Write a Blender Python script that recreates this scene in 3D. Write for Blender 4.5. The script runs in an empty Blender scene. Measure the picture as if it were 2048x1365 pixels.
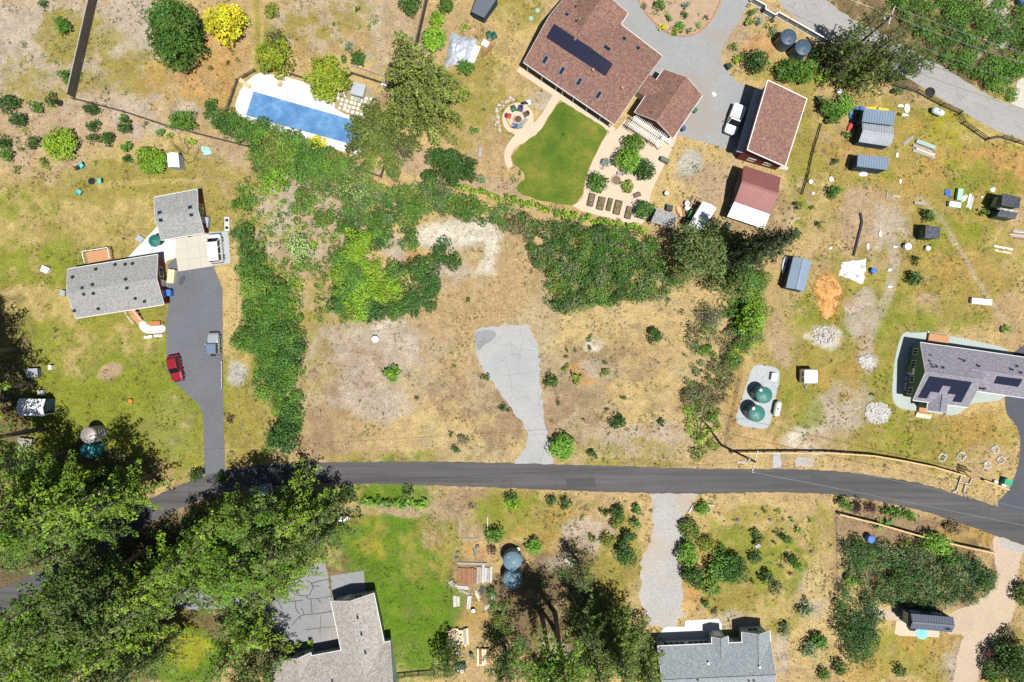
import bpy, math, random
import numpy as np
from mathutils import Vector
from mathutils.geometry import tessellate_polygon

# ------------------------------------------------------------------ camera, sky, sun, exposure
SC = bpy.context.scene
HC = 105.0            # flying height of the camera (m)
PXM = 13.04           # photo pixels per metre on the ground
cam_d = bpy.data.cameras.new('camera'); cam = bpy.data.objects.new('camera', cam_d)
SC.collection.objects.link(cam); SC.camera = cam
cam.location = (0, 0, HC); cam.rotation_euler = (0, 0, 0)
cam_d.sensor_width = 36.0; cam_d.lens = 36.0 * HC / (2048 / PXM)
cam_d.clip_start = 0.5; cam_d.clip_end = 3000

SUNV = Vector((0.2, -0.27, 1.0)).normalized()      # towards the sun
world = bpy.data.worlds.new('World'); SC.world = world; world.use_nodes = True
wn = world.node_tree; bg = wn.nodes['Background']
sky = wn.nodes.new('ShaderNodeTexSky'); sky.sky_type = 'NISHITA'; sky.sun_disc = False
sky.sun_elevation = math.asin(SUNV.z); sky.sun_rotation = math.atan2(SUNV.x, SUNV.y)
wn.links.new(sky.outputs[0], bg.inputs[0]); bg.inputs[1].default_value = 0.05
sd = bpy.data.lights.new('sun', 'SUN'); sun = bpy.data.objects.new('sun', sd); SC.collection.objects.link(sun)
sd.energy = 5.0; sd.angle = math.radians(0.55); sd.color = (1.0, 0.97, 0.925)
sun.location = (30, -40, 150); sun.rotation_euler = (-SUNV).to_track_quat('-Z', 'Y').to_euler()
SC.view_settings.view_transform = 'Standard'; SC.view_settings.look = 'None'
SC.view_settings.gamma = 1.0; SC.view_settings.use_curve_mapping = False
SC.view_settings.exposure = 0.24
SC.render.engine = 'CYCLES'
SC.cycles.max_bounces = 4; SC.cycles.diffuse_bounces = 1; SC.cycles.transparent_max_bounces = 6

rnd = random.Random(7)
RN = np.random.default_rng(11)
COL = SC.collection

# ------------------------------------------------------------------ pixel <-> place
def P(px, py, h=0.0):
    k = (1 - h / HC) / PXM
    return Vector(((px - 1024) * k, (682.5 - py) * k, h))
def on_plane(px, py, pl):
    o, n = pl
    d = P(px, py, 0) - Vector((0, 0, HC)); c = Vector((0, 0, HC))
    return c + d * ((o - c).dot(n) / d.dot(n))
def plane3(a, b, c):
    n = (b - a).cross(c - a).normalized()
    if n.z < 0: n = -n
    return (a, n)

# ------------------------------------------------------------------ materials
MATS = {}
def nodes(name):
    m = bpy.data.materials.new(name); m.use_nodes = True
    nt = m.node_tree; bs = nt.nodes['Principled BSDF']
    return m, nt, bs
def lnk(nt, a, b): nt.links.new(a, b)
def world_pos(nt):
    g = nt.nodes.new('ShaderNodeNewGeometry'); return g.outputs['Position']
def noise(nt, scale, detail=3, rough=0.55, vec=None):
    n = nt.nodes.new('ShaderNodeTexNoise'); n.inputs['Scale'].default_value = scale
    n.inputs['Detail'].default_value = detail; n.inputs['Roughness'].default_value = rough
    lnk(nt, vec if vec is not None else world_pos(nt), n.inputs['Vector']); return n.outputs[0]
def ramp(nt, fac, stops):
    r = nt.nodes.new('ShaderNodeValToRGB'); e = r.color_ramp.elements
    while len(e) < len(stops): e.new(0.5)
    for i, (p, c) in enumerate(stops): e[i].position = p; e[i].color = (*c, 1)
    lnk(nt, fac, r.inputs[0]); return r.outputs[0]
def mix(nt, fac, a, b, mode='MIX'):
    m = nt.nodes.new('ShaderNodeMix'); m.data_type = 'RGBA'; m.blend_type = mode
    for v, s in ((fac, 0), (a, 6), (b, 7)):
        if isinstance(v, (int, float)): m.inputs[s].default_value = v
        elif isinstance(v, tuple): m.inputs[s].default_value = (*v, 1)
        else: lnk(nt, v, m.inputs[s])
    return m.outputs[2]
def mth(nt, op, a, b=None, c=None, clamp=False):
    m = nt.nodes.new('ShaderNodeMath'); m.operation = op; m.use_clamp = clamp
    for i, v in enumerate((a, b, c)):
        if v is None: continue
        if isinstance(v, (int, float)): m.inputs[i].default_value = v
        else: lnk(nt, v, m.inputs[i])
    return m.outputs[0]
def bump(nt, bs, h, strength=0.3, dist=0.05):
    b = nt.nodes.new('ShaderNodeBump'); b.inputs['Strength'].default_value = strength
    b.inputs['Distance'].default_value = dist
    lnk(nt, h, b.inputs['Height']); lnk(nt, b.outputs[0], bs.inputs['Normal'])
def sc(c, f): return tuple(min(1.0, x * f) for x in c)

def M(name, col, var=0.18, scale=1.2, rough=0.8, metal=0.0, spec=0.4, fine=9.0):
    """painted / stony / wooden surface: colour with two scales of wear"""
    if name in MATS: return MATS[name]
    m, nt, bs = nodes(name)
    n1 = noise(nt, scale, 4); n2 = noise(nt, fine, 2)
    c1 = ramp(nt, n1, [(0.3, sc(col, 1 - var)), (0.7, sc(col, 1 + var))])
    c2 = mix(nt, 0.5, c1, ramp(nt, n2, [(0.3, sc(col, 1 - var)), (0.7, sc(col, 1 + var))]))
    lnk(nt, c2, bs.inputs['Base Color'])
    bs.inputs['Roughness'].default_value = rough; bs.inputs['Metallic'].default_value = metal
    bs.inputs['Specular IOR Level'].default_value = spec
    bump(nt, bs, n2, 0.12, 0.02)
    MATS[name] = m; return m

def shingle(name, stops, cell=3.2, fade=0.12):
    """asphalt shingles: every tab has its own tone, with weathering over the slope"""
    m, nt, bs = nodes(name)
    pos = world_pos(nt)
    v = nt.nodes.new('ShaderNodeTexVoronoi'); v.inputs['Scale'].default_value = cell
    lnk(nt, pos, v.inputs['Vector'])
    sep = nt.nodes.new('ShaderNodeSeparateColor'); lnk(nt, v.outputs['Color'], sep.inputs[0])
    f = mth(nt, 'ADD', mth(nt, 'MULTIPLY', sep.outputs[0], 0.7), mth(nt, 'MULTIPLY', noise(nt, 7.0, 3), 0.4))
    c = ramp(nt, f, stops)
    w = noise(nt, 0.35, 4)
    c = mix(nt, mth(nt, 'MULTIPLY', w, fade * 2), c, sc(stops[0][1], 0.8))
    lnk(nt, c, bs.inputs['Base Color']); bs.inputs['Roughness'].default_value = 0.92
    bs.inputs['Specular IOR Level'].default_value = 0.25
    bump(nt, bs, f, 0.5, 0.03)
    MATS[name] = m; return m

def asphalt(name, col, patch=0.25, crack=0.0, tint=None, crack_scale=0.35, streak=False, grain=0.0):
    m, nt, bs = nodes(name)
    a = noise(nt, 0.18, 5, 0.6); b = noise(nt, 2.2, 4); g = noise(nt, 14, 2)
    c = ramp(nt, a, [(0.3, sc(col, 1 - patch)), (0.7, sc(col, 1 + patch))])
    c = mix(nt, 0.35, c, ramp(nt, b, [(0.3, sc(col, 0.75)), (0.7, sc(col, 1.25))]))
    c = mix(nt, 0.25, c, ramp(nt, g, [(0.35, sc(col, 0.6)), (0.65, sc(col, 1.5))]))
    if streak:
        mp = nt.nodes.new('ShaderNodeMapping'); mp.inputs['Scale'].default_value = (0.03, 0.9, 1); lnk(nt, world_pos(nt), mp.inputs[0])
        c = mix(nt, 0.5, c, ramp(nt, noise(nt, 1.0, 4, 0.6, mp.outputs[0]), [(0.36, sc(col, 0.6)), (0.66, sc(col, 1.6))]))
    if grain:
        c = mix(nt, 1.0, c, ramp(nt, noise(nt, 9.0, 3, 0.7), [(0.34, sc((1, 1, 1), 1 - .35 * grain)), (0.66, (1 + .3 * grain,) * 3)]), 'MULTIPLY')
    if tint: c = mix(nt, ramp(nt, noise(nt, 0.12, 4), [(0.5, (0, 0, 0)), (0.72, (1, 1, 1))]), c, tint)
    if crack:
        v = nt.nodes.new('ShaderNodeTexVoronoi'); v.feature = 'DISTANCE_TO_EDGE'; v.inputs['Scale'].default_value = crack_scale
        pos = world_pos(nt)
        nn = nt.nodes.new('ShaderNodeTexNoise'); nn.inputs['Scale'].default_value = 0.8; nn.inputs['Detail'].default_value = 4
        lnk(nt, pos, nn.inputs['Vector'])
        va = nt.nodes.new('ShaderNodeVectorMath'); va.operation = 'MULTIPLY_ADD'
        lnk(nt, nn.outputs['Color'], va.inputs[0]); va.inputs[1].default_value = (1.6, 1.6, 0); lnk(nt, pos, va.inputs[2])
        lnk(nt, va.outputs[0], v.inputs['Vector'])
        k = ramp(nt, v.outputs[0], [(0.0, (1, 1, 1)), (0.03, (0, 0, 0))])
        k = mth(nt, 'MULTIPLY', k, mth(nt, 'MULTIPLY', ramp(nt, noise(nt, 0.3, 2), [(0.4, (0, 0, 0)), (0.6, (1, 1, 1))]), crack))
        c = mix(nt, k, c, sc(col, 0.35))
    lnk(nt, c, bs.inputs['Base Color']); bs.inputs['Roughness'].default_value = 0.9
    bs.inputs['Specular IOR Level'].default_value = 0.3
    bump(nt, bs, g, 0.35, 0.02)
    MATS[name] = m; return m

def leafmat(name, trans=0.10, gloss=0.5):
    m, nt, bs = nodes(name)
    at = nt.nodes.new('ShaderNodeAttribute'); at.attribute_name = 'Col'
    lnk(nt, at.outputs['Color'], bs.inputs['Base Color']); bs.inputs['Roughness'].default_value = gloss
    bs.inputs['Specular IOR Level'].default_value = 0.3
    t = nt.nodes.new('ShaderNodeBsdfTranslucent'); ms = nt.nodes.new('ShaderNodeMixShader')
    lnk(nt, mix(nt, 1.0, at.outputs['Color'], (1.0, 1.0, 0.45), 'MULTIPLY'), t.inputs[0])
    ms.inputs[0].default_value = trans
    lnk(nt, bs.outputs[0], ms.inputs[1]); lnk(nt, t.outputs[0], ms.inputs[2])
    lnk(nt, ms.outputs[0], nt.nodes['Material Output'].inputs[0])
    MATS[name] = m; return m

LEAF = leafmat('foliage'); GRASS = leafmat('grass_blades', 0.3, 0.8)
def glass(name, col=(0.02, 0.03, 0.045)):
    if name in MATS: return MATS[name]
    m, nt, bs = nodes(name)
    lnk(nt, ramp(nt, noise(nt, 0.8, 2), [(0.3, sc(col, 0.8)), (0.7, sc(col, 1.3))]), bs.inputs['Base Color'])
    bs.inputs['Roughness'].default_value = 0.12; bs.inputs['Specular IOR Level'].default_value = 0.6
    MATS[name] = m; return m

R_BROWN = shingle('brown_shingle', [(0.15, (0.125, 0.085, 0.085)), (0.5, (0.225, 0.118, 0.092)), (0.85, (0.31, 0.175, 0.12))], 5.5, .10)
R_GREY = shingle('grey_shingle', [(0.15, (0.20, 0.198, 0.195)), (0.5, (0.265, 0.262, 0.255)), (0.85, (0.345, 0.34, 0.325))], 7.0, .05)
R_LAV = shingle('lavender_shingle', [(0.15, (0.165, 0.158, 0.185)), (0.5, (0.215, 0.205, 0.235)), (0.85, (0.275, 0.26, 0.29))], 6.0, .03)
R_BEIGE = shingle('beige_shingle', [(0.15, (0.24, 0.22, 0.20)), (0.5, (0.33, 0.305, 0.275)), (0.85, (0.43, 0.395, 0.35))], 5.5, .05)
R_SLATE = shingle('bluegrey_shingle', [(0.15, (0.17, 0.19, 0.205)), (0.5, (0.235, 0.26, 0.275)), (0.85, (0.31, 0.335, 0.345))], 7.0, .05)
R_DARK = shingle('dark_shingle', [(0.15, (0.05, 0.055, 0.07)), (0.5, (0.075, 0.08, 0.10)), (0.85, (0.11, 0.115, 0.13))], 5.0, .05)
WHITE = M('white_paint', (0.74, 0.73, 0.70), 0.08, 0.9, 0.5)
WHITE2 = M('white_plastic', (0.78, 0.78, 0.78), 0.06, 1.5, 0.35)
REDWALL = M('barn_red_siding', (0.16, 0.035, 0.028), 0.2, 0.8)
TEALWALL = M('dark_teal_siding', (0.02, 0.05, 0.075), 0.2, 0.8)
GREENWALL = M('sage_green_siding', (0.10, 0.17, 0.085), 0.12, 0.8)
MINT = M('pale_mint_siding', (0.32, 0.42, 0.39), 0.12, 0.8)
CREAM = M('cream_siding', (0.62, 0.56, 0.45), 0.1, 0.8)
DKGREEN = M('dark_green_siding', (0.045, 0.085, 0.045), 0.2, 0.8)
BLUEMETAL = M('bluegrey_metal', (0.21, 0.275, 0.355), 0.12, 0.6, 0.65, 0.1)
STEEL = M('weathered_steel', (0.33, 0.355, 0.38), 0.22, 0.9, 0.75, 0.1)
REDMETAL = M('red_brown_metal', (0.25, 0.10, 0.09), 0.14, 0.5, 0.5, 0.1)
WHITEMETAL = M('white_metal', (0.76, 0.77, 0.77), 0.05, 0.5, 0.45)
TAR = M('tar_seam', (0.05, 0.05, 0.055), 0.2)
DKWOOD = M('dark_fence_wood', (0.075, 0.066, 0.058), 0.35, 1.5, 0.9)
GREYWOOD = M('weathered_grey_wood', (0.34, 0.31, 0.28), 0.3, 2.0, 0.9)
TANWOOD = M('fresh_tan_wood', (0.62, 0.42, 0.22), 0.15, 2.0, 0.85)
PALEWOOD = M('pale_lumber', (0.66, 0.53, 0.34), 0.18, 2.0, 0.85)
BROWNWOOD = M('brown_lumber', (0.26, 0.13, 0.065), 0.3, 2.0, 0.85)
DECKWOOD = M('orange_deck_wood', (0.48, 0.25, 0.12), 0.15, 2.0, 0.8)
BARK = M('bark', (0.17, 0.14, 0.115), 0.4, 2.5, 0.95)
POLEWOOD = M('pole_wood', (0.10, 0.085, 0.07), 0.3, 2.0, 0.9)
RUBBER = M('black_rubber', (0.018, 0.018, 0.02), 0.2, 2, 0.8)
BLACK = M('black_plastic', (0.02, 0.022, 0.026), 0.2, 2, 0.5)
CHROME = M('bright_metal', (0.6, 0.61, 0.63), 0.08, 2, 0.25, 0.8)
STONE = M('rough_stone', (0.44, 0.39, 0.34), 0.35, 1.6, 0.95)
STONE2 = M('white_stone', (0.47, 0.45, 0.415), 0.32, 1.6, 0.95)
SOIL = M('bed_soil', (0.20, 0.135, 0.085), 0.3, 1.5, 0.95)
GLASS = glass('window_glass'); SKYGLASS = glass('skylight_glass', (0.012, 0.025, 0.045))
PANEL = M('solar_cell', (0.016, 0.018, 0.04), 0.12, 2.0, 0.22, 0.0, 0.5)
CARGLASS = glass('car_glass', (0.012, 0.014, 0.016))

# ------------------------------------------------------------------ mesh builder
class MB:
    def __init__(s): s.v = []; s.f = []
    def add(s, vs, fs):
        o = len(s.v); s.v += [tuple(x) for x in vs]; s.f += [tuple(i + o for i in f) for f in fs]; return s
    def hexa(s, q, top):      # q: 4 lower points, top: 4 upper points
        return s.add(list(q) + list(top), [(3, 2, 1, 0), (4, 5, 6, 7), (0, 1, 5, 4), (1, 2, 6, 5), (2, 3, 7, 6), (3, 0, 4, 7)])
    def box(s, c, size, rz=0.0):
        cx, cy, cz = c; x, y, z = size[0] / 2, size[1] / 2, size[2]
        co, si = math.cos(rz), math.sin(rz)
        q = [(cx + a * co - b * si, cy + a * si + b * co) for a, b in ((-x, -y), (x, -y), (x, y), (-x, y))]
        return s.hexa([(a, b, cz) for a, b in q], [(a, b, cz + z) for a, b in q])
    def obox(s, o, u, v, n, su, sv, sn):   # box centred on o in the u,v plane, rising sn along n
        u, v, n = u.normalized() * su / 2, v.normalized() * sv / 2, n.normalized() * sn
        q = [o - u - v, o + u - v, o + u + v, o - u + v]
        return s.hexa(q, [p + n for p in q])
    def prism(s, poly, z0, z1):
        k = len(poly); tri = tessellate_polygon([[Vector((p[0], p[1], 0)) for p in poly]])
        vs = [(p[0], p[1], z0) for p in poly] + [(p[0], p[1], z1) for p in poly]
        ar = sum(poly[i][0] * poly[(i + 1) % k][1] - poly[(i + 1) % k][0] * poly[i][1] for i in range(k))
        fs = [tuple(i + k for i in t) for t in tri]
        fs = [t if ((vs[t[1]][0] - vs[t[0]][0]) * (vs[t[2]][1] - vs[t[0]][1]) - (vs[t[1]][1] - vs[t[0]][1]) * (vs[t[2]][0] - vs[t[0]][0])) > 0 else t[::-1] for t in fs]
        fs += [(i, (i + 1) % k, k + (i + 1) % k, k + i) if ar > 0 else (k + i, k + (i + 1) % k, (i + 1) % k, i) for i in range(k)]
        return s.add(vs, fs)
    def cyl(s, p0, p1, r0, r1=None, n=8, caps=True):
        r1 = r0 if r1 is None else r1
        p0, p1 = Vector(p0), Vector(p1); d = (p1 - p0).normalized()
        a = d.orthogonal().normalized(); b = d.cross(a)
        vs = []
        for p, r in ((p0, r0), (p1, r1)):
            vs += [p + (a * math.cos(2 * math.pi * i / n) + b * math.sin(2 * math.pi * i / n)) * r for i in range(n)]
        fs = [(i, (i + 1) % n, n + (i + 1) % n, n + i) for i in range(n)]
        if caps: fs += [tuple(range(n))[::-1], tuple(range(n, 2 * n))]
        return s.add(vs, fs)
    def lathe(s, prof, c, n=24):
        vs = []; fs = []
        for r, z in prof:
            vs += [(c[0] + r * math.cos(2 * math.pi * i / n), c[1] + r * math.sin(2 * math.pi * i / n), c[2] + z) for i in range(n)]
        for j in range(len(prof) - 1):
            fs += [(j * n + i, j * n + (i + 1) % n, (j + 1) * n + (i + 1) % n, (j + 1) * n + i) for i in range(n)]
        fs += [tuple(range(n))[::-1], tuple(range((len(prof) - 1) * n, len(prof) * n))]
        return s.add(vs, fs)
    def tube(s, pts, r, n=6):
        pts = [Vector(p) for p in pts]
        for a, b in zip(pts, pts[1:]): s.cyl(a, b, r, r, n)
        return s
    def loft(s, secs):        # closed sections with equal counts, capped
        n = len(secs[0]); vs = [p for q in secs for p in q]; fs = []
        for j in range(len(secs) - 1):
            fs += [(j * n + i, j * n + (i + 1) % n, (j + 1) * n + (i + 1) % n, (j + 1) * n + i) for i in range(n)]
        fs += [tuple(range(n))[::-1], tuple(range((len(secs) - 1) * n, len(secs) * n))]
        return s.add(vs, fs)
    def blob(s, c, r, seed=0, n=10, m=6, jag=0.22):
        rr = random.Random(seed); vs = []; fs = []
        for j in range(1, m):
            t = math.pi * j / m
            for i in range(n):
                p = 2 * math.pi * i / n; k = 1 + rr.uniform(-jag, jag)
                vs.append((c[0] + r[0] * k * math.sin(t) * math.cos(p), c[1] + r[1] * k * math.sin(t) * math.sin(p), c[2] + r[2] * math.cos(t)))
        vs += [(c[0], c[1], c[2] + r[2]), (c[0], c[1], c[2] - r[2])]; T = len(vs) - 2
        for j in range(m - 2):
            fs += [(j * n + i, (j + 1) * n + i, (j + 1) * n + (i + 1) % n, j * n + (i + 1) % n) for i in range(n)]
        fs += [(T, i, (i + 1) % n) for i in range(n)] + [(T + 1, (m - 2) * n + (i + 1) % n, (m - 2) * n + i) for i in range(n)]
        return s.add(vs, fs)
    def build(s, name, mat, parent=None, base=None, smooth=False):
        off = Vector((0, 0, 0))
        if parent is not None:
            p = parent
            while p.parent is not None: p = p.parent
            off = Vector(p.location)
        elif base is not None: off = Vector(base)
        me = bpy.data.meshes.new(name)
        me.from_pydata([(v[0] - off.x, v[1] - off.y, v[2] - off.z) for v in s.v], [], s.f); me.update()
        if smooth: me.polygons.foreach_set('use_smooth', [True] * len(me.polygons))
        me.materials.append(mat)
        o = bpy.data.objects.new(name, me); COL.objects.link(o)
        if parent is not None: o.parent = parent
        elif base is not None: o.location = off
        return o

USED = {}
def tag(o, label, cat, group=None):
    o['label'] = label; o['category'] = cat
    if group: o['group'] = group
    USED[label] = USED.get(label, 0) + 1
    return o
def thing(name, base, label, cat, group=None):
    o = bpy.data.objects.new(name, None); COL.objects.link(o); o.location = base; o.empty_display_size = 0.5
    return tag(o, label, cat, group)
def struct(o, kind='structure'): o['kind'] = kind; return o
def single(mb, name, mat, base, label, cat, group=None, smooth=False):
    return tag(mb.build(name, mat, None, base, smooth), label, cat, group)
def W2(pts, h=0.0): return [tuple(P(x, y, h)[:2]) for x, y in pts]
def smoothpoly(pts, it=2, closed=True):
    for _ in range(it):
        out = []; n = len(pts)
        for i in range(n if closed else n - 1):
            a, b = pts[i], pts[(i + 1) % n]
            out += [(a[0] * .75 + b[0] * .25, a[1] * .75 + b[1] * .25), (a[0] * .25 + b[0] * .75, a[1] * .25 + b[1] * .75)]
        pts = out if closed else [pts[0]] + out + [pts[-1]]
    return pts
def rough_edge(poly, amp=0.12, step=0.7, seed=3):
    rr = random.Random(seed); out = []; n = len(poly)
    for i in range(n):
        a, b = Vector(poly[i]), Vector(poly[(i + 1) % n]); L = (b - a).length; k = max(1, int(L / step))
        nn = Vector((-(b - a).y, (b - a).x)).normalized() if L > 0 else Vector((0, 0))
        for j in range(k): out.append(tuple(a + (b - a) * (j / k) + nn * rr.uniform(-amp, amp)))
    return out
def sheet(name, pts, mat, z=0.02, smooth=0, rough=0.0, seed=1, drop=0.3):
    poly = W2(pts)
    if smooth: poly = smoothpoly(poly, smooth)
    if rough: poly = rough_edge(poly, rough, 0.6, seed)
    return struct(MB().prism(poly, z - drop, z).build(name, mat))
def strip_poly(cl):        # cl: (px,py,halfwidth px)
    c = [Vector((x, y)) for x, y, _ in cl]; L = []; R = []
    for i, p in enumerate(c):
        d = (c[min(i + 1, len(c) - 1)] - c[max(i - 1, 0)]).normalized(); n = Vector((-d.y, d.x))
        L.append(tuple(p + n * cl[i][2])); R.append(tuple(p - n * cl[i][2]))
    return L + R[::-1]
# ------------------------------------------------------------------ ground: one sheet to the horizon
def vnoise(X, Y, scale, seed):
    g = np.random.default_rng(seed).random((64, 64))
    x = X / scale; y = Y / scale
    xi = np.floor(x).astype(int); yi = np.floor(y).astype(int); fx = x - xi; fy = y - yi
    fx = fx * fx * (3 - 2 * fx); fy = fy * fy * (3 - 2 * fy)
    a = g[xi % 64, yi % 64]; b = g[(xi + 1) % 64, yi % 64]; c = g[xi % 64, (yi + 1) % 64]; d = g[(xi + 1) % 64, (yi + 1) % 64]
    return (a * (1 - fx) + b * fx) * (1 - fy) + (c * (1 - fx) + d * fx) * fy
def fbm(X, Y, scale, seed, o=4):
    t = 0; w = 1; s = 0
    for k in range(o): t = t + w * vnoise(X, Y, scale / 2 ** k, seed + k); s += w; w *= 0.55
    return t / s
SOILC = dict(
    straw=(0.45, 0.335, 0.155), tan=(0.375, 0.265, 0.148), olive=(0.255, 0.222, 0.052), grass=(0.185, 0.215, 0.028),
    lawn=(0.092, 0.18, 0.014), chip=(0.39, 0.33, 0.275), orange=(0.42, 0.24, 0.095), white=(0.54, 0.50, 0.43),
    brown=(0.265, 0.185, 0.115), rust=(0.36, 0.235, 0.075), floor=(0.13, 0.098, 0.055), gravel=(0.38, 0.365, 0.335), pink=(0.38, 0.275, 0.185), ygrass=(0.28, 0.27, 0.025), lot=(0.375, 0.298, 0.188), dust=(0.43, 0.355, 0.24))
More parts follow.
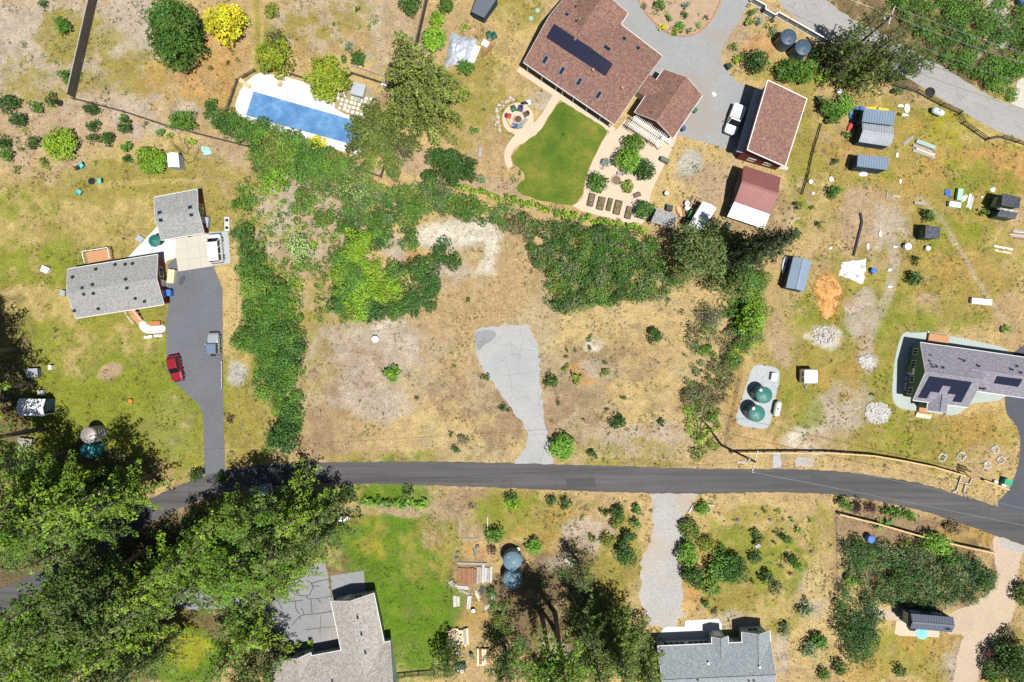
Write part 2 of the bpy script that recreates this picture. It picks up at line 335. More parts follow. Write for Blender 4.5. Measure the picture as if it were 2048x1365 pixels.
GBLOBS = [  # px, py, rx, ry, colour, strength
    (300, 650, 420, 330, 'olive', .8), (230, 760, 260, 200, 'grass', .85), (200, 820, 190, 120, 'grass', .8), (190, 470, 200, 90, 'straw', .55),
    (240, 560, 330, 130, 'olive', .5), (475, 620, 40, 180, 'straw', .9), (490, 800, 50, 120, 'olive', .6), (80, 520, 90, 60, 'grass', .5), (235, 360, 220, 40, 'olive', .6),
    (140, 120, 210, 150, 'chip', .8), (110, 240, 180, 70, 'pink', .6), (60, 300, 120, 60, 'pink', .5), (150, 70, 70, 50, 'olive', .8), (20, 60, 60, 60, 'chip', .8), (120, 170, 90, 40, 'olive', .5),
    (260, 60, 70, 70, 'chip', .9), (270, 150, 80, 50, 'olive', .6), (390, 170, 110, 70, 'rust', .55), (420, 130, 80, 70, 'orange', .35), (300, 230, 120, 40, 'chip', .6), (440, 310, 60, 40, 'pink', .7),
    (700, 60, 160, 70, 'chip', .75), (640, 90, 120, 60, 'rust', .4), (512, 60, 12, 120, 'olive', .7), (530, 90, 25, 60, 'olive', .6), (680, 130, 80, 25, 'straw', .7), (755, 205, 40, 40, 'brown', .6), (800, 60, 40, 60, 'tan', .6),
    (940, 80, 100, 120, 'tan', .6), (960, 180, 90, 100, 'olive', .6), (930, 240, 60, 60, 'olive', .45), (980, 300, 60, 50, 'tan', .7), (840, 330, 40, 30, 'pink', .9), (960, 370, 120, 20, 'pink', .8), (1030, 380, 60, 18, 'pink', .9),
    (1035, 20, 60, 60, 'olive', .7), (1020, 100, 40, 80, 'straw', .5), (1075, 200, 30, 20, 'chip', .6),
    (1360, 20, 90, 70, 'pink', .8), (1510, 70, 60, 60, 'pink', .8), (1530, 100, 40, 30, 'orange', .5), (1590, 60, 90, 20, 'straw', .8), (1600, 150, 90, 30, 'olive', .8),
    (1390, 300, 80, 30, 'straw', .8), (1420, 360, 60, 60, 'pink', .95), (1350, 390, 50, 40, 'straw', .7), (1380, 325, 26, 26, 'gravel', .9), (1450, 460, 120, 25, 'brown', .6), (1390, 420, 40, 20, 'orange', .4), (1550, 440, 25, 60, 'brown', .6),
    (1610, 300, 40, 150, 'olive', .85), (1600, 400, 25, 60, 'grass', .5), (1850, 330, 260, 190, 'olive', .75), (1900, 420, 220, 120, 'rust', .45), (1930, 280, 130, 70, 'ygrass', .35), (1990, 330, 70, 40, 'orange', .75), (2020, 430, 40, 30, 'pink', .6),
    (1850, 190, 90, 30, 'tan', .7), (1990, 260, 90, 35, 'straw', .5), (1690, 240, 60, 80, 'tan', .5), (1720, 440, 45, 70, 'pink', .85), (1780, 470, 40, 90, 'chip', .8), (1790, 510, 40, 30, 'tan', .8),
    (1900, 520, 160, 100, 'olive', .6), (1860, 560, 100, 60, 'rust', .35), (1950, 600, 120, 50, 'olive', .6), (1900, 460, 40, 50, 'orange', .3), (2030, 650, 40, 60, 'tan', .8),
    (1680, 700, 190, 180, 'olive', .85), (1640, 800, 150, 80, 'olive', .7), (1740, 640, 120, 60, 'grass', .45), (1560, 640, 60, 80, 'tan', .5), (1570, 700, 40, 40, 'pink', .4), (1655, 595, 28, 50, 'orange', 1.0), (1655, 560, 22, 18, 'orange', 1.0), (1653, 640, 18, 25, 'orange', .9),
    (1645, 670, 36, 26, 'white', .7), (1730, 630, 40, 45, 'chip', .8), (1735, 690, 16, 30, 'pink', .9), (1735, 725, 20, 18, 'gravel', .8), (1665, 830, 60, 40, 'chip', .8), (1700, 790, 40, 30, 'chip', .6), (1620, 875, 50, 25, 'white', .75), (1710, 880, 100, 18, 'pink', .7), (1630, 905, 30, 8, 'white', .6),
    (1850, 880, 190, 50, 'olive', .8), (1900, 850, 120, 30, 'rust', .35), (1970, 920, 70, 30, 'tan', .5), (1470, 800, 20, 110, 'rust', .5), (1520, 880, 60, 20, 'orange', .4), (1700, 605, 14, 12, 'pink', 1), (1855, 600, 25, 12, 'pink', .8),
    (830, 800, 280, 170, 'lot', .9), (1230, 760, 190, 190, 'lot', .9), (1000, 600, 120, 120, 'lot', .7), (830, 850, 200, 70, 'straw', .55), (700, 870, 120, 60, 'tan', .7), (750, 700, 130, 60, 'chip', .8), (830, 665, 80, 34, 'white', .45), (830, 670, 70, 30, 'chip', .85), (725, 780, 75, 60, 'chip', .8), (690, 690, 60, 40, 'chip', .6), (640, 720, 40, 60, 'olive', .3), (900, 700, 60, 90, 'tan', .7), (620, 440, 110, 90, 'chip', .7), (690, 400, 60, 50, 'chip', .6), (650, 500, 90, 120, 'pink', .6),
    (930, 470, 80, 32, 'chip', .8), (930, 468, 70, 24, 'white', .8), (982, 520, 16, 50, 'white', .6), (870, 470, 40, 25, 'white', .5), (960, 560, 14, 40, 'white', .45), (900, 540, 40, 30, 'chip', .8), (815, 520, 30, 40, 'orange', .6), (790, 500, 30, 30, 'chip', .8), (1030, 540, 50, 70, 'tan', .9), (960, 600, 90, 40, 'tan', .8),
    (1250, 660, 160, 60, 'straw', .7), (1200, 760, 110, 90, 'brown', .6), (1170, 745, 40, 25, 'orange', .55), (1200, 735, 50, 20, 'chip', .5), (1300, 760, 90, 110, 'straw', .7), (1190, 690, 18, 14, 'white', .7), (1270, 670, 40, 25, 'brown', .4), (1330, 820, 40, 60, 'brown', .35), (1280, 880, 110, 40, 'chip', .55), (1230, 900, 140, 22, 'olive', .5),
    (790, 915, 180, 14, 'olive', .5), (1250, 928, 150, 10, 'olive', .6), (1000, 780, 60, 60, 'brown', .35), (1020, 870, 40, 50, 'brown', .4),
    (760, 985, 130, 14, 'olive', .7), (800, 1150, 130, 210, 'lawn', 1.05), (720, 1060, 60, 60, 'lawn', .9), (860, 1250, 50, 90, 'lawn', .7), (745, 1095, 34, 22, 'ygrass', .55), (770, 1020, 110, 14, 'pink', .8), (885, 1040, 40, 70, 'pink', .6), (900, 1110, 30, 60, 'olive', .6), (920, 1000, 40, 30, 'tan', .6),
    (960, 1020, 60, 40, 'brown', .5), (950, 1050, 26, 30, 'pink', .9), (950, 1100, 30, 16, 'orange', .5), (940, 1160, 40, 60, 'brown', .5), (950, 1240, 40, 30, 'rust', .6), (1050, 1030, 110, 50, 'olive', .8), (1150, 1050, 90, 50, 'rust', .5), (1180, 1070, 60, 40, 'chip', .7), (1240, 1110, 40, 90, 'olive', .7),
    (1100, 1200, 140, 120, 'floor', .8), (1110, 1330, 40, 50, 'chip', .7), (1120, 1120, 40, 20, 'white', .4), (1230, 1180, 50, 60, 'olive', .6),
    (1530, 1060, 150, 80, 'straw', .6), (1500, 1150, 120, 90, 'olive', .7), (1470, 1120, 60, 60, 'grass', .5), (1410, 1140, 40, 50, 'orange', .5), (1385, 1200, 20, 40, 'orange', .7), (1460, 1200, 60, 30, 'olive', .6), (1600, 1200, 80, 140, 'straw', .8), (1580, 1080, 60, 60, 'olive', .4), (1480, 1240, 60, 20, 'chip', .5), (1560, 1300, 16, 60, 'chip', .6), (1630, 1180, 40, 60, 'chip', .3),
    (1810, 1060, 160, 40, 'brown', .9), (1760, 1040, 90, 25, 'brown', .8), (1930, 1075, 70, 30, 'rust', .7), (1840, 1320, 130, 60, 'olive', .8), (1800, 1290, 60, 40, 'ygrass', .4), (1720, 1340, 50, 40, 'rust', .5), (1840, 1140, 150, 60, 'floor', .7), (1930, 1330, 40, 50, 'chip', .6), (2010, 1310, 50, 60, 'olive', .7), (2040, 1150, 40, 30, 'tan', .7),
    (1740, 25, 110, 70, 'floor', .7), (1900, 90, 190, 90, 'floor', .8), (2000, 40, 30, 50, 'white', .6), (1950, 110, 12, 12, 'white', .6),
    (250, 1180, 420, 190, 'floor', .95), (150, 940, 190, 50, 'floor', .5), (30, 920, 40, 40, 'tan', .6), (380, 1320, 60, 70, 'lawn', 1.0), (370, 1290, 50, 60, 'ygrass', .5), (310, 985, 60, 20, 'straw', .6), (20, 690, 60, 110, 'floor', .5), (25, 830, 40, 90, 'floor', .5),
    (221, 747, 24, 18, 'pink', 1.0), (473, 750, 26, 26, 'gravel', 1.0), (790, 1200, 110, 150, 'olive', .10), (855, 1090, 50, 70, 'olive', .4), (720, 1060, 60, 40, 'olive', .3), (100, 600, 130, 40, 'straw', .45), (270, 690, 60, 40, 'straw', .3), (150, 700, 60, 50, 'straw', .35), (330, 850, 60, 60, 'pink', .3), (120, 520, 40, 80, 'grass', .5), (60, 420, 60, 40, 'grass', .4), (390, 330, 60, 40, 'olive', .5),
    (900, 800, 60, 40, 'brown', .45), (700, 740, 90, 60, 'brown', .35), (660, 860, 60, 50, 'brown', .5), (1000, 840, 70, 60, 'brown', .45), (1260, 720, 60, 40, 'brown', .4), (1130, 850, 60, 50, 'brown', .4), (1320, 690, 50, 40, 'tan', .6), (860, 640, 60, 30, 'tan', .8), (940, 640, 60, 40, 'tan', .8),
    (1700, 300, 60, 60, 'rust', .4), (1960, 380, 80, 60, 'grass', .45), (1900, 240, 60, 40, 'ygrass', .5), (1850, 290, 60, 50, 'rust', .4), (1920, 480, 70, 50, 'grass', .5), (1960, 560, 70, 60, 'rust', .4), (1780, 380, 60, 40, 'rust', .35), (1700, 760, 60, 40, 'rust', .4), (1760, 780, 50, 50, 'grass', .5), (1620, 620, 60, 40, 'grass', .5), (1960, 860, 60, 40, 'rust', .5), (1600, 820, 50, 50, 'grass', .4), (1810, 860, 60, 40, 'grass', .4), (1900, 640, 90, 30, 'grass', .35), (1750, 350, 50, 30, 'grass', .4), (1640, 400, 30, 60, 'straw', .5),
    (1100, 1010, 80, 20, 'grass', .4), (1000, 1040, 50, 40, 'grass', .5), (1050, 1080, 60, 30, 'rust', .4), (1560, 1130, 60, 60, 'grass', .45), (1500, 1030, 60, 20, 'olive', .5), (1640, 1060, 30, 60, 'olive', .5), (1860, 1290, 80, 30, 'rust', .4), (1560, 1220, 40, 40, 'olive', .6), (700, 30, 60, 30, 'olive', .5), (620, 50, 60, 40, 'olive', .4), (230, 110, 50, 60, 'olive', .5), (40, 160, 60, 60, 'olive', .4),
]
TRAILS = [([(1840, 395), (1880, 435), (1920, 500), (1950, 560), (1975, 595), (2010, 640)], 5, 'chip'), ([(1925, 515), (1960, 505), (1990, 480), (2005, 455)], 4, 'straw'), ([(503, -10), (506, 60), (505, 140)], 3.5, 'straw'), ([(518, -10), (524, 50), (522, 90)], 3.5, 'straw'), ([(1912, 1290), (1908, 1330), (1905, 1380)], 7, 'chip'), ([(1935, 1290), (1938, 1330), (1945, 1380)], 7, 'chip'), ([(1620, 405), (1600, 360), (1580, 420), (1565, 470)], 5, 'pink'),
          ([(1440, 890), (1470, 800), (1480, 750)], 5, 'brown'), ([(1670, 1030), (1675, 1180)], 5, 'brown'), ([(1690, 440), (1690, 500)], 8, 'pink'), ([(1780, 450), (1790, 530), (1775, 600), (1750, 650), (1735, 700), (1735, 740)], 10, 'chip'), ([(1555, 630), (1545, 690), (1580, 720)], 8, 'pink'), ([(400, 360), (300, 365), (200, 372)], 5, 'straw')]
def axis(lo, hi, st):
    far = [1500, 500, 220, 130, 100]
    return np.array([lo - f for f in far] + list(np.arange(lo, hi, st)) + [hi + f for f in far[::-1]])
gx = axis(-83, 83, 0.27); gy = axis(-56, 56, 0.27)
GX, GY = np.meshgrid(gx, gy)
def ground_colour(X, Y):
    shp = X.shape; X = X.ravel(); Y = Y.ravel(); px = X * PXM + 1024; py = 682.5 - Y * PXM
    wx = (fbm(X, Y, 5, 21) - .5) * 80; wy = (fbm(X, Y, 5, 31) - .5) * 80
    NF = [np.clip((fbm(X, Y, q, 41 + 7 * i, 3) - .5) * 2.6 + .5, 0, 1) for i, q in enumerate((1.1, 1.7, 2.6))]
    c = np.ones((len(X), 3)) * np.array(SOILC['straw'])
    t = np.clip((fbm(X, Y, 9, 5) - .40) * 4, 0, 1) * .5 + np.clip((NF[0] * .5 + fbm(X, Y, 6, 9) - .7) * 5, 0, 1) * .5
    c = c * (1 - t[:, None]) + np.array(SOILC['tan']) * t[:, None]
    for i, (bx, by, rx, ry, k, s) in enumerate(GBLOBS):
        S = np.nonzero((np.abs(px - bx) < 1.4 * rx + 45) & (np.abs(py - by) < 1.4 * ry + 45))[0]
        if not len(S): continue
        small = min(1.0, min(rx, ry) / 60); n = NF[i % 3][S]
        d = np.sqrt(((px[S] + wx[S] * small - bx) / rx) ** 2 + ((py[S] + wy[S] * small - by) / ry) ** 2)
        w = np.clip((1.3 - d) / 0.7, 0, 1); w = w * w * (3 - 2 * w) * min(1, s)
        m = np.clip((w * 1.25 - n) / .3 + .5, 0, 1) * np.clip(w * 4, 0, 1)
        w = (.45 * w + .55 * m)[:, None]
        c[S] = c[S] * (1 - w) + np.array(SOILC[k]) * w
    for pts, wd, k in TRAILS:
        d = np.full(len(X), 1e9)
        for (ax, ay), (bx, by) in zip(pts, pts[1:]):
            L = (bx - ax) ** 2 + (by - ay) ** 2; t = np.clip(((px - ax) * (bx - ax) + (py - ay) * (by - ay)) / L, 0, 1)
            d = np.minimum(d, np.hypot(px + wx * .12 - ax - t * (bx - ax), py + wy * .12 - ay - t * (by - ay)))
        w = (np.clip((wd * 1.4 - d) / (wd * .8), 0, 1) * .8 * (.5 + .5 * NF[1]))[:, None]; c = c * (1 - w) + np.array(SOILC[k]) * w
    g = 0.78 + 0.44 * fbm(X, Y, 1.2, 77, 3)
    return np.clip(c * g[:, None], 0, 1).reshape(shp + (3,))
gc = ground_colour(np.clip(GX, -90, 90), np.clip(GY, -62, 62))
def ground_material():
    m, nt, bs = nodes('ground_soil_and_dry_grass')
    at = nt.nodes.new('ShaderNodeAttribute'); at.attribute_name = 'Col'
    n1 = noise(nt, 1.1, 6, 0.7); n2 = noise(nt, 4.5, 5, 0.7); n3 = noise(nt, 0.35, 4, 0.6)
    c = at.outputs['Color']
    c = mix(nt, 1.0, c, ramp(nt, n2, [(0.3, (0.52, 0.53, 0.51)), (0.7, (1.42, 1.39, 1.33))]), 'MULTIPLY')
    c = mix(nt, 1.0, c, ramp(nt, n1, [(0.3, (0.78, 0.8, 0.75)), (0.7, (1.16, 1.14, 1.12))]), 'MULTIPLY')
    c = mix(nt, mth(nt, 'MULTIPLY', ramp(nt, n3, [(0.5, (0, 0, 0)), (0.75, (1, 1, 1))]), 0.3), c, (0.20, 0.135, 0.08))
    g = noise(nt, 2.4, 4, 0.7); wd = ramp(nt, g, [(0.56, (0, 0, 0)), (0.68, (1, 1, 1))])
    c = mix(nt, mth(nt, 'MULTIPLY', wd, 0.28), c, (0.17, 0.17, 0.05))
    lnk(nt, c, bs.inputs['Base Color']); bs.inputs['Roughness'].default_value = 0.95
    bs.inputs['Specular IOR Level'].default_value = 0.1
    bump(nt, bs, mth(nt, 'ADD', n2, n1), 0.9, 0.10)
    return m
def np_mesh(name, V, F, mat, C=None, base=None):
    """V (n,3), F (m,4) quads -> mesh object"""
    me = bpy.data.meshes.new(name); V = np.asarray(V, np.float32); F = np.asarray(F, np.int32)
    if base is not None: V = V - np.array(base, np.float32)
    me.vertices.add(len(V)); me.vertices.foreach_set('co', V.ravel())
    me.loops.add(F.size); me.loops.foreach_set('vertex_index', F.ravel())
    me.polygons.add(len(F)); me.polygons.foreach_set('loop_start', np.arange(0, F.size, F.shape[1], dtype=np.int32))
    if C is not None:
        a = me.attributes.new('Col', 'FLOAT_COLOR', 'POINT')
        a.data.foreach_set('color', np.concatenate([C, np.ones((len(C), 1))], 1).astype(np.float32).ravel())
    me.update(calc_edges=True); me.materials.append(mat)
    o = bpy.data.objects.new(name, me); COL.objects.link(o)
    if base is not None: o.location = base
    return o
ny, nx = GX.shape
idx = np.arange(nx * ny).reshape(ny, nx)
GF = np.stack([idx[:-1, :-1], idx[:-1, 1:], idx[1:, 1:], idx[1:, :-1]], -1).reshape(-1, 4)
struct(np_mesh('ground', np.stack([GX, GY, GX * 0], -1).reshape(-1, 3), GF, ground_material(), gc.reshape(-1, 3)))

# ------------------------------------------------------------------ roads, drives, paths, slabs
A_ROAD = asphalt('road_asphalt', (0.082, 0.079, 0.078), 0.2, 0.25, streak=True)
A_ROAD2 = asphalt('patched_asphalt', (0.068, 0.066, 0.066), 0.15)
A_DRIVE = asphalt('drive_asphalt', (0.125, 0.13, 0.145), 0.2, grain=.25)
A_DARK = asphalt('dark_asphalt', (0.075, 0.08, 0.095), 0.2)
A_PALE = asphalt('pale_asphalt', (0.27, 0.275, 0.275), 0.12, 0.15, (0.30, 0.25, 0.20))
A_OLD = asphalt('old_lane_asphalt', (0.30, 0.29, 0.275), 0.15, 0.4)
A_CRACK = asphalt('cracked_concrete', (0.35, 0.345, 0.335), 0.10, 0.35, (0.29, 0.30, 0.31), 0.3)
A_WORN = asphalt('worn_asphalt', (0.225, 0.23, 0.235), 0.18, 0.3, (0.32, 0.29, 0.26))
A_GRAVEL = asphalt('white_gravel', (0.365, 0.35, 0.32), 0.16, 0, (0.38, 0.30, 0.205), grain=1.0)
A_PAD = asphalt('pad_gravel', (0.37, 0.39, 0.395), 0.08, grain=.6)
A_SAND = asphalt('sandy_drive', (0.44, 0.345, 0.25), 0.16, grain=.6)
C_BEIGE = M('beige_concrete', (0.54, 0.43, 0.315), 0.10, 0.5, 0.85)
C_WHITE = M('white_concrete', (0.63, 0.605, 0.55), 0.07, 0.5, 0.85)
C_PALE = M('pale_concrete', (0.47, 0.45, 0.375), 0.07, 0.5, 0.85)
C_GREEN = M('grey_green_concrete', (0.36, 0.41, 0.375), 0.10, 0.5, 0.85)
C_GREY = M('grey_concrete', (0.36, 0.385, 0.39), 0.08, 0.5, 0.85)
def lawn_material():
    m, nt, bs = nodes('mown_lawn')
    a = noise(nt, 0.22, 4, 0.6); b = noise(nt, 6.0, 4, 0.7)
    c = ramp(nt, a, [(0.33, (0.065, 0.12, 0.014)), (0.48, (0.105, 0.15, 0.018)), (0.60, (0.155, 0.175, 0.025)), (0.72, (0.23, 0.205, 0.045))])
    c = mix(nt, 1.0, c, ramp(nt, b, [(0.3, (0.6, 0.6, 0.6)), (0.7, (1.35, 1.35, 1.35))]), 'MULTIPLY')
    lnk(nt, c, bs.inputs['Base Color']); bs.inputs['Roughness'].default_value = 0.9; bs.inputs['Specular IOR Level'].default_value = 0.15
    bump(nt, bs, b, 0.7, 0.05); return m
sheet('road', smoothpoly(strip_poly([(-40, 1215, 24), (40, 1190, 24), (120, 1140, 22), (200, 1085, 22), (275, 1035, 22), (360, 993, 22), (450, 961, 22), (560, 948, 22), (700, 946, 22), (850, 947, 23.5), (1000, 951, 25), (1150, 956, 26), (1300, 961, 26), (1400, 963, 25), (1500, 962, 24), (1600, 962, 23), (1680, 967, 24), (1760, 978, 25), (1850, 996, 26), (1950, 1028, 27), (2050, 1060, 30), (2140, 1090, 30)]), 1), A_ROAD, 0.03, 0, 0.09, 3)
sheet('driveway', [(357, 543), (427, 533), (445, 578), (446, 720), (447, 830), (451, 950), (410, 962), (406, 830), (400, 812), (356, 771), (333, 742), (332, 640), (338, 610), (335, 530), (352, 515)], A_DRIVE, 0.026, 0, 0.03, 4)
sheet('concrete_apron', [(352, 480), (420, 464), (425.5, 532.6), (357, 543.5), (350, 500)], C_PALE, 0.034)
sheet('patio_slab', [(257, 514), (315, 453), (330, 470), (353, 474), (350.5, 500), (352, 516), (335, 522), (300, 560), (280, 560)], C_WHITE, 0.030)
sheet('van_pad', [(420.6, 464), (456, 463), (461.5, 526.5), (426, 532.4)], C_GREY, 0.03)
sheet('curved_walk', smoothpoly([(276, 645), (288, 641), (296, 651), (306, 653), (331, 650), (331, 665), (306, 668), (290, 667), (281, 660)], 2), C_WHITE, 0.05)
sheet('front_drive', [(1200, -40), (1512, -40), (1499, 0), (1485, 34), (1452, 81), (1442, 104), (1446, 131), (1472, 162), (1500, 178), (1530, 200), (1492, 318), (1458, 301), (1431, 291), (1362, 272), (1330, 270), (1290, 170), (1230, 80)], A_PALE, 0.026)
ISL = smoothpoly([(1268, -25), (1285, 18), (1308, 46), (1333, 67), (1365, 74), (1392, 70), (1416, 50), (1433, 24), (1450, -25)], 2)
sheet('planting_island', ISL, SOIL if False else M('island_soil', (0.37, 0.265, 0.175), 0.25, 1.2, 0.95), 0.06)
C_EDGE = M('terracotta_edging', (0.42, 0.20, 0.10), 0.2)
sheet('lane', smoothpoly(strip_poly([(1560, -50, 37), (1615, 15, 37), (1680, 60, 29), (1740, 85, 27), (1800, 120, 27), (1855, 148, 28), (1926, 192, 27), (1990, 231, 28), (2048, 247, 32), (2120, 265, 36)]), 1), A_OLD, 0.026, 0, 0.10, 6)
sheet('lane_apron', [(2022, 208), (2036, 160), (2110, 120), (2110, 250), (2048, 218)], C_PALE, 0.031)
sheet('right_drive', smoothpoly([(2009, 780), (2011, 830), (2034, 850), (2042, 882), (2036, 940), (2016, 985), (1985, 1012), (2050, 1045), (2130, 1060), (2130, 640), (2048, 690), (2026, 706), (2000, 740)], 2), A_DARK, 0.022)
sheet('parking_slab', [(947, 668), (953, 656), (1000, 651), (1055, 648), (1065, 662), (1074, 690), (1079, 722), (1083, 790), (1091, 850), (1101, 900), (1108, 936), (1022, 936), (1045, 902), (1060, 872), (1046, 845), (1030, 830), (1010, 797), (985, 766), (965, 736), (952, 710)], A_CRACK, 0.024, 1, 0.22, 7)
sheet('asphalt_patch', [(949, 668), (957, 661), (985, 660), (994, 668), (985, 682), (968, 690), (957, 705), (951, 690)], A_WORN, 0.0285, 2)
sheet('house_court', [(340, 1190), (420, 1165), (560, 1150), (640, 1125), (653, 1127), (664, 1212), (700, 1330), (620, 1330), (570, 1290), (540, 1250), (500, 1215), (350, 1222)], A_WORN, 0.026, 1)
sheet('court_bay', [(661, 1152), (727, 1142), (735, 1215), (665, 1215)], A_WORN, 0.021)
sheet('gravel_drive', [(1296, 980), (1400, 980), (1394, 995), (1381, 1010), (1367, 1046), (1364, 1094), (1361, 1158), (1369, 1250), (1303, 1258), (1286, 1222), (1279, 1175), (1281, 1124), (1303, 1067), (1309, 1030)], A_GRAVEL, 0.02, 1, 0.4, 8)
sheet('house_apron', [(1330, 1254.5), (1369.8, 1253.5), (1369.8, 1241.5), (1437, 1238), (1443, 1247), (1444, 1310), (1312, 1310), (1312, 1275)], C_WHITE, 0.032)
sheet('tank_pad', smoothpoly([(1503, 735), (1516, 728), (1556, 736), (1561, 748), (1555, 780), (1549, 808), (1540, 852), (1530, 859), (1480, 853), (1470, 838), (1474, 828)], 2), A_PAD, 0.03, 0, 0.05, 9)
sheet('house_walk', smoothpoly([(1800, 672), (1812, 663), (1850, 664), (1900, 672), (1960, 684), (2012, 696), (2028, 714), (2050, 730), (2050, 790), (2008, 792), (2000, 803), (1940, 806), (1926, 822), (1912, 832), (1880, 829), (1835, 822), (1810, 820), (1790, 812), (1783, 790), (1787, 730)], 2), C_GREEN, 0.028)
sheet('sandy_drive', smoothpoly([(1985, 1068), (2044, 1085), (2042, 1120), (2034, 1160), (2030, 1220), (2016, 1258), (1990, 1288), (1962, 1310), (1950, 1400), (1900, 1400), (1912, 1320), (1930, 1265), (1905, 1272), (1870, 1255), (1800, 1225), (1735, 1210), (1735, 1228), (1770, 1240), (1800, 1244), (1880, 1250), (1900, 1225), (1950, 1205), (1985, 1180), (1995, 1140), (1985, 1100)], 1), A_SAND, 0.018, 1, 0.2, 10)
sheet('tiny_house_pad', [(1789, 1268), (1792, 1243), (1818, 1240), (1880, 1246), (1878, 1275), (1800, 1272)], C_BEIGE, 0.035)
sheet('road_turnout', [(1994, 1062), (2060, 1080), (2050, 1110), (2000, 1095)], A_GRAVEL, 0.022, 1, 0.1, 12)
sheet('gate_path', [(1547, 905), (1560, 905), (1562, 936), (1545, 936)], A_PAD, 0.022, 0, 0.06, 13)
sheet('roadside_pad', [(1592, 914), (1627, 917), (1626, 934), (1589, 932)], A_GRAVEL, 0.022, 0, 0.06, 14)
for i, q in enumerate(([(1130, 958), (1190, 956), (1192, 974), (1135, 976)], [(1620, 950), (1660, 955), (1655, 970), (1618, 964)])):
    sheet('road_patch', q, A_ROAD2, 0.034, 0, .04, 20 + i)
# beige garden paths, terraces and the curved lawn of the main house
sheet('house_path', strip_poly([(1036, 139, 5), (1100, 181, 5.5), (1112, 188, 6), (1160, 219, 5.5), (1228, 262, 6)]), C_BEIGE, 0.042)
sheet('garden_path', smoothpoly(strip_poly([(1117, 188, 9), (1104, 208, 7.5), (1090, 232, 7), (1073, 257, 10), (1050, 270, 14), (1028, 285, 9), (1016, 303, 7.5), (1015, 320, 7), (1021, 337, 6)]), 2), C_BEIGE, 0.036)
FP = P(1036, 238)
struct(MB().prism([(FP.x + 2.42 * math.cos(a * math.pi / 20), FP.y + 2.45 * math.sin(a * math.pi / 20)) for a in range(40)], -0.2, 0.04).build('fire_terrace', C_BEIGE))
sheet('garden_terrace', smoothpoly([(1232, 262), (1253, 236), (1290, 235), (1345, 262), (1356, 272), (1337, 313), (1313, 361), (1300, 388), (1294, 453), (1240, 443), (1137, 415), (1164, 400), (1168, 385), (1172, 354), (1189, 313), (1214, 266)], 1), C_BEIGE, 0.039)
LAWN = lawn_material()
sheet('lawn', smoothpoly([(1112, 212), (1121, 205), (1131, 206), (1211, 257), (1214, 266), (1189, 313), (1171, 354), (1166, 388), (1152, 408), (1138, 413), (1075, 401), (1032, 384), (1036, 368), (1052, 358), (1044, 340), (1028, 330), (1024, 314), (1030, 302), (1050, 285), (1075, 268), (1090, 246)], 2), LAWN, 0.05, 0, 0.10, 16)
# pool deck with the pool let into it
deck = smoothpoly(W2([(468, 221), (484, 173), (519, 144), (543, 151), (596, 160), (638, 180), (660, 190), (670, 204), (671, 224), (752, 247), (757, 262), (730, 318), (640, 289), (540, 259), (486, 240)]), 1)
pool = W2([(508, 184), (747, 253), (733, 298), (493, 232)])
tri = tessellate_polygon([[Vector((*p, 0)) for p in deck], [Vector((*p, 0)) for p in pool[::-1]]])
allp = deck + pool[::-1]; mb = MB()
fs = []
for t in tri:
    a, b, c = (allp[i] for i in t)
    fs.append(t if (b[0] - a[0]) * (c[1] - a[1]) - (b[1] - a[1]) * (c[0] - a[0]) > 0 else t[::-1])
mb.add([(x, y, 0.22) for x, y in allp], fs)
for ring in (deck, pool):
    k = len(ring); mb.add([(x, y, 0.0) for x, y in ring] + [(x, y, 0.22) for x, y in ring], [(i, (i + 1) % k, k + (i + 1) % k, k + i) for i in range(k)])
struct(mb.build('pool_deck', C_WHITE))
def pool_mat():
    m, nt, bs = nodes('blue_pool_cover')
    a = noise(nt, 0.3, 6, 0.75); b = noise(nt, 0.9, 5, 0.7)
    c = ramp(nt, a, [(0.32, (0.055, 0.15, 0.33)), (0.5, (0.095, 0.22, 0.42)), (0.62, (0.14, 0.30, 0.50)), (0.74, (0.33, 0.48, 0.58))])
    c = mix(nt, mth(nt, 'MULTIPLY', ramp(nt, b, [(0.55, (0, 0, 0)), (0.8, (1, 1, 1))]), 0.5), c, (0.28, 0.36, 0.46))
    lnk(nt, c, bs.inputs['Base Color']); bs.inputs['Roughness'].default_value = 0.35
    bump(nt, bs, b, 0.15, 0.05); return m
pw = struct(MB().prism(pool, 0.04, 0.09).build('pool_water', pool_mat()))
# paver field beside the pool
pv = MB().prism(W2([(672, 186), (700, 178), (748, 176), (752, 244), (674, 222)]), -0.1, 0.012).build('paver_patio', M('patio_grit', (0.30, 0.235, 0.12), 0.25, 2)); struct(pv)
u = Vector((9.2, 2.7)); w = Vector((-3.0, 8.6)); PAVER = M('white_paver', (0.62, 0.60, 0.54), 0.12, 2)
for i in range(9):
    for j in range(8):
        q = Vector((682, 182)) + u * i * 0.93 + w * j * 0.93
        if not (674 < q.x < 747 and 178 < q.y < 178 + 0.32 * (q.x - 672) + 44) or (q.x < 735 and q.y < 196 and q.x > 694): continue
        c = P(q.x + rnd.uniform(-1, 1), q.y + rnd.uniform(-1, 1))
        MB().box((c.x, c.y, 0.0), (0.46 * rnd.uniform(.85, 1.1), 0.46 * rnd.uniform(.85, 1.1), 0.035), -0.3 + rnd.uniform(-.15, .15)).build('paver', PAVER, pv)
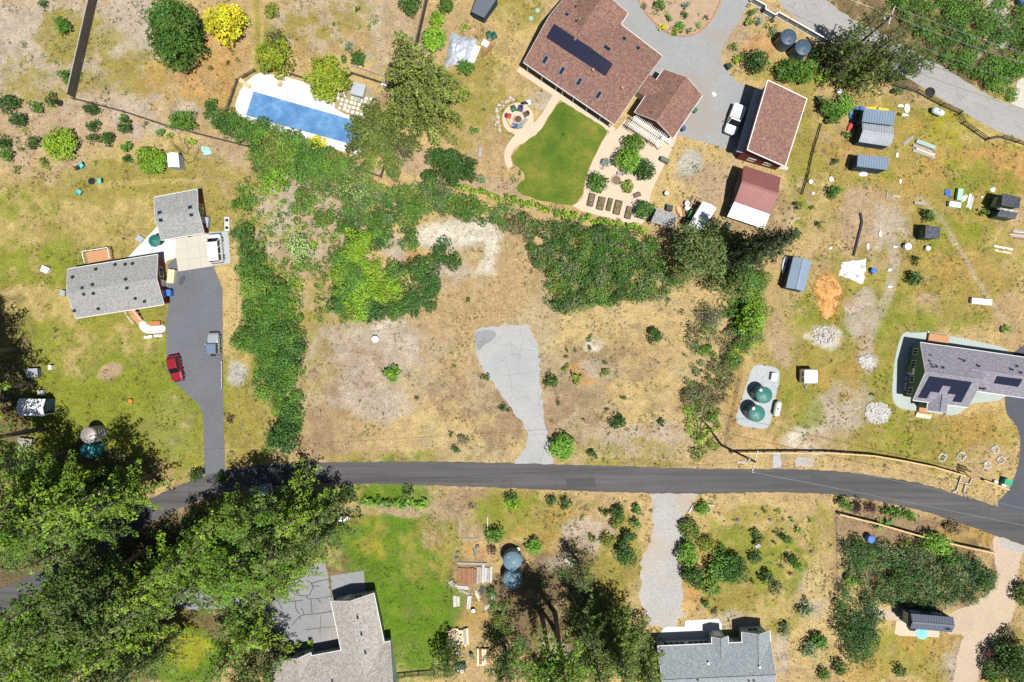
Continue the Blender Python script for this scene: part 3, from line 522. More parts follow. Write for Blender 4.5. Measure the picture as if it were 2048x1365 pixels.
# joints scored in the concrete apron, tar-sealed cracks in the court
def seams(name, lines, mat, z, wid, parent=None):
    mb = MB()
    for ln in lines:
        pts = W2(ln)
        for a, b in zip(pts, pts[1:]):
            a, b = Vector(a), Vector(b); d = b - a
            mb.box((*((a + b) / 2), z - 0.003), (d.length + wid * .6, wid * rnd.uniform(.7, 1.3), 0.003 + rnd.uniform(0, .0012)), math.atan2(d.y, d.x))
    return mb.build(name, mat, parent)
Z4 = lambda L: [(540 + x / 5.807, 1130 + y / 5.807) for x, y in L]
struct(seams('tar_seams', [Z4(l) for l in [[(190, 215), (270, 165), (400, 140)], [(215, 225), (255, 300), (300, 350), (400, 360), (460, 350), (500, 260), (480, 210), (420, 180)], [(25, 395), (95, 425), (130, 350), (255, 300)], [(95, 425), (140, 510)], [(150, 445), (270, 420), (295, 420), (380, 410)], [(275, 370), (270, 420)], [(295, 420), (300, 510), (345, 570)], [(420, 360), (445, 395), (560, 390), (720, 365)], [(475, 400), (490, 570)], [(255, 700), (340, 600), (400, 578), (540, 570), (720, 540)], [(400, 578), (365, 500)], [(415, 755), (560, 735), (770, 715)], [(590, 590), (580, 785)], [(480, 215), (580, 185), (700, 165)], [(500, 245), (575, 250)], [(340, 600), (360, 640)], [(290, 240), (350, 230)], [(555, 390), (590, 440)]]], TAR, 0.033, 0.10), 'structure')
struct(seams('slab_cracks', [[(1000, 690), (1020, 688), (1040, 700), (1075, 702)], [(985, 720), (1012, 722), (1018, 745)], [(1005, 752), (1040, 748), (1080, 742)], [(1018, 745), (1025, 790), (1020, 800)], [(975, 683), (1000, 690)], [(1030, 800), (1060, 790), (1082, 795)], [(1040, 655), (1048, 690)], [(1052, 840), (1085, 830)], [(1058, 872), (1092, 868)]], M('dark_crack', (0.2, 0.2, 0.2), .2), 0.0315, 0.035))
struct(seams('apron_joints', [[(372, 476), (380, 540)], [(396, 470), (403, 536)], [(354, 500), (422, 489)], [(357, 522), (424, 511)], [(420.5, 465), (425.5, 532)]], M('concrete_joint', (0.36, 0.34, 0.28), .1), 0.040, 0.05))
isl = MB(); ip = W2(ISL)
for a, b in zip(ip, ip[1:]):
    a, b = Vector(a), Vector(b); d = b - a
    isl.box((*((a + b) / 2), 0.0), (d.length + .04, 0.22, 0.14), math.atan2(d.y, d.x))
struct(isl.build('island_kerb', C_EDGE))
for i, (q, mt) in enumerate([([(370, 548), (372, 560), (360, 575), (357, 560)], A_DARK)]):
    sheet('asphalt_stain', q, mt, 0.031, 2)
# ------------------------------------------------------------------ buildings
TH = 0.14
def slab(mb, q, th=TH):       # roof slope: quad of world points, thickened downwards
    mb.hexa([p - Vector((0, 0, th)) for p in q], q) if ((q[1] - q[0]).cross(q[2] - q[0])).z > 0 else mb.hexa([p - Vector((0, 0, th)) for p in q[::-1]], q[::-1])
def ribs(root, q, mat, step=0.42, along=True, name='roof_ribs'):
    a, b, c, d = q; n = (b - a).cross(d - a).normalized(); n = n if n.z > 0 else -n
    mb = MB(); L = (b - a).length; k = int(L / step)
    for i in range(k + 1):
        t = (i + .5) / (k + 1); p0 = a + (b - a) * t; p1 = d + (c - d) * t; v = p1 - p0
        mb.obox((p0 + p1) / 2 + n * 0.002, (b - a), v, n, 0.07, v.length * 0.995, 0.045)
    o = mb.build(name, mat, root); return o
def line_box(mb, a, b, w, h, z=None):
    d = b - a; L = d.length; u = d.normalized(); v = Vector((0, 0, 1)).cross(u).normalized(); n = u.cross(v)
    mb.obox((a + b) / 2 - n * h / 2, u, v, n, L, w, h)
def window(root, a, b, t, z, w=1.1, h=1.0, frame=None, pane=None, name='window'):
    """window set on the wall between world corners a -> b (outside on the right of a->b)"""
    u = (b - a); u.z = 0; L = u.length; u.normalize(); out = Vector((u.y, -u.x, 0)); c = Vector((a.x, a.y, 0)) + u * L * t; c.z = z
    fr = MB(); up = Vector((0, 0, 1))
    for du, dz, su, sz in ((0, h / 2, w + .16, .08), (0, -h / 2, w + .16, .08), (-w / 2, 0, .08, h), (w / 2, 0, .08, h), (0, 0, .05, h)):
        fr.obox(c + u * du + up * dz, u, up, out, su, sz, 0.06)
    f = fr.build(name, frame or WHITE, root)
    MB().obox(c, u, up, out, w - .06, h - .06, 0.025).build('pane', pane or GLASS, f)
    return f
def door(root, a, b, t, w=1.0, h=2.05, mat=None):
    u = (b - a); u.z = 0; L = u.length; u.normalize(); out = Vector((u.y, -u.x, 0)); c = Vector((a.x, a.y, h / 2 + .05)) + u * L * t
    up = Vector((0, 0, 1)); d = MB().obox(c, u, up, out, w, h, 0.05).build('door', mat or WHITE, root)
    MB().obox(c + u * (w / 2 - .12) - up * .05 + out * .05, u, up, out, .05, .14, .05).build('handle', CHROME, d); return d
def wing(root, A, B, C, D, eave, ridge, roof, wall, over=0.45, trim=WHITE, rib=None, wallz=0.0, gut=True, barge=(1, 1)):
    a, b, c, d = (P(*q, eave) for q in (A, B, C, D))
    r1 = (a + d) / 2; r2 = (b + c) / 2; r1.z = r2.z = ridge
    mb = MB(); slab(mb, [a, b, r2, r1]); slab(mb, [d, r1, r2, c]); ro = mb.build('roof', roof, root)
    if rib: ribs(root, [a, b, r2, r1], rib); ribs(root, [d, c, r2, r1], rib)
    ax = (b - a).normalized(); cr = (d - a); W = cr.length; cr.normalize(); sl = (ridge - eave) / (W / 2)
    iw = [a + ax * over + cr * over, b - ax * over + cr * over, c - ax * over - cr * over, d + ax * over - cr * over]
    zt = eave - TH + over * sl - 0.015; zp = ridge - TH - 0.02
    m1 = (iw[0] + iw[3]) / 2; m2 = (iw[1] + iw[2]) / 2
    vs = [(*p[:2], wallz) for p in iw] + [(*p[:2], zt) for p in iw] + [(*m1[:2], zp), (*m2[:2], zp)]
    mb = MB(); mb.add(vs, [(0, 1, 5, 4), (1, 2, 6, 9, 5), (2, 3, 7, 6), (3, 0, 4, 8, 7), (4, 5, 9, 8), (7, 8, 9, 6)]); mb.build('wall', wall, root)
    if gut:
        dn = Vector((0, 0, -TH * .5))
        for p, q, o in ((a, b, -cr), (d, c, cr)): g = MB(); line_box(g, p + o * 0.04 + dn, q + o * 0.04 + dn, 0.08, 0.12); g.build('gutter', trim, root)
        for p, q, o in ((a, r1, -ax), (d, r1, -ax))[:2 * barge[0]] + ((b, r2, ax), (c, r2, ax))[:2 * barge[1]]: g = MB(); line_box(g, p + o * 0.03 + dn, q + o * 0.03 + dn, 0.04, 0.16); g.build('bargeboard', trim, root)
    cap = MB(); line_box(cap, r1 + Vector((0, 0, .02)), r2 + Vector((0, 0, .02)), 0.28, 0.05); cap.build('ridge_cap', roof, root)
    return dict(roof=ro, p1=plane3(a, b, r1), p2=plane3(d, c, r1), w=iw, u=ax, v=cr, c=(a, b, c, d))
def mono(root, q, roof, wall, over=0.3, rib=None, open_=False, wallz=0.0):
    """single-pitch roof; q: four (px,py,h) corners"""
    a, b, c, d = (P(*p) for p in q); mb = MB(); slab(mb, [a, b, c, d]); ro = mb.build('roof', roof, root)
    if rib: ribs(root, [a, b, c, d], rib)
    ctr = (a + b + c + d) / 4; iw = []
    for p in (a, b, c, d):
        v = ctr - p; v.z = 0; z = 0; s = over * 1.42 / max(v.length, .1); iw.append(p + (ctr - p) * s)
    if open_:
        for p in iw: MB().box((p.x, p.y, 0), (0.12, 0.12, p.z - TH - 0.01)).build('post', wall, root)
    else:
        vs = [(*p[:2], wallz) for p in iw] + [(p.x, p.y, p.z - TH - .012) for p in iw]
        MB().add(vs, [(0, 1, 5, 4), (1, 2, 6, 5), (2, 3, 7, 6), (3, 0, 4, 7), (4, 5, 6, 7)]).build('wall', wall, root)
    return dict(roof=ro, p1=plane3(a, b, c), w=iw, c=(a, b, c, d))
def axes_on(pl, u):
    n = pl[1]; u = (u - n * u.dot(n)).normalized(); return u, n.cross(u), n
def skylight(root, px, py, pl, u, su, sv):
    o = on_plane(px, py, pl); u, v, n = axes_on(pl, u)
    f = MB().obox(o, u, v, n, su + .12, sv + .12, 0.12).build('skylight', CHROME, root)
    MB().obox(o + n * .12, u, v, n, su, sv, 0.02).build('pane', SKYGLASS, f)
def vent(root, px, py, pl, r=0.14, h=0.35, mat=None):
    o = on_plane(px, py, pl); mb = MB()
    mb.cyl(o - Vector((0, 0, .05)), o + Vector((0, 0, h)), r * .7, r * .7, 10); mb.cyl(o + Vector((0, 0, h - .04)), o + Vector((0, 0, h + .08)), r * 1.25, r, 10)
    mb.build('roof_vent', mat or BLACK, root)
def panel_grid(root, quad, pl, mask):
    """quad: 4 px corners (top-left, top-right, bottom-right, bottom-left); mask rows of 0/1"""
    q = [on_plane(x, y, pl) for x, y in quad]; n = pl[1]; R = len(mask); Cn = len(mask[0])
    def at(s, t): return (q[0] * (1 - s) + q[1] * s) * (1 - t) + (q[3] * (1 - s) + q[2] * s) * t
    for i in range(R):
        for j in range(Cn):
            if not mask[i][j]: continue
            g = 0.005; c = [at((j + g) / Cn, (i + g) / R), at((j + 1 - g) / Cn, (i + g) / R), at((j + 1 - g) / Cn, (i + 1 - g) / R), at((j + g) / Cn, (i + 1 - g) / R)]
            lo = [p + n * .07 for p in c][::-1]; hi = [p + n * .115 for p in c][::-1]
            o = MB().hexa(lo, hi).build('solar_panel', PANEL, root)
def wallwins(root, w, i, ts, z=1.5, wd=1.1, h=1.0, frame=None):
    a, b = w['w'][i], w['w'][(i + 1) % 4]
    # outside must be away from the centre
    ctr = sum(w['w'], Vector()) / 4; u = b - a; out = Vector((u.y, -u.x, 0))
    if out.dot((a + b) / 2 - ctr) < 0: a, b = b, a; ts = [1 - t for t in ts]
    for t in ts: window(root, a, b, t, z, wd, h, frame)
def walldoor(root, wg, i, t, **k):
    a, b = wg['w'][i], wg['w'][(i + 1) % 4]; ctr = sum(wg['w'], Vector()) / 4; u = b - a; out = Vector((u.y, -u.x, 0))
    if out.dot((a + b) / 2 - ctr) < 0: a, b = b, a; t = 1 - t
    return door(root, a, b, t, **k)

# --- main house with the brown shingle roof
H1 = thing('main_house', P(1190, 130), 'large house with brown shingle roof and long black solar array', 'house')
m1 = wing(H1, (1047, 125), (1229, 249.5), (1325, 113), (1145, -25), 3.0, 5.6, R_BROWN, CREAM, 0.75)
m2 = wing(H1, (1197, 119), (1256, 27), (1154, -19), (1095, 73), 3.0, 5.58, R_BROWN, CREAM, 0.5, barge=(0, 1))
m3 = wing(H1, (1405, 191), (1346, 277), (1269, 225), (1327, 139), 3.0, 5.0, R_BROWN, REDWALL, 0.45)
m4 = wing(H1, (1258, 172), (1312, 208), (1334, 174), (1281, 138), 2.95, 3.9, R_BROWN, CREAM, 0.3, gut=False)
wallwins(H1, m1, 0, [.12, .25, .4, .55, .7, .85], 1.5, 1.5, 1.3); wallwins(H1, m3, 0, [.3, .7], 1.5, 1.6, 1.1); wallwins(H1, m3, 1, [.25], 1.5)
walldoor(H1, m1, 0, .48); walldoor(H1, m3, 1, .6)
ZA = lambda x, y: (1030 + x / 6.204, y / 6.204)
panel_grid(H1, [ZA(487, 297), ZA(1370, 885), ZA(1275, 1055), ZA(388, 467)], m1['p1'], [[1] * 13, [1] * 13])
for x, y in ((377, 745), (585, 880), (797, 1017), (1037, 1182)): skylight(H1, *ZA(x, y), m1['p1'], m1['u'], 0.5, 1.05)
for x, y, s in ((1140, 605, 1.0), (1352, 488, .5), (1523, 603, .5)): skylight(H1, *ZA(x, y), m1['p2'], m1['u'], s, .6)
skylight(H1, *ZA(640, 187), m1['p2'], m1['u'], .5, .5)
for x, y in ((835, 440), (750, 95), (800, 245), (993, 207), (1215, 330)): vent(H1, *ZA(x, y), m2['p2'] if x < 800 else m2['p1'], .16, .4, CHROME if x > 780 else BLACK)
for x, y in ((965, 880), (1325, 1105)): vent(H1, *ZA(x, y), m1['p1'], .18, .5, M('clay_pot', (.45, .22, .15)))
mb = MB()          # posts of the long porch
pa, pb = m1['c'][0], m1['c'][1]
for t in (.04, .2, .36, .43, .55, .7, .85, .97):
    p = pa + (pb - pa) * t + m1['v'] * .22; MB().box((p.x, p.y, 0), (.13, .13, 2.85), math.atan2(m1['u'].y, m1['u'].x)).build('porch_post', WHITE, H1)
# pergola: each white slat a part
PG = thing('pergola', P(1296, 265), 'white slatted pergola against the house above the garden terrace', 'pergola')
w0, w1 = P(1273, 230, 2.6), P(1337, 273, 2.6); du = (w1 - w0); nrm = Vector((-0.57, -0.82, 0)); un = du.normalized()
for i in range(21):
    p = w0 + du * (i + .3) / 21 + nrm * .1; q = p + nrm * 2.05; mb = MB(); line_box(mb, p + Vector((0, 0, .16)), q + Vector((0, 0, .16)), .075, .14); mb.build('slat', WHITE, PG)
for k in (.45, 1.7):
    mb = MB(); line_box(mb, w0 + nrm * k - un * .2, w1 + nrm * k + un * .1, .14, .17); mb.build('beam', WHITE, PG)
for t in (0.02, .34, .66, .98):
    p = w0 + du * t + nrm * 1.7; MB().box((p.x, p.y, 0.0), (.13, .13, 2.5), math.atan2(un.y, un.x)).build('post', WHITE, PG)
# --- tall workshop with single-pitch brown roof
H2 = thing('workshop', P(1550, 245), 'tall workshop with single-pitch brown roof beside the white pickup truck', 'building')
q = [(1535.5, 160.5, 6.0), (1614, 198, 3.6), (1570.6, 334, 3.6), (1494.5, 300, 6.0)]
h2 = mono(H2, q, R_BROWN, REDWALL, 0.3)
for i, t in enumerate((.12, .24, .36, .48, .6, .74, .88)): wallwins(H2, h2, 3, [t], 4.9, 1.1, .9)
wallwins(H2, h2, 3, [.3, .6], 1.5, 2.4, 2.0, WHITE); wallwins(H2, h2, 2, [.3, .7], 1.5)
a, d = h2['w'][0], h2['w'][3]; out = (h2['w'][3] - h2['w'][2]); out.z = 0; out.normalize()
aw = [Vector((a.x, a.y, 3.35)), Vector((d.x, d.y, 3.35))]; aw += [aw[1] + out * .95 - Vector((0, 0, .3)), aw[0] + out * .95 - Vector((0, 0, .3))]
mb = MB(); slab(mb, [p.copy() for p in aw], .08); mb.build('awning', STEEL, H2)
c_ = h2['c']
for p, q2 in ((c_[1], c_[2]), (c_[0], c_[1]), (c_[2], c_[3]), (c_[3], c_[0])): g = MB(); line_box(g, p - Vector((0, 0, .07)), q2 - Vector((0, 0, .07)), .12, .18); g.build('fascia', WHITE, H2)
sheet('workshop_footing', [(1465, 308), (1500, 322), (1575, 342), (1577, 335), (1468, 296)], C_PALE, 0.05)
# --- dark red metal barn with white lean-to
H3 = thing('metal_barn', P(1510, 390), 'dark red ribbed metal barn with a white lean-to roof', 'barn')
b3 = wing(H3, (1487.4, 331.7), (1561, 355), (1540, 429), (1468.7, 404), 3.2, 4.4, REDMETAL, DKWOOD, 0.15, rib=REDMETAL, gut=False)
mono(H3, [(1468.7, 404, 3.15), (1540, 429, 3.15), (1528.5, 458, 2.5), (1454.6, 433.6, 2.5)], WHITEMETAL, STEEL, .15, rib=WHITEMETAL, open_=True)
wallwins(H3, b3, 3, [.5], 1.6, .8, .8, STEEL)
# --- white carport
H4 = thing('carport', P(1405, 432), 'white metal carport shed beside the green tractor', 'shed')
wing(H4, (1433, 417), (1404, 462), (1376, 452), (1406, 403), 2.5, 3.0, WHITEMETAL, WHITE, .08, rib=WHITEMETAL, gut=False)
# --- grey flat lean-to
H5 = thing('garden_shelter', P(1330, 437), 'grey shingled open shelter at the corner of the garden terrace', 'shelter')
mono(H5, [(1314, 417, 2.5), (1357, 431, 2.5), (1345, 456, 2.2), (1301.5, 444.6, 2.2)], R_GREY, GREYWOOD, .15, open_=True)
# --- blue-grey twin shed, long shed, ribbed shed
H6 = thing('twin_shed', P(1755, 255), 'blue-grey ribbed metal shed in two stepped halves with kayaks', 'shed')
mono(H6, [(1728.5, 216.6, 2.5), (1791.5, 224, 2.5), (1787, 251, 3.0), (1724, 243.5, 3.0)], BLUEMETAL, TEALWALL, .12, rib=BLUEMETAL)
wing(H6, (1724.5, 246), (1786.5, 253), (1780.5, 293.6), (1717.5, 284), 2.2, 2.8, STEEL, TEALWALL, .12, rib=STEEL, gut=False)
H7 = thing('long_shed', P(1745, 325), 'long low shed with one pale blue ribbed slope', 'shed')
mono(H7, [(1716, 309, 2.2), (1779, 315.6, 2.2), (1776, 340.5, 2.75), (1714, 333, 2.75)], BLUEMETAL, TEALWALL, .1, rib=BLUEMETAL)
H8 = thing('ribbed_shed', P(1597, 548), 'blue-grey ribbed metal shed near the dark conifer and wood chips', 'shed')
wing(H8, (1622.5, 523), (1608.5, 584), (1571.6, 575.5), (1586.8, 514), 2.2, 2.75, BLUEMETAL, TEALWALL, .1, rib=BLUEMETAL, gut=False)
# --- small sheds at the right
H9 = thing('green_shed', P(1866, 465), 'small dark green shed with flat dark shingle roof', 'shed')
h9 = mono(H9, [(1851.8, 452, 2.4), (1881, 453.8, 2.2), (1879, 477, 2.2), (1850, 476, 2.4)], R_DARK, DKGREEN, .06); wallwins(H9, h9, 3, [.5], 1.3, .7, .8, DKGREEN); walldoor(H9, h9, 2, .5, w=.8, h=1.8, mat=DKGREEN)
H10 = thing('playhouse', P(2015, 415), 'small shed with dark stepped roofs and white clerestory band', 'shed')
h10 = mono(H10, [(2005, 387, 2.6), (2041.5, 395, 2.6), (2039, 417, 3.5), (2003.4, 411, 3.5)], R_DARK, DKGREEN, .12)
a, b = P(2001, 416, 3.3), P(2037, 423, 3.3)
mb = MB(); n_ = Vector((-(b - a).y, (b - a).x, 0)).normalized(); mb.obox((a + b) / 2 - Vector((0, 0, .4)), b - a, Vector((0, 0, 1)), -n_, (b - a).length, .8, .05); cl = mb.build('clerestory', WHITE, H10)
for t in (.35, .65): window(H10, a - Vector((0, 0, .4)) - n_ * .05, b - Vector((0, 0, .4)) - n_ * .05, t, 2.9, .3, .3)
mono(H10, [(2001, 420, 2.45), (2036, 427, 2.45), (2030, 439, 2.05), (1993.5, 432.5, 2.05)], R_DARK, DKGREEN, .1)
wallwins(H10, h10, 3, [.3, .7], 1.3, .5, .7)
# --- lavender house at the right
H11 = thing('green_house', P(1925, 755), 'green-walled house with lavender-grey roof and L-shaped solar array', 'house')
l1 = wing(H11, (1841, 685.6), (1957, 702), (1936, 815), (1826, 801), 3.2, 5.4, R_LAV, GREENWALL, .4, barge=(1, 0))
l2 = wing(H11, (1935, 699), (2090, 721), (2074, 800), (1922, 778), 3.18, 4.75, R_LAV, GREENWALL, .4, barge=(0, 0))
l3 = wing(H11, (1894.4, 825), (1901, 780), (1860, 774), (1854, 821), 3.1, 3.95, R_LAV, GREENWALL, .25, barge=(1, 0))
Z5 = lambda x, y: (1780 + x / 6.205, 640 + y / 6.205)
panel_grid(H11, [Z5(490, 697), Z5(1015, 770), Z5(880, 1022), Z5(345, 962)], l1['p2'], [[1, 1, 1, 1, 1], [1, 1, 0, 1, 1], [1, 0, 0, 0, 1]])
panel_grid(H11, [Z5(1330, 695), Z5(1640, 735), Z5(1585, 830), Z5(1290, 785)], l2['p2'], [[1, 1, 1, 1]])
for x, y in ((495, 440), (485, 512), (508, 553), (522, 588), (868, 487)): vent(H11, *Z5(x, y), l1['p1'], .1, .35)
for x, y in ((1090, 573), (1500, 617)): vent(H11, *Z5(x, y), l2['p1'], .14, .4)
for x, y in ((573, 585), (652, 597), (915, 513)): skylight(H11, *Z5(x, y), l1['p1'], l1['u'], .35, .35)
for x, y in ((1570, 580), (1617, 660)): skylight(H11, *Z5(x, y), l2['p1'], l2['u'], .35, .35)
o = on_plane(*Z5(1110, 850), l2['p2']); mb = MB(); mb.cyl(o, o + Vector((0, 0, 1.1)), .12, .12, 10); mb.cyl(o + Vector((0, 0, 1.0)), o + Vector((0, 0, 1.2)), .22, .2, 10); mb.build('flue', BLACK, H11)
wallwins(H11, l1, 3, [.12, .35, .65, .88], 1.6, .9, 1.1); wallwins(H11, l1, 2, [.5, .8], 1.5); wallwins(H11, l2, 2, [.6], 1.5); walldoor(H11, l1, 3, .5)
# --- small timber decks of that house
def deck_thing(px, label, h, n=7, mat=DECKWOOD, rail=True):
    q = [P(x, y) for x, y in px]; base = sum(q, Vector()) / 4; r = thing('timber_deck', base, label, 'deck')
    for i in range(n):
        t0, t1 = (i + .04) / n, (i + .96) / n
        f = [q[0].lerp(q[3], t0), q[1].lerp(q[2], t0), q[1].lerp(q[2], t1), q[0].lerp(q[3], t1)][::-1]
        MB().hexa([p + Vector((0, 0, h - .05)) for p in f], [p + Vector((0, 0, h)) for p in f]).build('plank', mat, r)
    f = [p + (base - p) * .05 for p in q][::-1]
    MB().hexa([p + Vector((0, 0, .01)) for p in f], [p + Vector((0, 0, h - .055)) for p in f]).build('frame', mat, r)
    return r, q
deck_thing([(1855, 667), (1895, 673), (1893, 690), (1852, 684)], 'orange timber deck at the top side of the green house', .5)
r, q = deck_thing([(1836, 808), (1853, 811), (1850, 826), (1833, 823)], 'orange timber landing at the lower left door of the green house', .6, 5)
for i in range(3):
    f = [P(1831 - i * .4, 824 + i * 3.4), P(1861 - i * .4, 829 + i * 3.4), P(1860, 832 + i * 3.4), P(1830, 827 + i * 3.4)][::-1]
    MB().hexa([p for p in f], [p + Vector((0, 0, .45 - i * .14)) for p in f]).build('step', CREAM if i else TANWOOD, r)
# --- beige-roofed house, bottom
H12 = thing('beige_house', P(700, 1290), 'L-shaped house with beige shingle roof beside the bright lawn', 'house')
e1 = wing(H12, (747.5, 1187), (782, 1352), (697, 1372), (662, 1203), 2.6, 4.2, R_BEIGE, MINT, .35, barge=(1, 0))
e2 = wing(H12, (540, 1328), (781, 1283), (806, 1440), (566, 1486), 2.58, 5.1, R_BEIGE, MINT, .4, barge=(0, 0))
e3 = wing(H12, (621, 1306), (634, 1372), (589, 1384), (576, 1319), 2.56, 3.5, R_BEIGE, MINT, .25, barge=(1, 0))
for x, y in ((714.5, 1235), (722, 1268), (730, 1305)): skylight(H12, x, y, e1['p1'], e1['u'], .55, .3)
for x, y in ((700, 1305), (665, 1362)): vent(H12, x, y, e2['p1'], .12, .3)
wallwins(H12, e1, 3, [.6], 1.6, 1.3, 1.0); walldoor(H12, e1, 3, .3, w=.9); wallwins(H12, e1, 0, [.3, .5, .7], 1.5); wallwins(H12, e2, 0, [.45, .7], 1.5); wallwins(H12, e3, 3, [.5], 1.5)
# --- blue-grey house, bottom right
H13 = thing('slate_house', P(1430, 1330), 'house with blue-grey shingle roof at the end of the gravel drive', 'house')
s1 = wing(H13, (1314.7, 1293), (1541, 1283), (1546, 1398), (1324, 1408), 2.8, 4.55, R_SLATE, MINT, .4)
s2 = wing(H13, (1540, 1262), (1542, 1345), (1486, 1348), (1484, 1265), 2.82, 4.0, R_SLATE, MINT, .35, barge=(1, 0))
s3 = wing(H13, (1456, 1273), (1458, 1312), (1425, 1314), (1423.7, 1275), 2.85, 3.7, R_SLATE, MINT, .25, barge=(1, 0))
wallwins(H13, s1, 0, [.1, .2, .33, .43], 1.4, 1.6, 1.2); walldoor(H13, s3, 3, .5); wallwins(H13, s2, 3, [.5], 1.4, 1.6, 1.1); walldoor(H13, s1, 0, .68)
for x, y in ((1416, 1325), (1518, 1333)): vent(H13, x, y, s1['p1'], .12, .3, CHROME)
for x, y in ((1395, 1360), (1497, 1361), (1507, 1361)): vent(H13, x, y, s1['p2'], .12, .3)
# --- grey-roofed long house and its garage, left
H14 = thing('long_house', P(235, 575), 'long house with grey shingle roof, black roof vents and red gable wall', 'house')
g1 = wing(H14, (135.3, 538.5), (315, 509.5), (328, 609.4), (152, 637), 2.9, 4.1, R_GREY, REDWALL, .45)
Z2 = lambda x, y: (120 + x / 6.204, 470 + y / 6.204)
for x, y in ((163, 528), (450, 430), (690, 372), (815, 370), (905, 360), (408, 622), (820, 555)): vent(H14, *Z2(x, y), g1['p1'], .2, .25)
for x, y in ((420, 730), (838, 663), (482, 920), (1055, 830), (940, 793), (185, 945)): vent(H14, *Z2(x, y), g1['p2'], .2, .25)
for x, y, pl in ((280, 662, 'p1'), (300, 735, 'p2')): skylight(H14, *Z2(x, y), g1[pl], g1['u'], .4, .4)
wallwins(H14, g1, 1, [.3], 1.7, 1.5, 1.1); walldoor(H14, g1, 1, .55, mat=WHITE); wallwins(H14, g1, 1, [.8], 1.7, .8, .8); wallwins(H14, g1, 2, [.2, .4, .8], 1.6); wallwins(H14, g1, 0, [.3, .7], 1.6)
H15 = thing('garage', P(360, 428), 'square garage with grey shingle roof and red wall by the white van', 'garage')
g2 = wing(H15, (308.8, 395), (394.4, 379), (408, 466), (322.7, 480.7), 2.8, 3.7, R_GREY, REDWALL, .4)
Z1 = lambda x, y: (290 + x / 7.184, 370 + y / 7.184)
for x, y, pl in ((652, 327, 'p1'), (670, 432, 'p2'), (215, 403, 'p1'), (232, 508, 'p2')): skylight(H15, *Z1(x, y), g2[pl], g2['u'], .55, .45)
wallwins(H15, g2, 1, [.38, .62], 1.5, 1.4, 1.2); wallwins(H15, g2, 2, [.3], 1.2, 3.0, 2.0); wallwins(H15, g2, 2, [.72], 1.2, 3.0, 2.0)
# deck and ramp of the long house
r, q = deck_thing([(176, 506), (226, 498), (230, 519), (181, 528)], 'orange timber deck with railing behind the long grey-roofed house', .55, 8)
for a, b in ((q[0], q[1]), (q[1], q[2]), (q[3], q[0])):
    mb = MB(); up = Vector((0, 0, 1.5)); line_box(mb, a + up, b + up, .1, .06); mb.build('rail', WHITE, r)
    for k in range(5): p = a.lerp(b, k / 4); MB().box((p.x, p.y, .55), (.08, .08, .93)).build('rail_post', WHITE, r)
r = thing('entry_ramp', P(272, 625), 'wooden entry ramp with white railings leading to the curved walk', 'ramp')
c = [P(268, 614), P(272, 628), P(281, 645)]; z = [.9, .7, .08]
for k in range(2):
    d = (c[k + 1] - c[k]).normalized(); n = Vector((-d.y, d.x, 0)) * .55
    for i in range(5):
        t0, t1 = (i + .04) / 5, (i + .96) / 5; p0, p1 = c[k].lerp(c[k + 1], t0), c[k].lerp(c[k + 1], t1); z0 = z[k] + (z[k + 1] - z[k]) * t0; z1 = z[k] + (z[k + 1] - z[k]) * t1
        f = [p0 - n, p1 - n, p1 + n, p0 + n]; zz = [z0, z1, z1, z0]
        MB().hexa([p + Vector((0, 0, max(0, h - .08))) for p, h in zip(f, zz)], [p + Vector((0, 0, h)) for p, h in zip(f, zz)]).build('plank', DECKWOOD, r)
    for s in (-1, 1):
        mb = MB(); a, b = c[k] + n * s * 1.15, c[k + 1] + n * s * 1.15
        line_box(mb, a + Vector((0, 0, z[k] + .9)), b + Vector((0, 0, z[k + 1] + .9)), .12, .08)
        for t in (0.05, .5, .95): p = a.lerp(b, t); mb.box((p.x, p.y, 0), (.09, .09, z[k] + (z[k + 1] - z[k]) * t + .87))
        mb.build('railing', CREAM, r)
# --- dark tiny house on the sandy drive
R_TINY = M('bluegrey_standing_seam', (.105, .122, .155), .12, .8, .6)
H16 = thing('tiny_house', P(1862, 1246), 'dark teal tiny house with charcoal standing-seam roof on the sandy drive', 'tiny house')
t1 = wing(H16, (1822, 1227.6), (1907, 1235), (1904, 1265), (1820.5, 1257.4), 3.7, 4.15, R_TINY, TEALWALL, .15, trim=R_TINY, rib=R_TINY, wallz=.45, gut=False)
wallwins(H16, t1, 3, [.3, .7], 2.2, .7, 1.1); wallwins(H16, t1, 0, [.2, .75], 2.4, 1.2, .6); walldoor(H16, t1, 2, .4)
for s in (.42, .5, .58):
    for k in (0, 1):
        p = t1['w'][0].lerp(t1['w'][1], s) if k == 0 else t1['w'][3].lerp(t1['w'][2], s)
        c_ = sum(t1['w'], Vector()) / 4; p = p + (c_ - p).normalized() * .2; p.z = .36; v = t1['v'] * .11
        MB().cyl(p - v, p + v, .36, .36, 14).build('wheel', RUBBER, H16)
skylight(H16, 1895, 1257, t1['p2'], t1['u'], .7, .45)
# --- white shed, lower left; small sheds top
H17 = thing('white_shed', P(68, 814), 'white metal shed half under tree shade at the left edge', 'shed')
wing(H17, (37.8, 797.6), (90.5, 798.5), (88, 832.7), (36, 831), 2.5, 2.95, WHITEMETAL, TEALWALL, .1, rib=WHITEMETAL, gut=False)
H18 = thing('black_shed', P(972, 8), 'small charcoal flat-roofed shed at the top edge left of the main house', 'shed')
mono(H18, [(955, -10, 2.4), (996, -6, 2.4), (968, 36, 2.1), (943, 24, 2.1)], M('charcoal_sheet', (.10, .115, .135), .15), TEALWALL, .08)
H19 = thing('white_hut', P(350, 326), 'tiny white hut with grey side beside the black hoses', 'hut')
h = wing(H19, (356, 306), (359, 335), (336, 335), (333.5, 307), 2.0, 2.35, WHITEMETAL, STEEL, .05, gut=False)
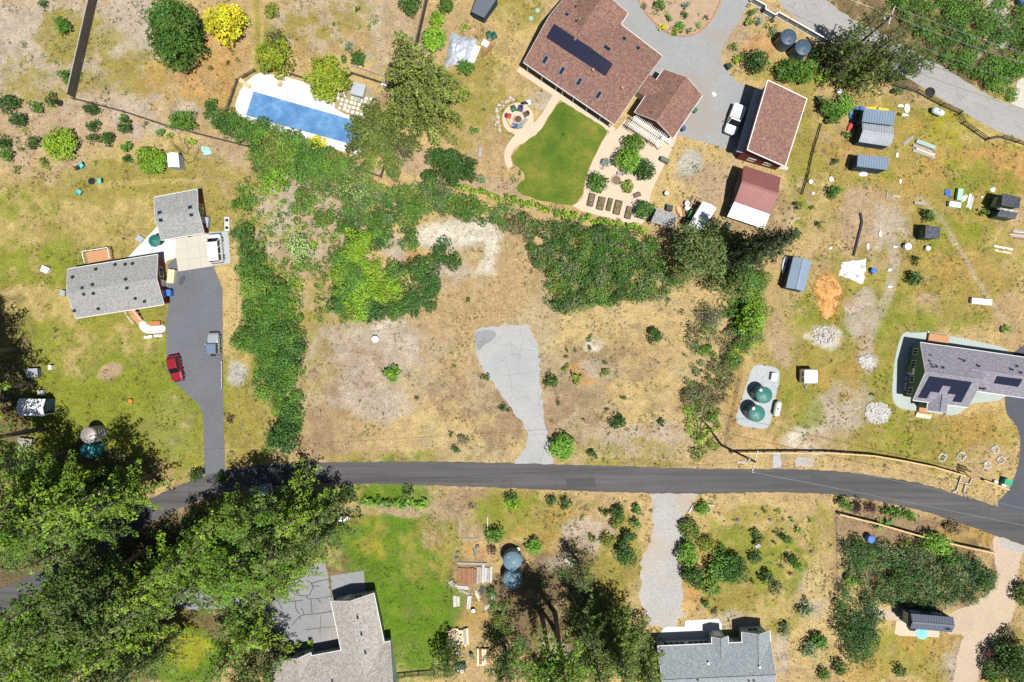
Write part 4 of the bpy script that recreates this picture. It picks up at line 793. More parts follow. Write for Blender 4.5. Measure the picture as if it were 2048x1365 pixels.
# ------------------------------------------------------------------ vehicles
PAINT = {}
def paint(name, col, rough=0.3, metal=0.0):
    return M(name, col, 0.04, 0.7, rough, metal, 0.5)
def xf(root_loc, rz):
    co, si = math.cos(rz), math.sin(rz)
    return lambda x, y, z: Vector((root_loc.x + x * co - y * si, root_loc.y + x * si + y * co, root_loc.z + z))
def vehicle(name, front, rear, W, label, cat, body, kind='suv', roofcol=None, H=1.75):
    """front, rear: ground pixels of the two ends. Body lofted along its length, x forward."""
    a, b = P(*rear), P(*front); L = (b - a).length; c = (a + b) / 2; c.z = 0.03; rz = math.atan2((b - a).y, (b - a).x)
    r = thing(name, c, label, cat); T = xf(c, rz); w = W / 2
    def sec(x, zlo, zhi, hw, tuck=.9, cr=.12):
        return [T(x, -hw * .94, zlo), T(x, hw * .94, zlo), T(x, hw, zlo + (zhi - zlo) * .45), T(x, hw * tuck, zhi - cr * .3), T(x, hw * tuck * .8, zhi), T(x, -hw * tuck * .8, zhi), T(x, -hw * tuck, zhi - cr * .3), T(x, -hw, zlo + (zhi - zlo) * .45)]
    h = L / 2; hood = {'suv': 1.02, 'van': 1.12, 'truck': 1.08, 'jeep': 1.1}[kind]; belt = hood + .04
    S = [sec(-h, .4, belt * .86, w * .88), sec(-h + .12, .28, belt, w * .97), sec(-h * .5, .24, belt, w), sec(h * .2, .24, belt, w), sec(h * .45, .24, hood, w), sec(h - .35, .26, hood * .93, w * .96), sec(h - .08, .32, hood * .78, w * .86), sec(h, .4, hood * .62, w * .74)]
    if kind == 'truck':
        S[0] = sec(-h, .45, .95, w * .95); S[1] = sec(-h + .05, .35, 1.0, w); S[2] = sec(-h * .1, .24, 1.02, w); S[3] = sec(-h * .05, .24, belt, w)
    MB().loft(S).build('body', body, r, smooth=False)
    x0, x1 = {'suv': (-h + .25, h * .36), 'van': (-h + .08, h * .70), 'truck': (-h * .02, h * .46), 'jeep': (-h + .1, h * .08)}[kind]
    rk0, rk1 = {'suv': (.35, .75), 'van': (.12, .75), 'truck': (.2, .7), 'jeep': (.08, .22)}[kind]
    wt = w * {'suv': .74, 'van': .8, 'truck': .76, 'jeep': .84}[kind]; zb, zt = belt - .05, H
    def cab(inset, zt_, zb_=zb, e=0.0):
        lo = [T(x0 - e, -w * .88 - e, zb_), T(x1 + e, -w * .88 - e, zb_), T(x1 + e, w * .88 + e, zb_), T(x0 - e, w * .88 + e, zb_)]
        hi = [T(x0 + rk0 - e, -wt - e, zt_), T(x1 - rk1 + e, -wt - e, zt_), T(x1 - rk1 + e, wt + e, zt_), T(x0 + rk0 - e, wt + e, zt_)]
        return lo, hi
    lo, hi = cab(0, zt - .06); MB().hexa(lo, hi).build('cabin', body if kind != 'jeep' else BLACK, r)
    xr0, xr1 = x0 + rk0 - .06, x1 - rk1 + .06
    q = [T(xr0, -wt, zt - .06), T(xr1, -wt, zt - .06), T(xr1, wt, zt - .06), T(xr0, wt, zt - .06)]
    q2 = [T(xr0 + .08, -wt * .9, zt), T(xr1 - .08, -wt * .9, zt), T(xr1 - .08, wt * .9, zt), T(xr0 + .08, wt * .9, zt)]
    rf = MB().hexa(q, q2).build('car_roof', roofcol or body, r)
    def pane(p, nm):      # glass slightly proud of the cabin face
        ctr = sum(p, Vector()) / 4; n = (p[1] - p[0]).cross(p[3] - p[0]).normalized()
        if n.dot(ctr - T((x0 + x1) / 2, 0, (zb + zt) / 2)) < 0: n = -n; p = p[::-1]
        p = [ctr + (k - ctr) * .9 + n * .012 for k in p]
        MB().hexa([k - n * .03 for k in p], p).build(nm, CARGLASS, r)
    pane([lo[1], lo[2], hi[2], hi[1]], 'windshield'); pane([lo[0], lo[3], hi[3], hi[0]], 'rear_window')
    for s in ((0, 1), (3, 2)):
        A, B, C, D = lo[s[0]], lo[s[1]], hi[s[1]], hi[s[0]]; k = 3 if kind in ('van', 'suv') else 2
        for i in range(k):
            t0, t1 = (i + .04) / k, (i + .96) / k
            pane([A.lerp(B, t0), A.lerp(B, t1), D.lerp(C, t1), D.lerp(C, t0)], 'side_window')
    for sx in (-1, 1):
        for sy in (-1, 1):
            x = h * .62 * sx; y = w * .93 * sy; wh = MB().cyl(T(x, y - .11, .35), T(x, y + .11, .35), .35, .35, 16).build('wheel', RUBBER, r)
            MB().cyl(T(x, y + sy * .1, .35), T(x, y + sy * .125, .35), .2, .18, 12).build('rim', CHROME, wh)
    for sy in (-1, 1):
        m_ = T(x1 - .25, sy * (w + .1), belt + .08); mb = MB(); mb.obox(m_, T(1, 0, 0) - T(0, 0, 0), T(0, 1, 0) - T(0, 0, 0), Vector((0, 0, 1)), .14, .24, .16); mb.build('mirror', body if kind != 'truck' else BLACK, r)
        mb = MB(); mb.obox(T(h - .1, sy * w * .66, .66), T(1, 0, 0) - T(0, 0, 0), T(0, 1, 0) - T(0, 0, 0), Vector((0, 0, 1)), .2, .3, .14); mb.build('headlight', CHROME, r)
        mb = MB(); mb.obox(T(-h + .04, sy * w * .76, .75), T(1, 0, 0) - T(0, 0, 0), T(0, 1, 0) - T(0, 0, 0), Vector((0, 0, 1)), .1, .2, .2); mb.build('tail_light', M('tail_red', (.3, .02, .02)), r)
    mb = MB(); mb.obox(T(h + .02, 0, .36), T(1, 0, 0) - T(0, 0, 0), T(0, 1, 0) - T(0, 0, 0), Vector((0, 0, 1)), .16, W * .85, .22); mb.build('bumper', BLACK, r)
    mb = MB(); mb.obox(T(-h - .02, 0, .4), T(1, 0, 0) - T(0, 0, 0), T(0, 1, 0) - T(0, 0, 0), Vector((0, 0, 1)), .12, W * .85, .2); mb.build('bumper', BLACK, r)
    if kind == 'truck':
        f = lambda x, y, z: T(x, y, z)
        mb = MB()
        for (xa, xb, ya, yb) in ((-h + .05, -h * .05, w * .86, w * .96), (-h + .05, -h * .05, -w * .96, -w * .86), (-h, -h + .12, -w * .96, w * .96)):
            mb.hexa([f(xa, ya, .95), f(xb, ya, .95), f(xb, yb, .95), f(xa, yb, .95)], [f(xa, ya, 1.35), f(xb, ya, 1.35), f(xb, yb, 1.35), f(xa, yb, 1.35)])
        mb.build('bed_wall', body, r)
        xa, xb = -h + .18, -h * .08
        MB().hexa([f(xa, -w * .85, 1.3), f(xb, -w * .85, 1.3), f(xb, w * .85, 1.3), f(xa, w * .85, 1.3)], [f(xa, -w * .85, 1.36), f(xb, -w * .85, 1.36), f(xb, w * .85, 1.36), f(xa, w * .85, 1.36)]).build('bed_cover', WHITE2, r)
    if kind == 'jeep':
        p0, p1 = T(-h - .02, 0, .95), T(-h - .26, 0, .95); MB().cyl(p0, p1, .38, .38, 16).build('spare_wheel', RUBBER, r)
    for ch in r.children:
        if ch.name.split('.')[0] in ('body', 'cabin', 'car_roof'):
            bv = ch.modifiers.new('bevel', 'BEVEL'); bv.width = .06; bv.segments = 3; bv.limit_method = 'ANGLE'; bv.angle_limit = .35; bv.harden_normals = False
    for k in (-.12, .3):      # door gaps
        for sy in (-1, 1):
            mb = MB(); mb.obox(T(h * k, sy * (w - .005), .62), T(1, 0, 0) - T(0, 0, 0), Vector((0, 0, 1)), (T(0, 1, 0) - T(0, 0, 0)) * sy, .025, .6, .012); mb.build('door_gap', BLACK, r)
    return r
vehicle('pickup_truck', (1455, 271), (1476, 216), 2.0, 'white pickup truck parked beside the tall workshop', 'truck', paint('white_car_paint', (.78, .78, .78)), 'truck', H=1.85)
vehicle('passenger_van', (433, 470), (438, 527), 2.0, 'white passenger van on the pad beside the square garage', 'van', MATS['white_car_paint'], 'van', H=2.05)
vehicle('jeep', (431, 666), (432, 709), 1.8, 'silver off-road car with blue soft top on the left driveway', 'car', paint('silver_paint', (.45, .48, .50), .3, .4), 'jeep', M('blue_soft_top', (.12, .17, .25), .1), 1.8)
vehicle('red_car', (361, 762), (350, 711), 1.85, 'dark red sport utility car at the left edge of the driveway', 'car', paint('red_paint', (.24, .01, .022)), 'suv', H=1.7)
vehicle('parked_car', (503, 987), (549, 975), 1.85, 'pale blue car in deep tree shade on the road', 'car', paint('pale_blue_paint', (.40, .47, .56), .3, .1), 'suv', H=1.6)
# little white camper trailer
c = P(1610, 752); tr = thing('camper_trailer', c, 'small white camper trailer standing alone on the dry grass', 'trailer'); T = xf(c, 0)
MB().loft([[T(x, y * k, z) for y, z in ((-1.05, .35), (1.05, .35), (1.1, 1.0), (1.02, 2.0), (.85, 2.15), (-.85, 2.15), (-1.02, 2.0), (-1.1, 1.0))] for x, k in ((-.98, .9), (-.9, 1), (.9, 1), (.98, .9))]).build('shell', WHITE2, tr)
for y in (-.55, .35):
    MB().box((c.x - 1.02, c.y + y, 1.25), (.06, .5, .45)).build('window', CARGLASS, tr)
for s in (-1, 1): MB().cyl(T(s * .92, -.1, .33), T(s * .76, -.1, .33), .32, .32, 14).build('wheel', RUBBER, tr)
mb = MB(); mb.tube([T(-.4, -1.0, .42), T(0, -1.9, .42)], .05); mb.tube([T(.4, -1.0, .42), T(0, -1.9, .42)], .05); mb.cyl(T(0, -1.85, 0), T(0, -1.85, .42), .05); mb.build('drawbar', STEEL, tr)

# ------------------------------------------------------------------ tanks
def tank(px, py, r, h, label, mat, group=None, ribs_=8, lids=((.55, .3),), dome=.35):
    c = P(px, py); c.z = .03; t = thing('water_tank', c, label, 'tank', group)
    MB().lathe([(r, 0), (r, h * .33), (r * 1.015, h * .34), (r, h * .35), (r, h * .66), (r * 1.015, h * .67), (r, h * .68), (r, h), (r * .96, h + dome * .18), (r * .7, h + dome * .55), (r * .35, h + dome * .85), (.12, h + dome)], c, 32).build('shell', mat, t, smooth=False)
    for i in range(ribs_):
        a = 2 * math.pi * (i + .3) / ribs_; d = Vector((math.cos(a), math.sin(a), 0))
        p = c + d * r * .42 + Vector((0, 0, h + dome * .82)); q = c + d * r * .93 + Vector((0, 0, h + dome * .27)); mb = MB(); line_box(mb, p, q, .1, .05); mb.build('rib', mat, t)
    for i, (k, s) in enumerate(lids):
        a = 2.2 + i * 2.6; p = c + Vector((math.cos(a), math.sin(a), 0)) * r * k; p.z = h + dome * (1 - k * .8)
        MB().cyl(p - Vector((0, 0, .12)), p + Vector((0, 0, .12)), s, s * .95, 14).build('lid', WHITE2 if i == 0 and lids[0][0] > .6 else mat, t)
    mb = MB(); p = c + Vector((-r - .06, .1, 0)); mb.tube([p, p + Vector((0, 0, h * .8))], .05); mb.build('pipe', WHITE2, t)
    return t
TG = M('tank_green', (.035, .16, .135), .1, .8, .45); TB = M('tank_blue_black', (.05, .085, .125), .12, .8, .5); TSL = M('tank_slate', (.13, .21, .26), .12, .8, .45)
tank(1516, 788, 1.24, 2.5, 'upper dark green water tank on the pale gravel pad', TG, lids=((.75, .22), (.5, .25)))
tank(1502, 824, 1.24, 2.5, 'lower dark green water tank on the pale gravel pad', TG, lids=((.75, .22), (.5, .25)))
tank(1564, 89, 1.22, 2.5, 'left one of the two blue-black tanks below the white fence', TB, ribs_=4, lids=((.5, .3), (.55, .22)))
tank(1592, 109, 1.22, 2.5, 'right one of the two blue-black tanks, partly in tree shade', TB, ribs_=4, lids=((.5, .3), (.55, .22)))
tank(1025, 1113, 1.45, 2.2, 'upper slate-blue water tank beside the lumber yard', TSL, ribs_=0, lids=((.6, .2),), dome=.7)
tank(1025, 1150, 1.45, 2.2, 'lower slate-blue water tank, dappled by tree shade', TSL, ribs_=0, lids=((.6, .2),), dome=.7)
RUST = M('rusty_galvanised', (.36, .32, .30), .3, .6, .5, .4)
c = P(200, 866); c.z = 0; t = thing('steel_tank', c, 'tall round galvanised tank with rusty lid near the left shed', 'tank')
MB().lathe([(1.18, 0), (1.18, 2.9), (1.12, 3.0), (.5, 3.15), (.1, 3.2)], c, 28).build('shell', RUST, t)
for z in (.7, 1.4, 2.1, 2.8): MB().lathe([(1.18, z - .03), (1.215, z), (1.18, z + .03)], c, 28).build('hoop', STEEL, t)
TARPT = M('teal_tarp', (.03, .21, .22), .2, 1.5, .4)
c = P(193, 898); c.z = 0; mb = MB(); secs = []
for z, r in ((0, 1.3), (.8, 1.25), (1.6, 1.18), (2.2, 1.12), (2.45, .9), (2.55, .45)):
    secs.append([(c.x + r * (1 + .07 * math.sin(5 * a + z * 3) + .04 * math.sin(11 * a)) * math.cos(a), c.y + r * (1 + .07 * math.sin(5 * a + z * 3) + .04 * math.sin(11 * a)) * math.sin(a), z + .06 * math.sin(7 * a)) for a in [2 * math.pi * i / 28 for i in range(28)]])
secs[0] = [(x, y, 0) for x, y, _ in secs[0]]
single(mb.loft(secs), 'tarped_tank', TARPT, c, 'round tank wrapped in teal tarpaulin below the rusty steel tank', 'tank')
def propane(px, py, L, r, ang, label, mat=None):
    c = P(px, py); t = thing('propane_tank', c, label, 'tank'); d = Vector((math.cos(ang), math.sin(ang), 0)); z = Vector((0, 0, r + .2)); v = Vector((0, 0, 1))
    mb = MB(); s = []
    n = 16; sd_ = Vector((-d.y, d.x, 0))
    for x, k in ((-L / 2, .25), (-L / 2 + r * .3, .75), (-L / 2 + r * .8, 1), (L / 2 - r * .8, 1), (L / 2 - r * .3, .75), (L / 2, .25)):
        s.append([c + z + d * x + (sd_ * math.cos(2 * math.pi * i / n) + v * math.sin(2 * math.pi * i / n)) * r * k for i in range(n)])
    mb.loft(s).build('shell', mat or WHITE2, t, smooth=False)
    p = c + z + v * (r - .02); MB().cyl(p, p + v * .16, .14, .14, 12).build('valve_dome', STEEL, t)
    for k in (-.3, .3):
        mb = MB(); mb.obox(c + d * L * k, d, sd_, v, .12, r * 1.4, .3); mb.build('foot', STEEL, t)
propane(1551, 817, 2.4, .5, math.radians(78), 'cream propane tank at the edge of the green tank pad', M('cream_enamel', (.62, .66, .55), .05))
propane(689, 1036, 1.9, .42, .05, 'white propane tank at the top left corner of the bright lawn')
propane(1675, 143, 1.9, .42, math.radians(70), 'white propane tank beneath the shady trees near the lane')
propane(1870, 227, 2.0, .5, math.radians(-25), 'pale propane tank lying near the dark rail fence', M('pale_teal_enamel', (.5, .6, .58), .05))

# ------------------------------------------------------------------ fences
def polyline(px, step):
    pts = [P(*q) for q in px]; out = []
    for a, b in zip(pts, pts[1:]):
        k = max(1, round((b - a).length / step))
        for i in range(k): out.append(a.lerp(b, i / k))
    return out + [pts[-1]]
def rail_fence(px, h, label, mat, rails=(.35, .75, 1.1), step=2.4, postw=.12, railw=.06, railh=.12, topmat=None, cap=False, group=None):
    pts = polyline(px, step); f = thing('rail_fence', pts[len(pts) // 2], label, 'fence', group)
    for p in pts: MB().box((p.x, p.y, 0), (postw, postw, h), rnd.uniform(0, .3)).build('post', mat, f)
    for a, b in zip(pts, pts[1:]):
        for k, z in enumerate(rails):
            mb = MB(); n = (b - a).normalized(); line_box(mb, a + Vector((0, 0, z)), b + Vector((0, 0, z)), railw if not (cap and k == len(rails) - 1) else .2, railh if not (cap and k == len(rails) - 1) else .05)
            mb.build('rail', topmat if (topmat and k == len(rails) - 1) else mat, f)
    return f
def board_fence(px, h, label, mat, step=2.4, capmat=None):
    pts = polyline(px, step); f = thing('board_fence', pts[len(pts) // 2], label, 'fence')
    for p in pts: MB().box((p.x, p.y, 0), (.13, .13, h + .05)).build('post', mat, f)
    for a, b in zip(pts, pts[1:]):
        d = b - a; u = d.normalized(); n = Vector((-u.y, u.x, 0)); k = max(2, int(d.length / .2)); mb = MB()
        for i in range(k):
            p = a + d * ((i + .5) / k); mb.obox(p + Vector((0, 0, h / 2)) + n * (.05 + rnd.uniform(0, .012)), u, Vector((0, 0, 1)), n, d.length / k * .94, h * rnd.uniform(.97, 1.0), .025)
        mb.build('board_panel', mat, f)
        mb = MB(); line_box(mb, a + Vector((0, 0, h + .03)), b + Vector((0, 0, h + .03)), .16, .05); mb.build('cap_rail', capmat or mat, f)
    return f
board_fence([(200, -25), (150, 196)], 2.0, 'tall dark board fence running down from the top edge at left', DKWOOD, capmat=GREYWOOD)
rail_fence([(150, 200), (250, 226), (335, 254), (480, 291), (560, 312)], 1.1, 'low dark fence crossing below the left orchard weeds', DKWOOD, rails=(.3, .6, .9, 1.05))
board_fence([(684, 330), (764, 357), (777, 318)], 1.3, 'dark fence corner below the pool under the big tree', DKWOOD)
board_fence([(860, -20), (833, 98)], 1.5, 'dark board fence dropping from the top edge beside the green shrubs', DKWOOD)
rail_fence([(456, 226), (477, 164), (512, 144)], 1.3, 'dark rail fence at the left end of the pool deck', DKWOOD, step=1.7)
rail_fence([(580, 150), (610, 160)], 1.3, 'short dark rail fence between the two olive trees above the pool', DKWOOD, step=1.7)
rail_fence([(695, 158), (706, 150), (775, 172)], 1.3, 'dark rail fence behind the hot tub', DKWOOD, step=1.7)
rail_fence([(706, 133), (772, 154)], .5, 'low grey sleeper edging above the hot tub fence', GREYWOOD, rails=(.22, .4), step=1.6, railw=.14)
rail_fence([(1785, 173), (1830, 185), (1880, 212), (1916, 228)], 1.3, 'upper left run of the dark ranch rail fence along the lane', DKWOOD, rails=(.4, .8, 1.2), step=2.2)
rail_fence([(1912, 232), (1922, 248), (1970, 282)], 1.3, 'middle run of the dark ranch rail fence beyond its bend', DKWOOD, rails=(.4, .8, 1.2), step=2.2)
rail_fence([(1970, 282), (1998, 276), (2060, 295)], 1.3, 'right end run of the dark ranch rail fence at the picture edge', DKWOOD, rails=(.4, .8, 1.2), step=2.2)
rail_fence([(1460, 905), (1560, 904), (1650, 904), (1740, 910), (1800, 920), (1860, 932), (1922, 950)], 1.2, 'long fence with fresh tan top rail along the road verge', DKWOOD, rails=(.35, .7, 1.2), step=2.4, topmat=TANWOOD, cap=True)
rail_fence([(1958, 958), (2008, 977)], 1.2, 'short tan-topped fence between the arbour and the dark drive', DKWOOD, rails=(.35, .7, 1.2), step=2.0, topmat=TANWOOD, cap=True)
rail_fence([(1673, 1026), (1750, 1045), (1840, 1071), (1920, 1090), (1982, 1103)], 1.2, 'tan-topped fence across the bare brown soil at lower right', DKWOOD, rails=(.35, .7, 1.2), step=2.4, topmat=TANWOOD, cap=True)
rail_fence([(1674, 1036), (1676, 1168)], .9, 'thin grey wire fence dropping beside the dense lower right thicket', GREYWOOD, rails=(.3, .8), step=2.6, postw=.08, railw=.025, railh=.03)
rail_fence([(782, 1351), (838, 1345), (870, 1343)], 1.2, 'dark timber rail fence at the bottom end of the bright lawn', DKWOOD, step=2.2)
rail_fence([(446, 724), (446.5, 776)], .7, 'pale parking rail with four short posts by the driveway', CREAM, rails=(.5,), step=1.3)
rail_fence([(476, 545), (474, 640)], .7, 'faint wire fence line in the straw strip right of the driveway', GREYWOOD, rails=(.5,), step=2.5, postw=.06, railw=.025, railh=.03)
rail_fence([(475, 780), (486, 850), (510, 890)], .7, 'faint wire fence line below the pale gravel patch', GREYWOOD, rails=(.5,), step=2.5, postw=.06, railw=.025, railh=.03)
rail_fence([(1640, 250), (1622, 310), (1614, 350), (1602, 390)], .8, 'sagging dark mesh fence between the workshop and the sheds', BLACK, rails=(.2, .35, .5, .65), step=2.0, postw=.07, railw=.03, railh=.08)
rail_fence([(1478, 760), (1456, 860), (1450, 890)], .8, 'thin dark boundary wire left of the green tank pad', DKWOOD, rails=(.3, .7), step=2.2, postw=.07, railw=.03, railh=.03)
# white framed fence with grey panels beside the lane
wf = thing('panel_fence', P(1600, 62), 'stepped white fence with grey panels along the upper lane', 'fence')
PN = M('grey_fence_panel', (.33, .35, .35), .1)
for seg in ([(1500, 6), (1526, 20)], [(1526, 20), (1524, 27)], [(1524, 27), (1545, 39)], [(1545, 39), (1550, 33)], [(1550, 33), (1671, 101)]):
    pts = polyline(seg, 1.9)
    for p in pts: MB().box((p.x, p.y, 0), (.1, .1, 1.45)).build('post', WHITE, wf)
    for a, b in zip(pts, pts[1:]):
        u = b - a; n = Vector((-u.y, u.x, 0)).normalized()
        MB().obox(a.lerp(b, .5) + Vector((0, 0, .72)) - n * .015, u, Vector((0, 0, 1)), n, u.length * .95, 1.1, .03).build('panel', PN, wf)
        for z in (.1, 1.38): mb = MB(); line_box(mb, a + Vector((0, 0, z)), b + Vector((0, 0, z)), .16, .13); mb.build('rail', WHITE, wf)
# garden gate arbour with white kerb walls
ab = thing('gate_arbour', P(1949, 955), 'tan slatted arbour over the gate in the roadside fence', 'arbour')
a, b, d = P(1942, 941, 2.4), P(1961, 948, 2.4), P(1939, 955, 2.4); u, v = b - a, d - a
for i in range(9): mb = MB(); s = a + u * (i + .5) / 9 + Vector((0, 0, .1)); line_box(mb, s, s + v, .07, .1); mb.build('slat', TANWOOD, ab)
for k in (.15, .85):
    mb = MB(); line_box(mb, a + v * k, a + v * k + u, .1, .14); mb.build('beam', TANWOOD, ab)
    for t in (.05, .95): p = a + v * k + u * t; MB().box((p.x, p.y, 0), (.1, .1, 2.32)).build('post', TANWOOD, ab)
kw = thing('entry_kerb', P(1922, 968), 'white low kerb walls framing the steps below the gate arbour', 'wall')
for ln in ([(1922, 948), (1917, 963), (1911, 981), (1903, 984)], [(1917, 963), (1937, 968), (1942, 956)], [(1930, 967), (1925, 984), (1929, 993)]):
    pts = [P(*q) for q in ln]
    for p, q in zip(pts, pts[1:]): mb = MB(); line_box(mb, p + Vector((0, 0, .15)), q + Vector((0, 0, .15)), .12, .3); mb.build('kerb', STONE2, kw)
# ------------------------------------------------------------------ utility poles and wires
def pole(bpx, bpy_, h, label, armdir, arm=2.2, ins=3):
    b = P(bpx, bpy_); t = thing('utility_pole', b, label, 'utility pole')
    MB().cyl(b, b + Vector((0, 0, h)), .19, .13, 10).build('shaft', POLEWOOD, t)
    d = Vector((*armdir, 0)).normalized(); top = b + Vector((0, 0, h - .4)); A, B = top - d * arm / 2, top + d * arm / 2
    mb = MB(); line_box(mb, A, B, .13, .14); mb.build('crossarm', STONE2, t); out = []
    for i in range(ins):
        p = A.lerp(B, i / (ins - 1)); MB().cyl(p + Vector((0, 0, .06)), p + Vector((0, 0, .32)), .09, .06, 8).build('insulator', WHITE2, t); out.append(p + Vector((0, 0, .33)))
    n = Vector((-d.y, d.x, 0)); p = b + Vector((0, 0, h - 2.0)) + n * .32; MB().cyl(p, p + Vector((0, 0, .8)), .24, .24, 12).build('transformer', STEEL, t)
    return out
def wire(a, b, label, sag=.5, r=.028, mat=None):
    pts = [a.lerp(b, i / 14) - Vector((0, 0, sag * 4 * (i / 14) * (1 - i / 14))) for i in range(15)]
    single(MB().tube(pts, r, 5), 'power_line', mat or CHROME, a, label, 'power line')
o1 = pole(1442, 890, 15.0, 'tall utility pole leaning over the road by the tank pad', (.25, 1), 2.8)
wire(o1[2], P(2120, 1033, 13), 'upper bright power line crossing the lower right road'); wire(o1[0], P(2120, 1066, 13), 'lower bright power line crossing the lower right road')
wire(o1[1], P(-60, 1010, 14), 'thin dark power line running left above the road', 1.2, .016, BLACK)
o2 = pole(1697, 106, 12.2, 'dark utility pole rising from the trees beside the upper lane', (.35, 1), 2.4)
wire(o2[2], P(2120, 128, 11.5), 'upper bright power line over the top right scrub'); wire(o2[1], P(2120, 150, 11.5), 'middle bright power line over the top right scrub')
wire(o2[0] - Vector((0, 0, 2)), P(2120, 195, 9), 'lowest thin power line over the top right scrub', .4, .02)
wire(o2[1], P(1560, -60, 11), 'bright power line running up left from the lane pole', .3, .02)
c = P(138, 822); t = thing('light_mast', c, 'thin grey mast beside the white shed at left', 'mast')
MB().cyl(c, c + Vector((0, 0, 5.6)), .06, .05, 8).build('shaft', STEEL, t); MB().cyl(c + Vector((0, 0, 5.5)), c + Vector((0, 0, 5.75)), .14, .1, 8).build('lamp_head', STEEL, t)
# ------------------------------------------------------------------ garden furniture, stacks and yard things
def colm(name, col, **k): return M(name, col, .12, 1.2, .6, **k)
def boxy(name, px, py, size, rz, mat, label, cat, lid=None, group=None):
    c = P(px, py); t = thing(name, c, label, cat, group); x, y, z = size
    MB().box((c.x, c.y, 0.012), (x, y, z), rz).build('body', mat, t); MB().box((c.x, c.y, z + .014), (x * 1.05, y * 1.05, .06), rz).build('lid', lid or mat, t)
    return t
def chair(px, py, face, mat, label, group='chairs around the fire pit'):
    c = P(px, py); c.z = .04; t = thing('garden_chair', c, label, 'chair', group); T = xf(c, face); X = T(1, 0, 0) - c; Y = T(0, 1, 0) - c; Z = Vector((0, 0, 1))
    MB().obox(T(0, 0, .34), X, Y, Z, .62, .6, .06).build('seat', mat, t)
    bk = MB(); n = (X * .3 - Z * 0 + Z).normalized(); v = (Z * .95 - X * .32).normalized(); bk.obox(T(-.38, 0, .66), Y, v, X, .6, .7, .05); bk.build('backrest', mat, t)
    for s in (-1, 1):
        MB().obox(T(.02, s * .33, .55), X, Y, Z, .66, .11, .04).build('armrest', mat, t)
        for x in (.26, -.24): MB().box((*T(x, s * .3, 0)[:2], .04), (.06, .06, .5 if x > 0 else .36), face).build('leg', mat, t)
FPX, FPY = 1036, 239
for px, py, m, lb in ((1028, 221, colm('green_chair', (.04, .12, .07)), 'dark green chair at the top of the fire pit circle'), (1041, 221, colm('navy_chair', (.03, .05, .13)), 'navy blue chair at the top right of the fire pit circle'), (1052, 231, colm('brown_chair', (.10, .06, .05)), 'brown chair at the right of the fire pit circle'), (1018, 235, colm('red_chair', (.35, .03, .05)), 'red chair at the left of the fire pit circle'), (1029, 254, colm('blue_chair', (.04, .08, .22)), 'bright blue chair at the bottom of the fire pit circle'), (1039, 255, colm('teal_chair', (.12, .24, .24)), 'grey teal chair at the bottom right of the fire pit circle')):
    chair(px, py, math.atan2(-(FPY - py), FPX - px), m, lb)
def bench(px, py, rz, mat, label, L=1.5, cat='bench'):
    c = P(px, py); c.z = .04; t = thing('bench', c, label, cat); T = xf(c, rz)
    for y in (-.15, 0.02, .19): MB().box((*T(0, y, 0)[:2], .46), (L, .15, .05), rz).build('plank', mat, t)
    for x in (-L * .4, L * .4): MB().box((*T(x, 0.02, 0)[:2], .04), (.08, .42, .42), rz).build('leg', mat, t)
bench(1020, 247, math.radians(-62), TANWOOD, 'orange wooden bench at the lower left of the fire pit'); bench(1048, 248, math.radians(52), GREYWOOD, 'grey wooden bench at the lower right of the fire pit')
c = P(1036, 240); t = thing('fire_pit', c + Vector((0, 0, .04)), 'round stone fire pit with dark ash on the circular terrace', 'fire pit')
for i in range(14):
    a = 2 * math.pi * i / 14; MB().box((c.x + .62 * math.cos(a), c.y + .62 * math.sin(a), .04), (.2, .27, .3), a).build('stone', STONE, t)
MB().lathe([(.52, 0), (.52, .12), (.1, .2)], c + Vector((0, 0, .04)), 16).build('ash', M('ash', (.12, .06, .045), .3), t)
# low stone wall left of the fire terrace, every stone its own part
sw = thing('stone_wall', P(1000, 240), 'curved dry stone wall hugging the left of the fire terrace', 'wall')
for i in range(22):
    a = math.radians(100 + i * 5.6); rr_ = 3.15 + rnd.uniform(-.2, .45); p = P(1036, 238) + Vector((math.cos(a), math.sin(a), 0)) * rr_
    MB().blob((p.x, p.y, .16), (rnd.uniform(.22, .42), rnd.uniform(.2, .34), .2), i, 8, 5).build('stone', STONE if i % 3 else M('orange_stone', (.42, .27, .15), .3), sw)
# covered heater / folded parasol
c = P(1056, 214); t = thing('folded_parasol', c, 'folded dark parasol on white base beside the fire terrace', 'parasol')
MB().box((c.x - .1, c.y + .6, 0.01), (1.0, .7, .12), .2).build('base', WHITE, t); MB().cyl(c + Vector((0, .4, .12)), c + Vector((-.5, -.1, 2.3)), .09, .22, 10).build('canopy', BLACK, t); MB().cyl(c + Vector((0, .4, .1)), c + Vector((.03, .4, 1.0)), .04, .04, 8).build('pole', STEEL, t)
def parasol(px, py, r, h, mat, label, n=8):
    c = P(px, py); c.z = .035; t = thing('parasol', c, label, 'parasol'); z = Vector((0, 0, 1))
    rim = [c + Vector((r * math.cos(2 * math.pi * (i + .3) / n), r * math.sin(2 * math.pi * (i + .3) / n), h - .5)) for i in range(n)]; top = c + z * h
    for i in range(n): MB().add([rim[i], rim[(i + 1) % n], top, rim[i] - z * .02, rim[(i + 1) % n] - z * .02, top - z * .02], [(0, 1, 2), (5, 4, 3), (0, 3, 4, 1), (1, 4, 5, 2), (2, 5, 3, 0)]).build('canopy_panel', mat, t)
    MB().cyl(c, top, .03, .03, 8).build('pole', STEEL, t); MB().cyl(c, c + z * .12, .3, .26, 14).build('base', STEEL, t)
parasol(323, 486, .98, 2.5, colm('green_canvas', (.02, .14, .115)), 'dark green parasol on the white patio beside the garage')
parasol(1830, 1256, 1.02, 2.3, colm('cyan_canvas', (.25, .66, .64)), 'light cyan parasol below the tiny house')
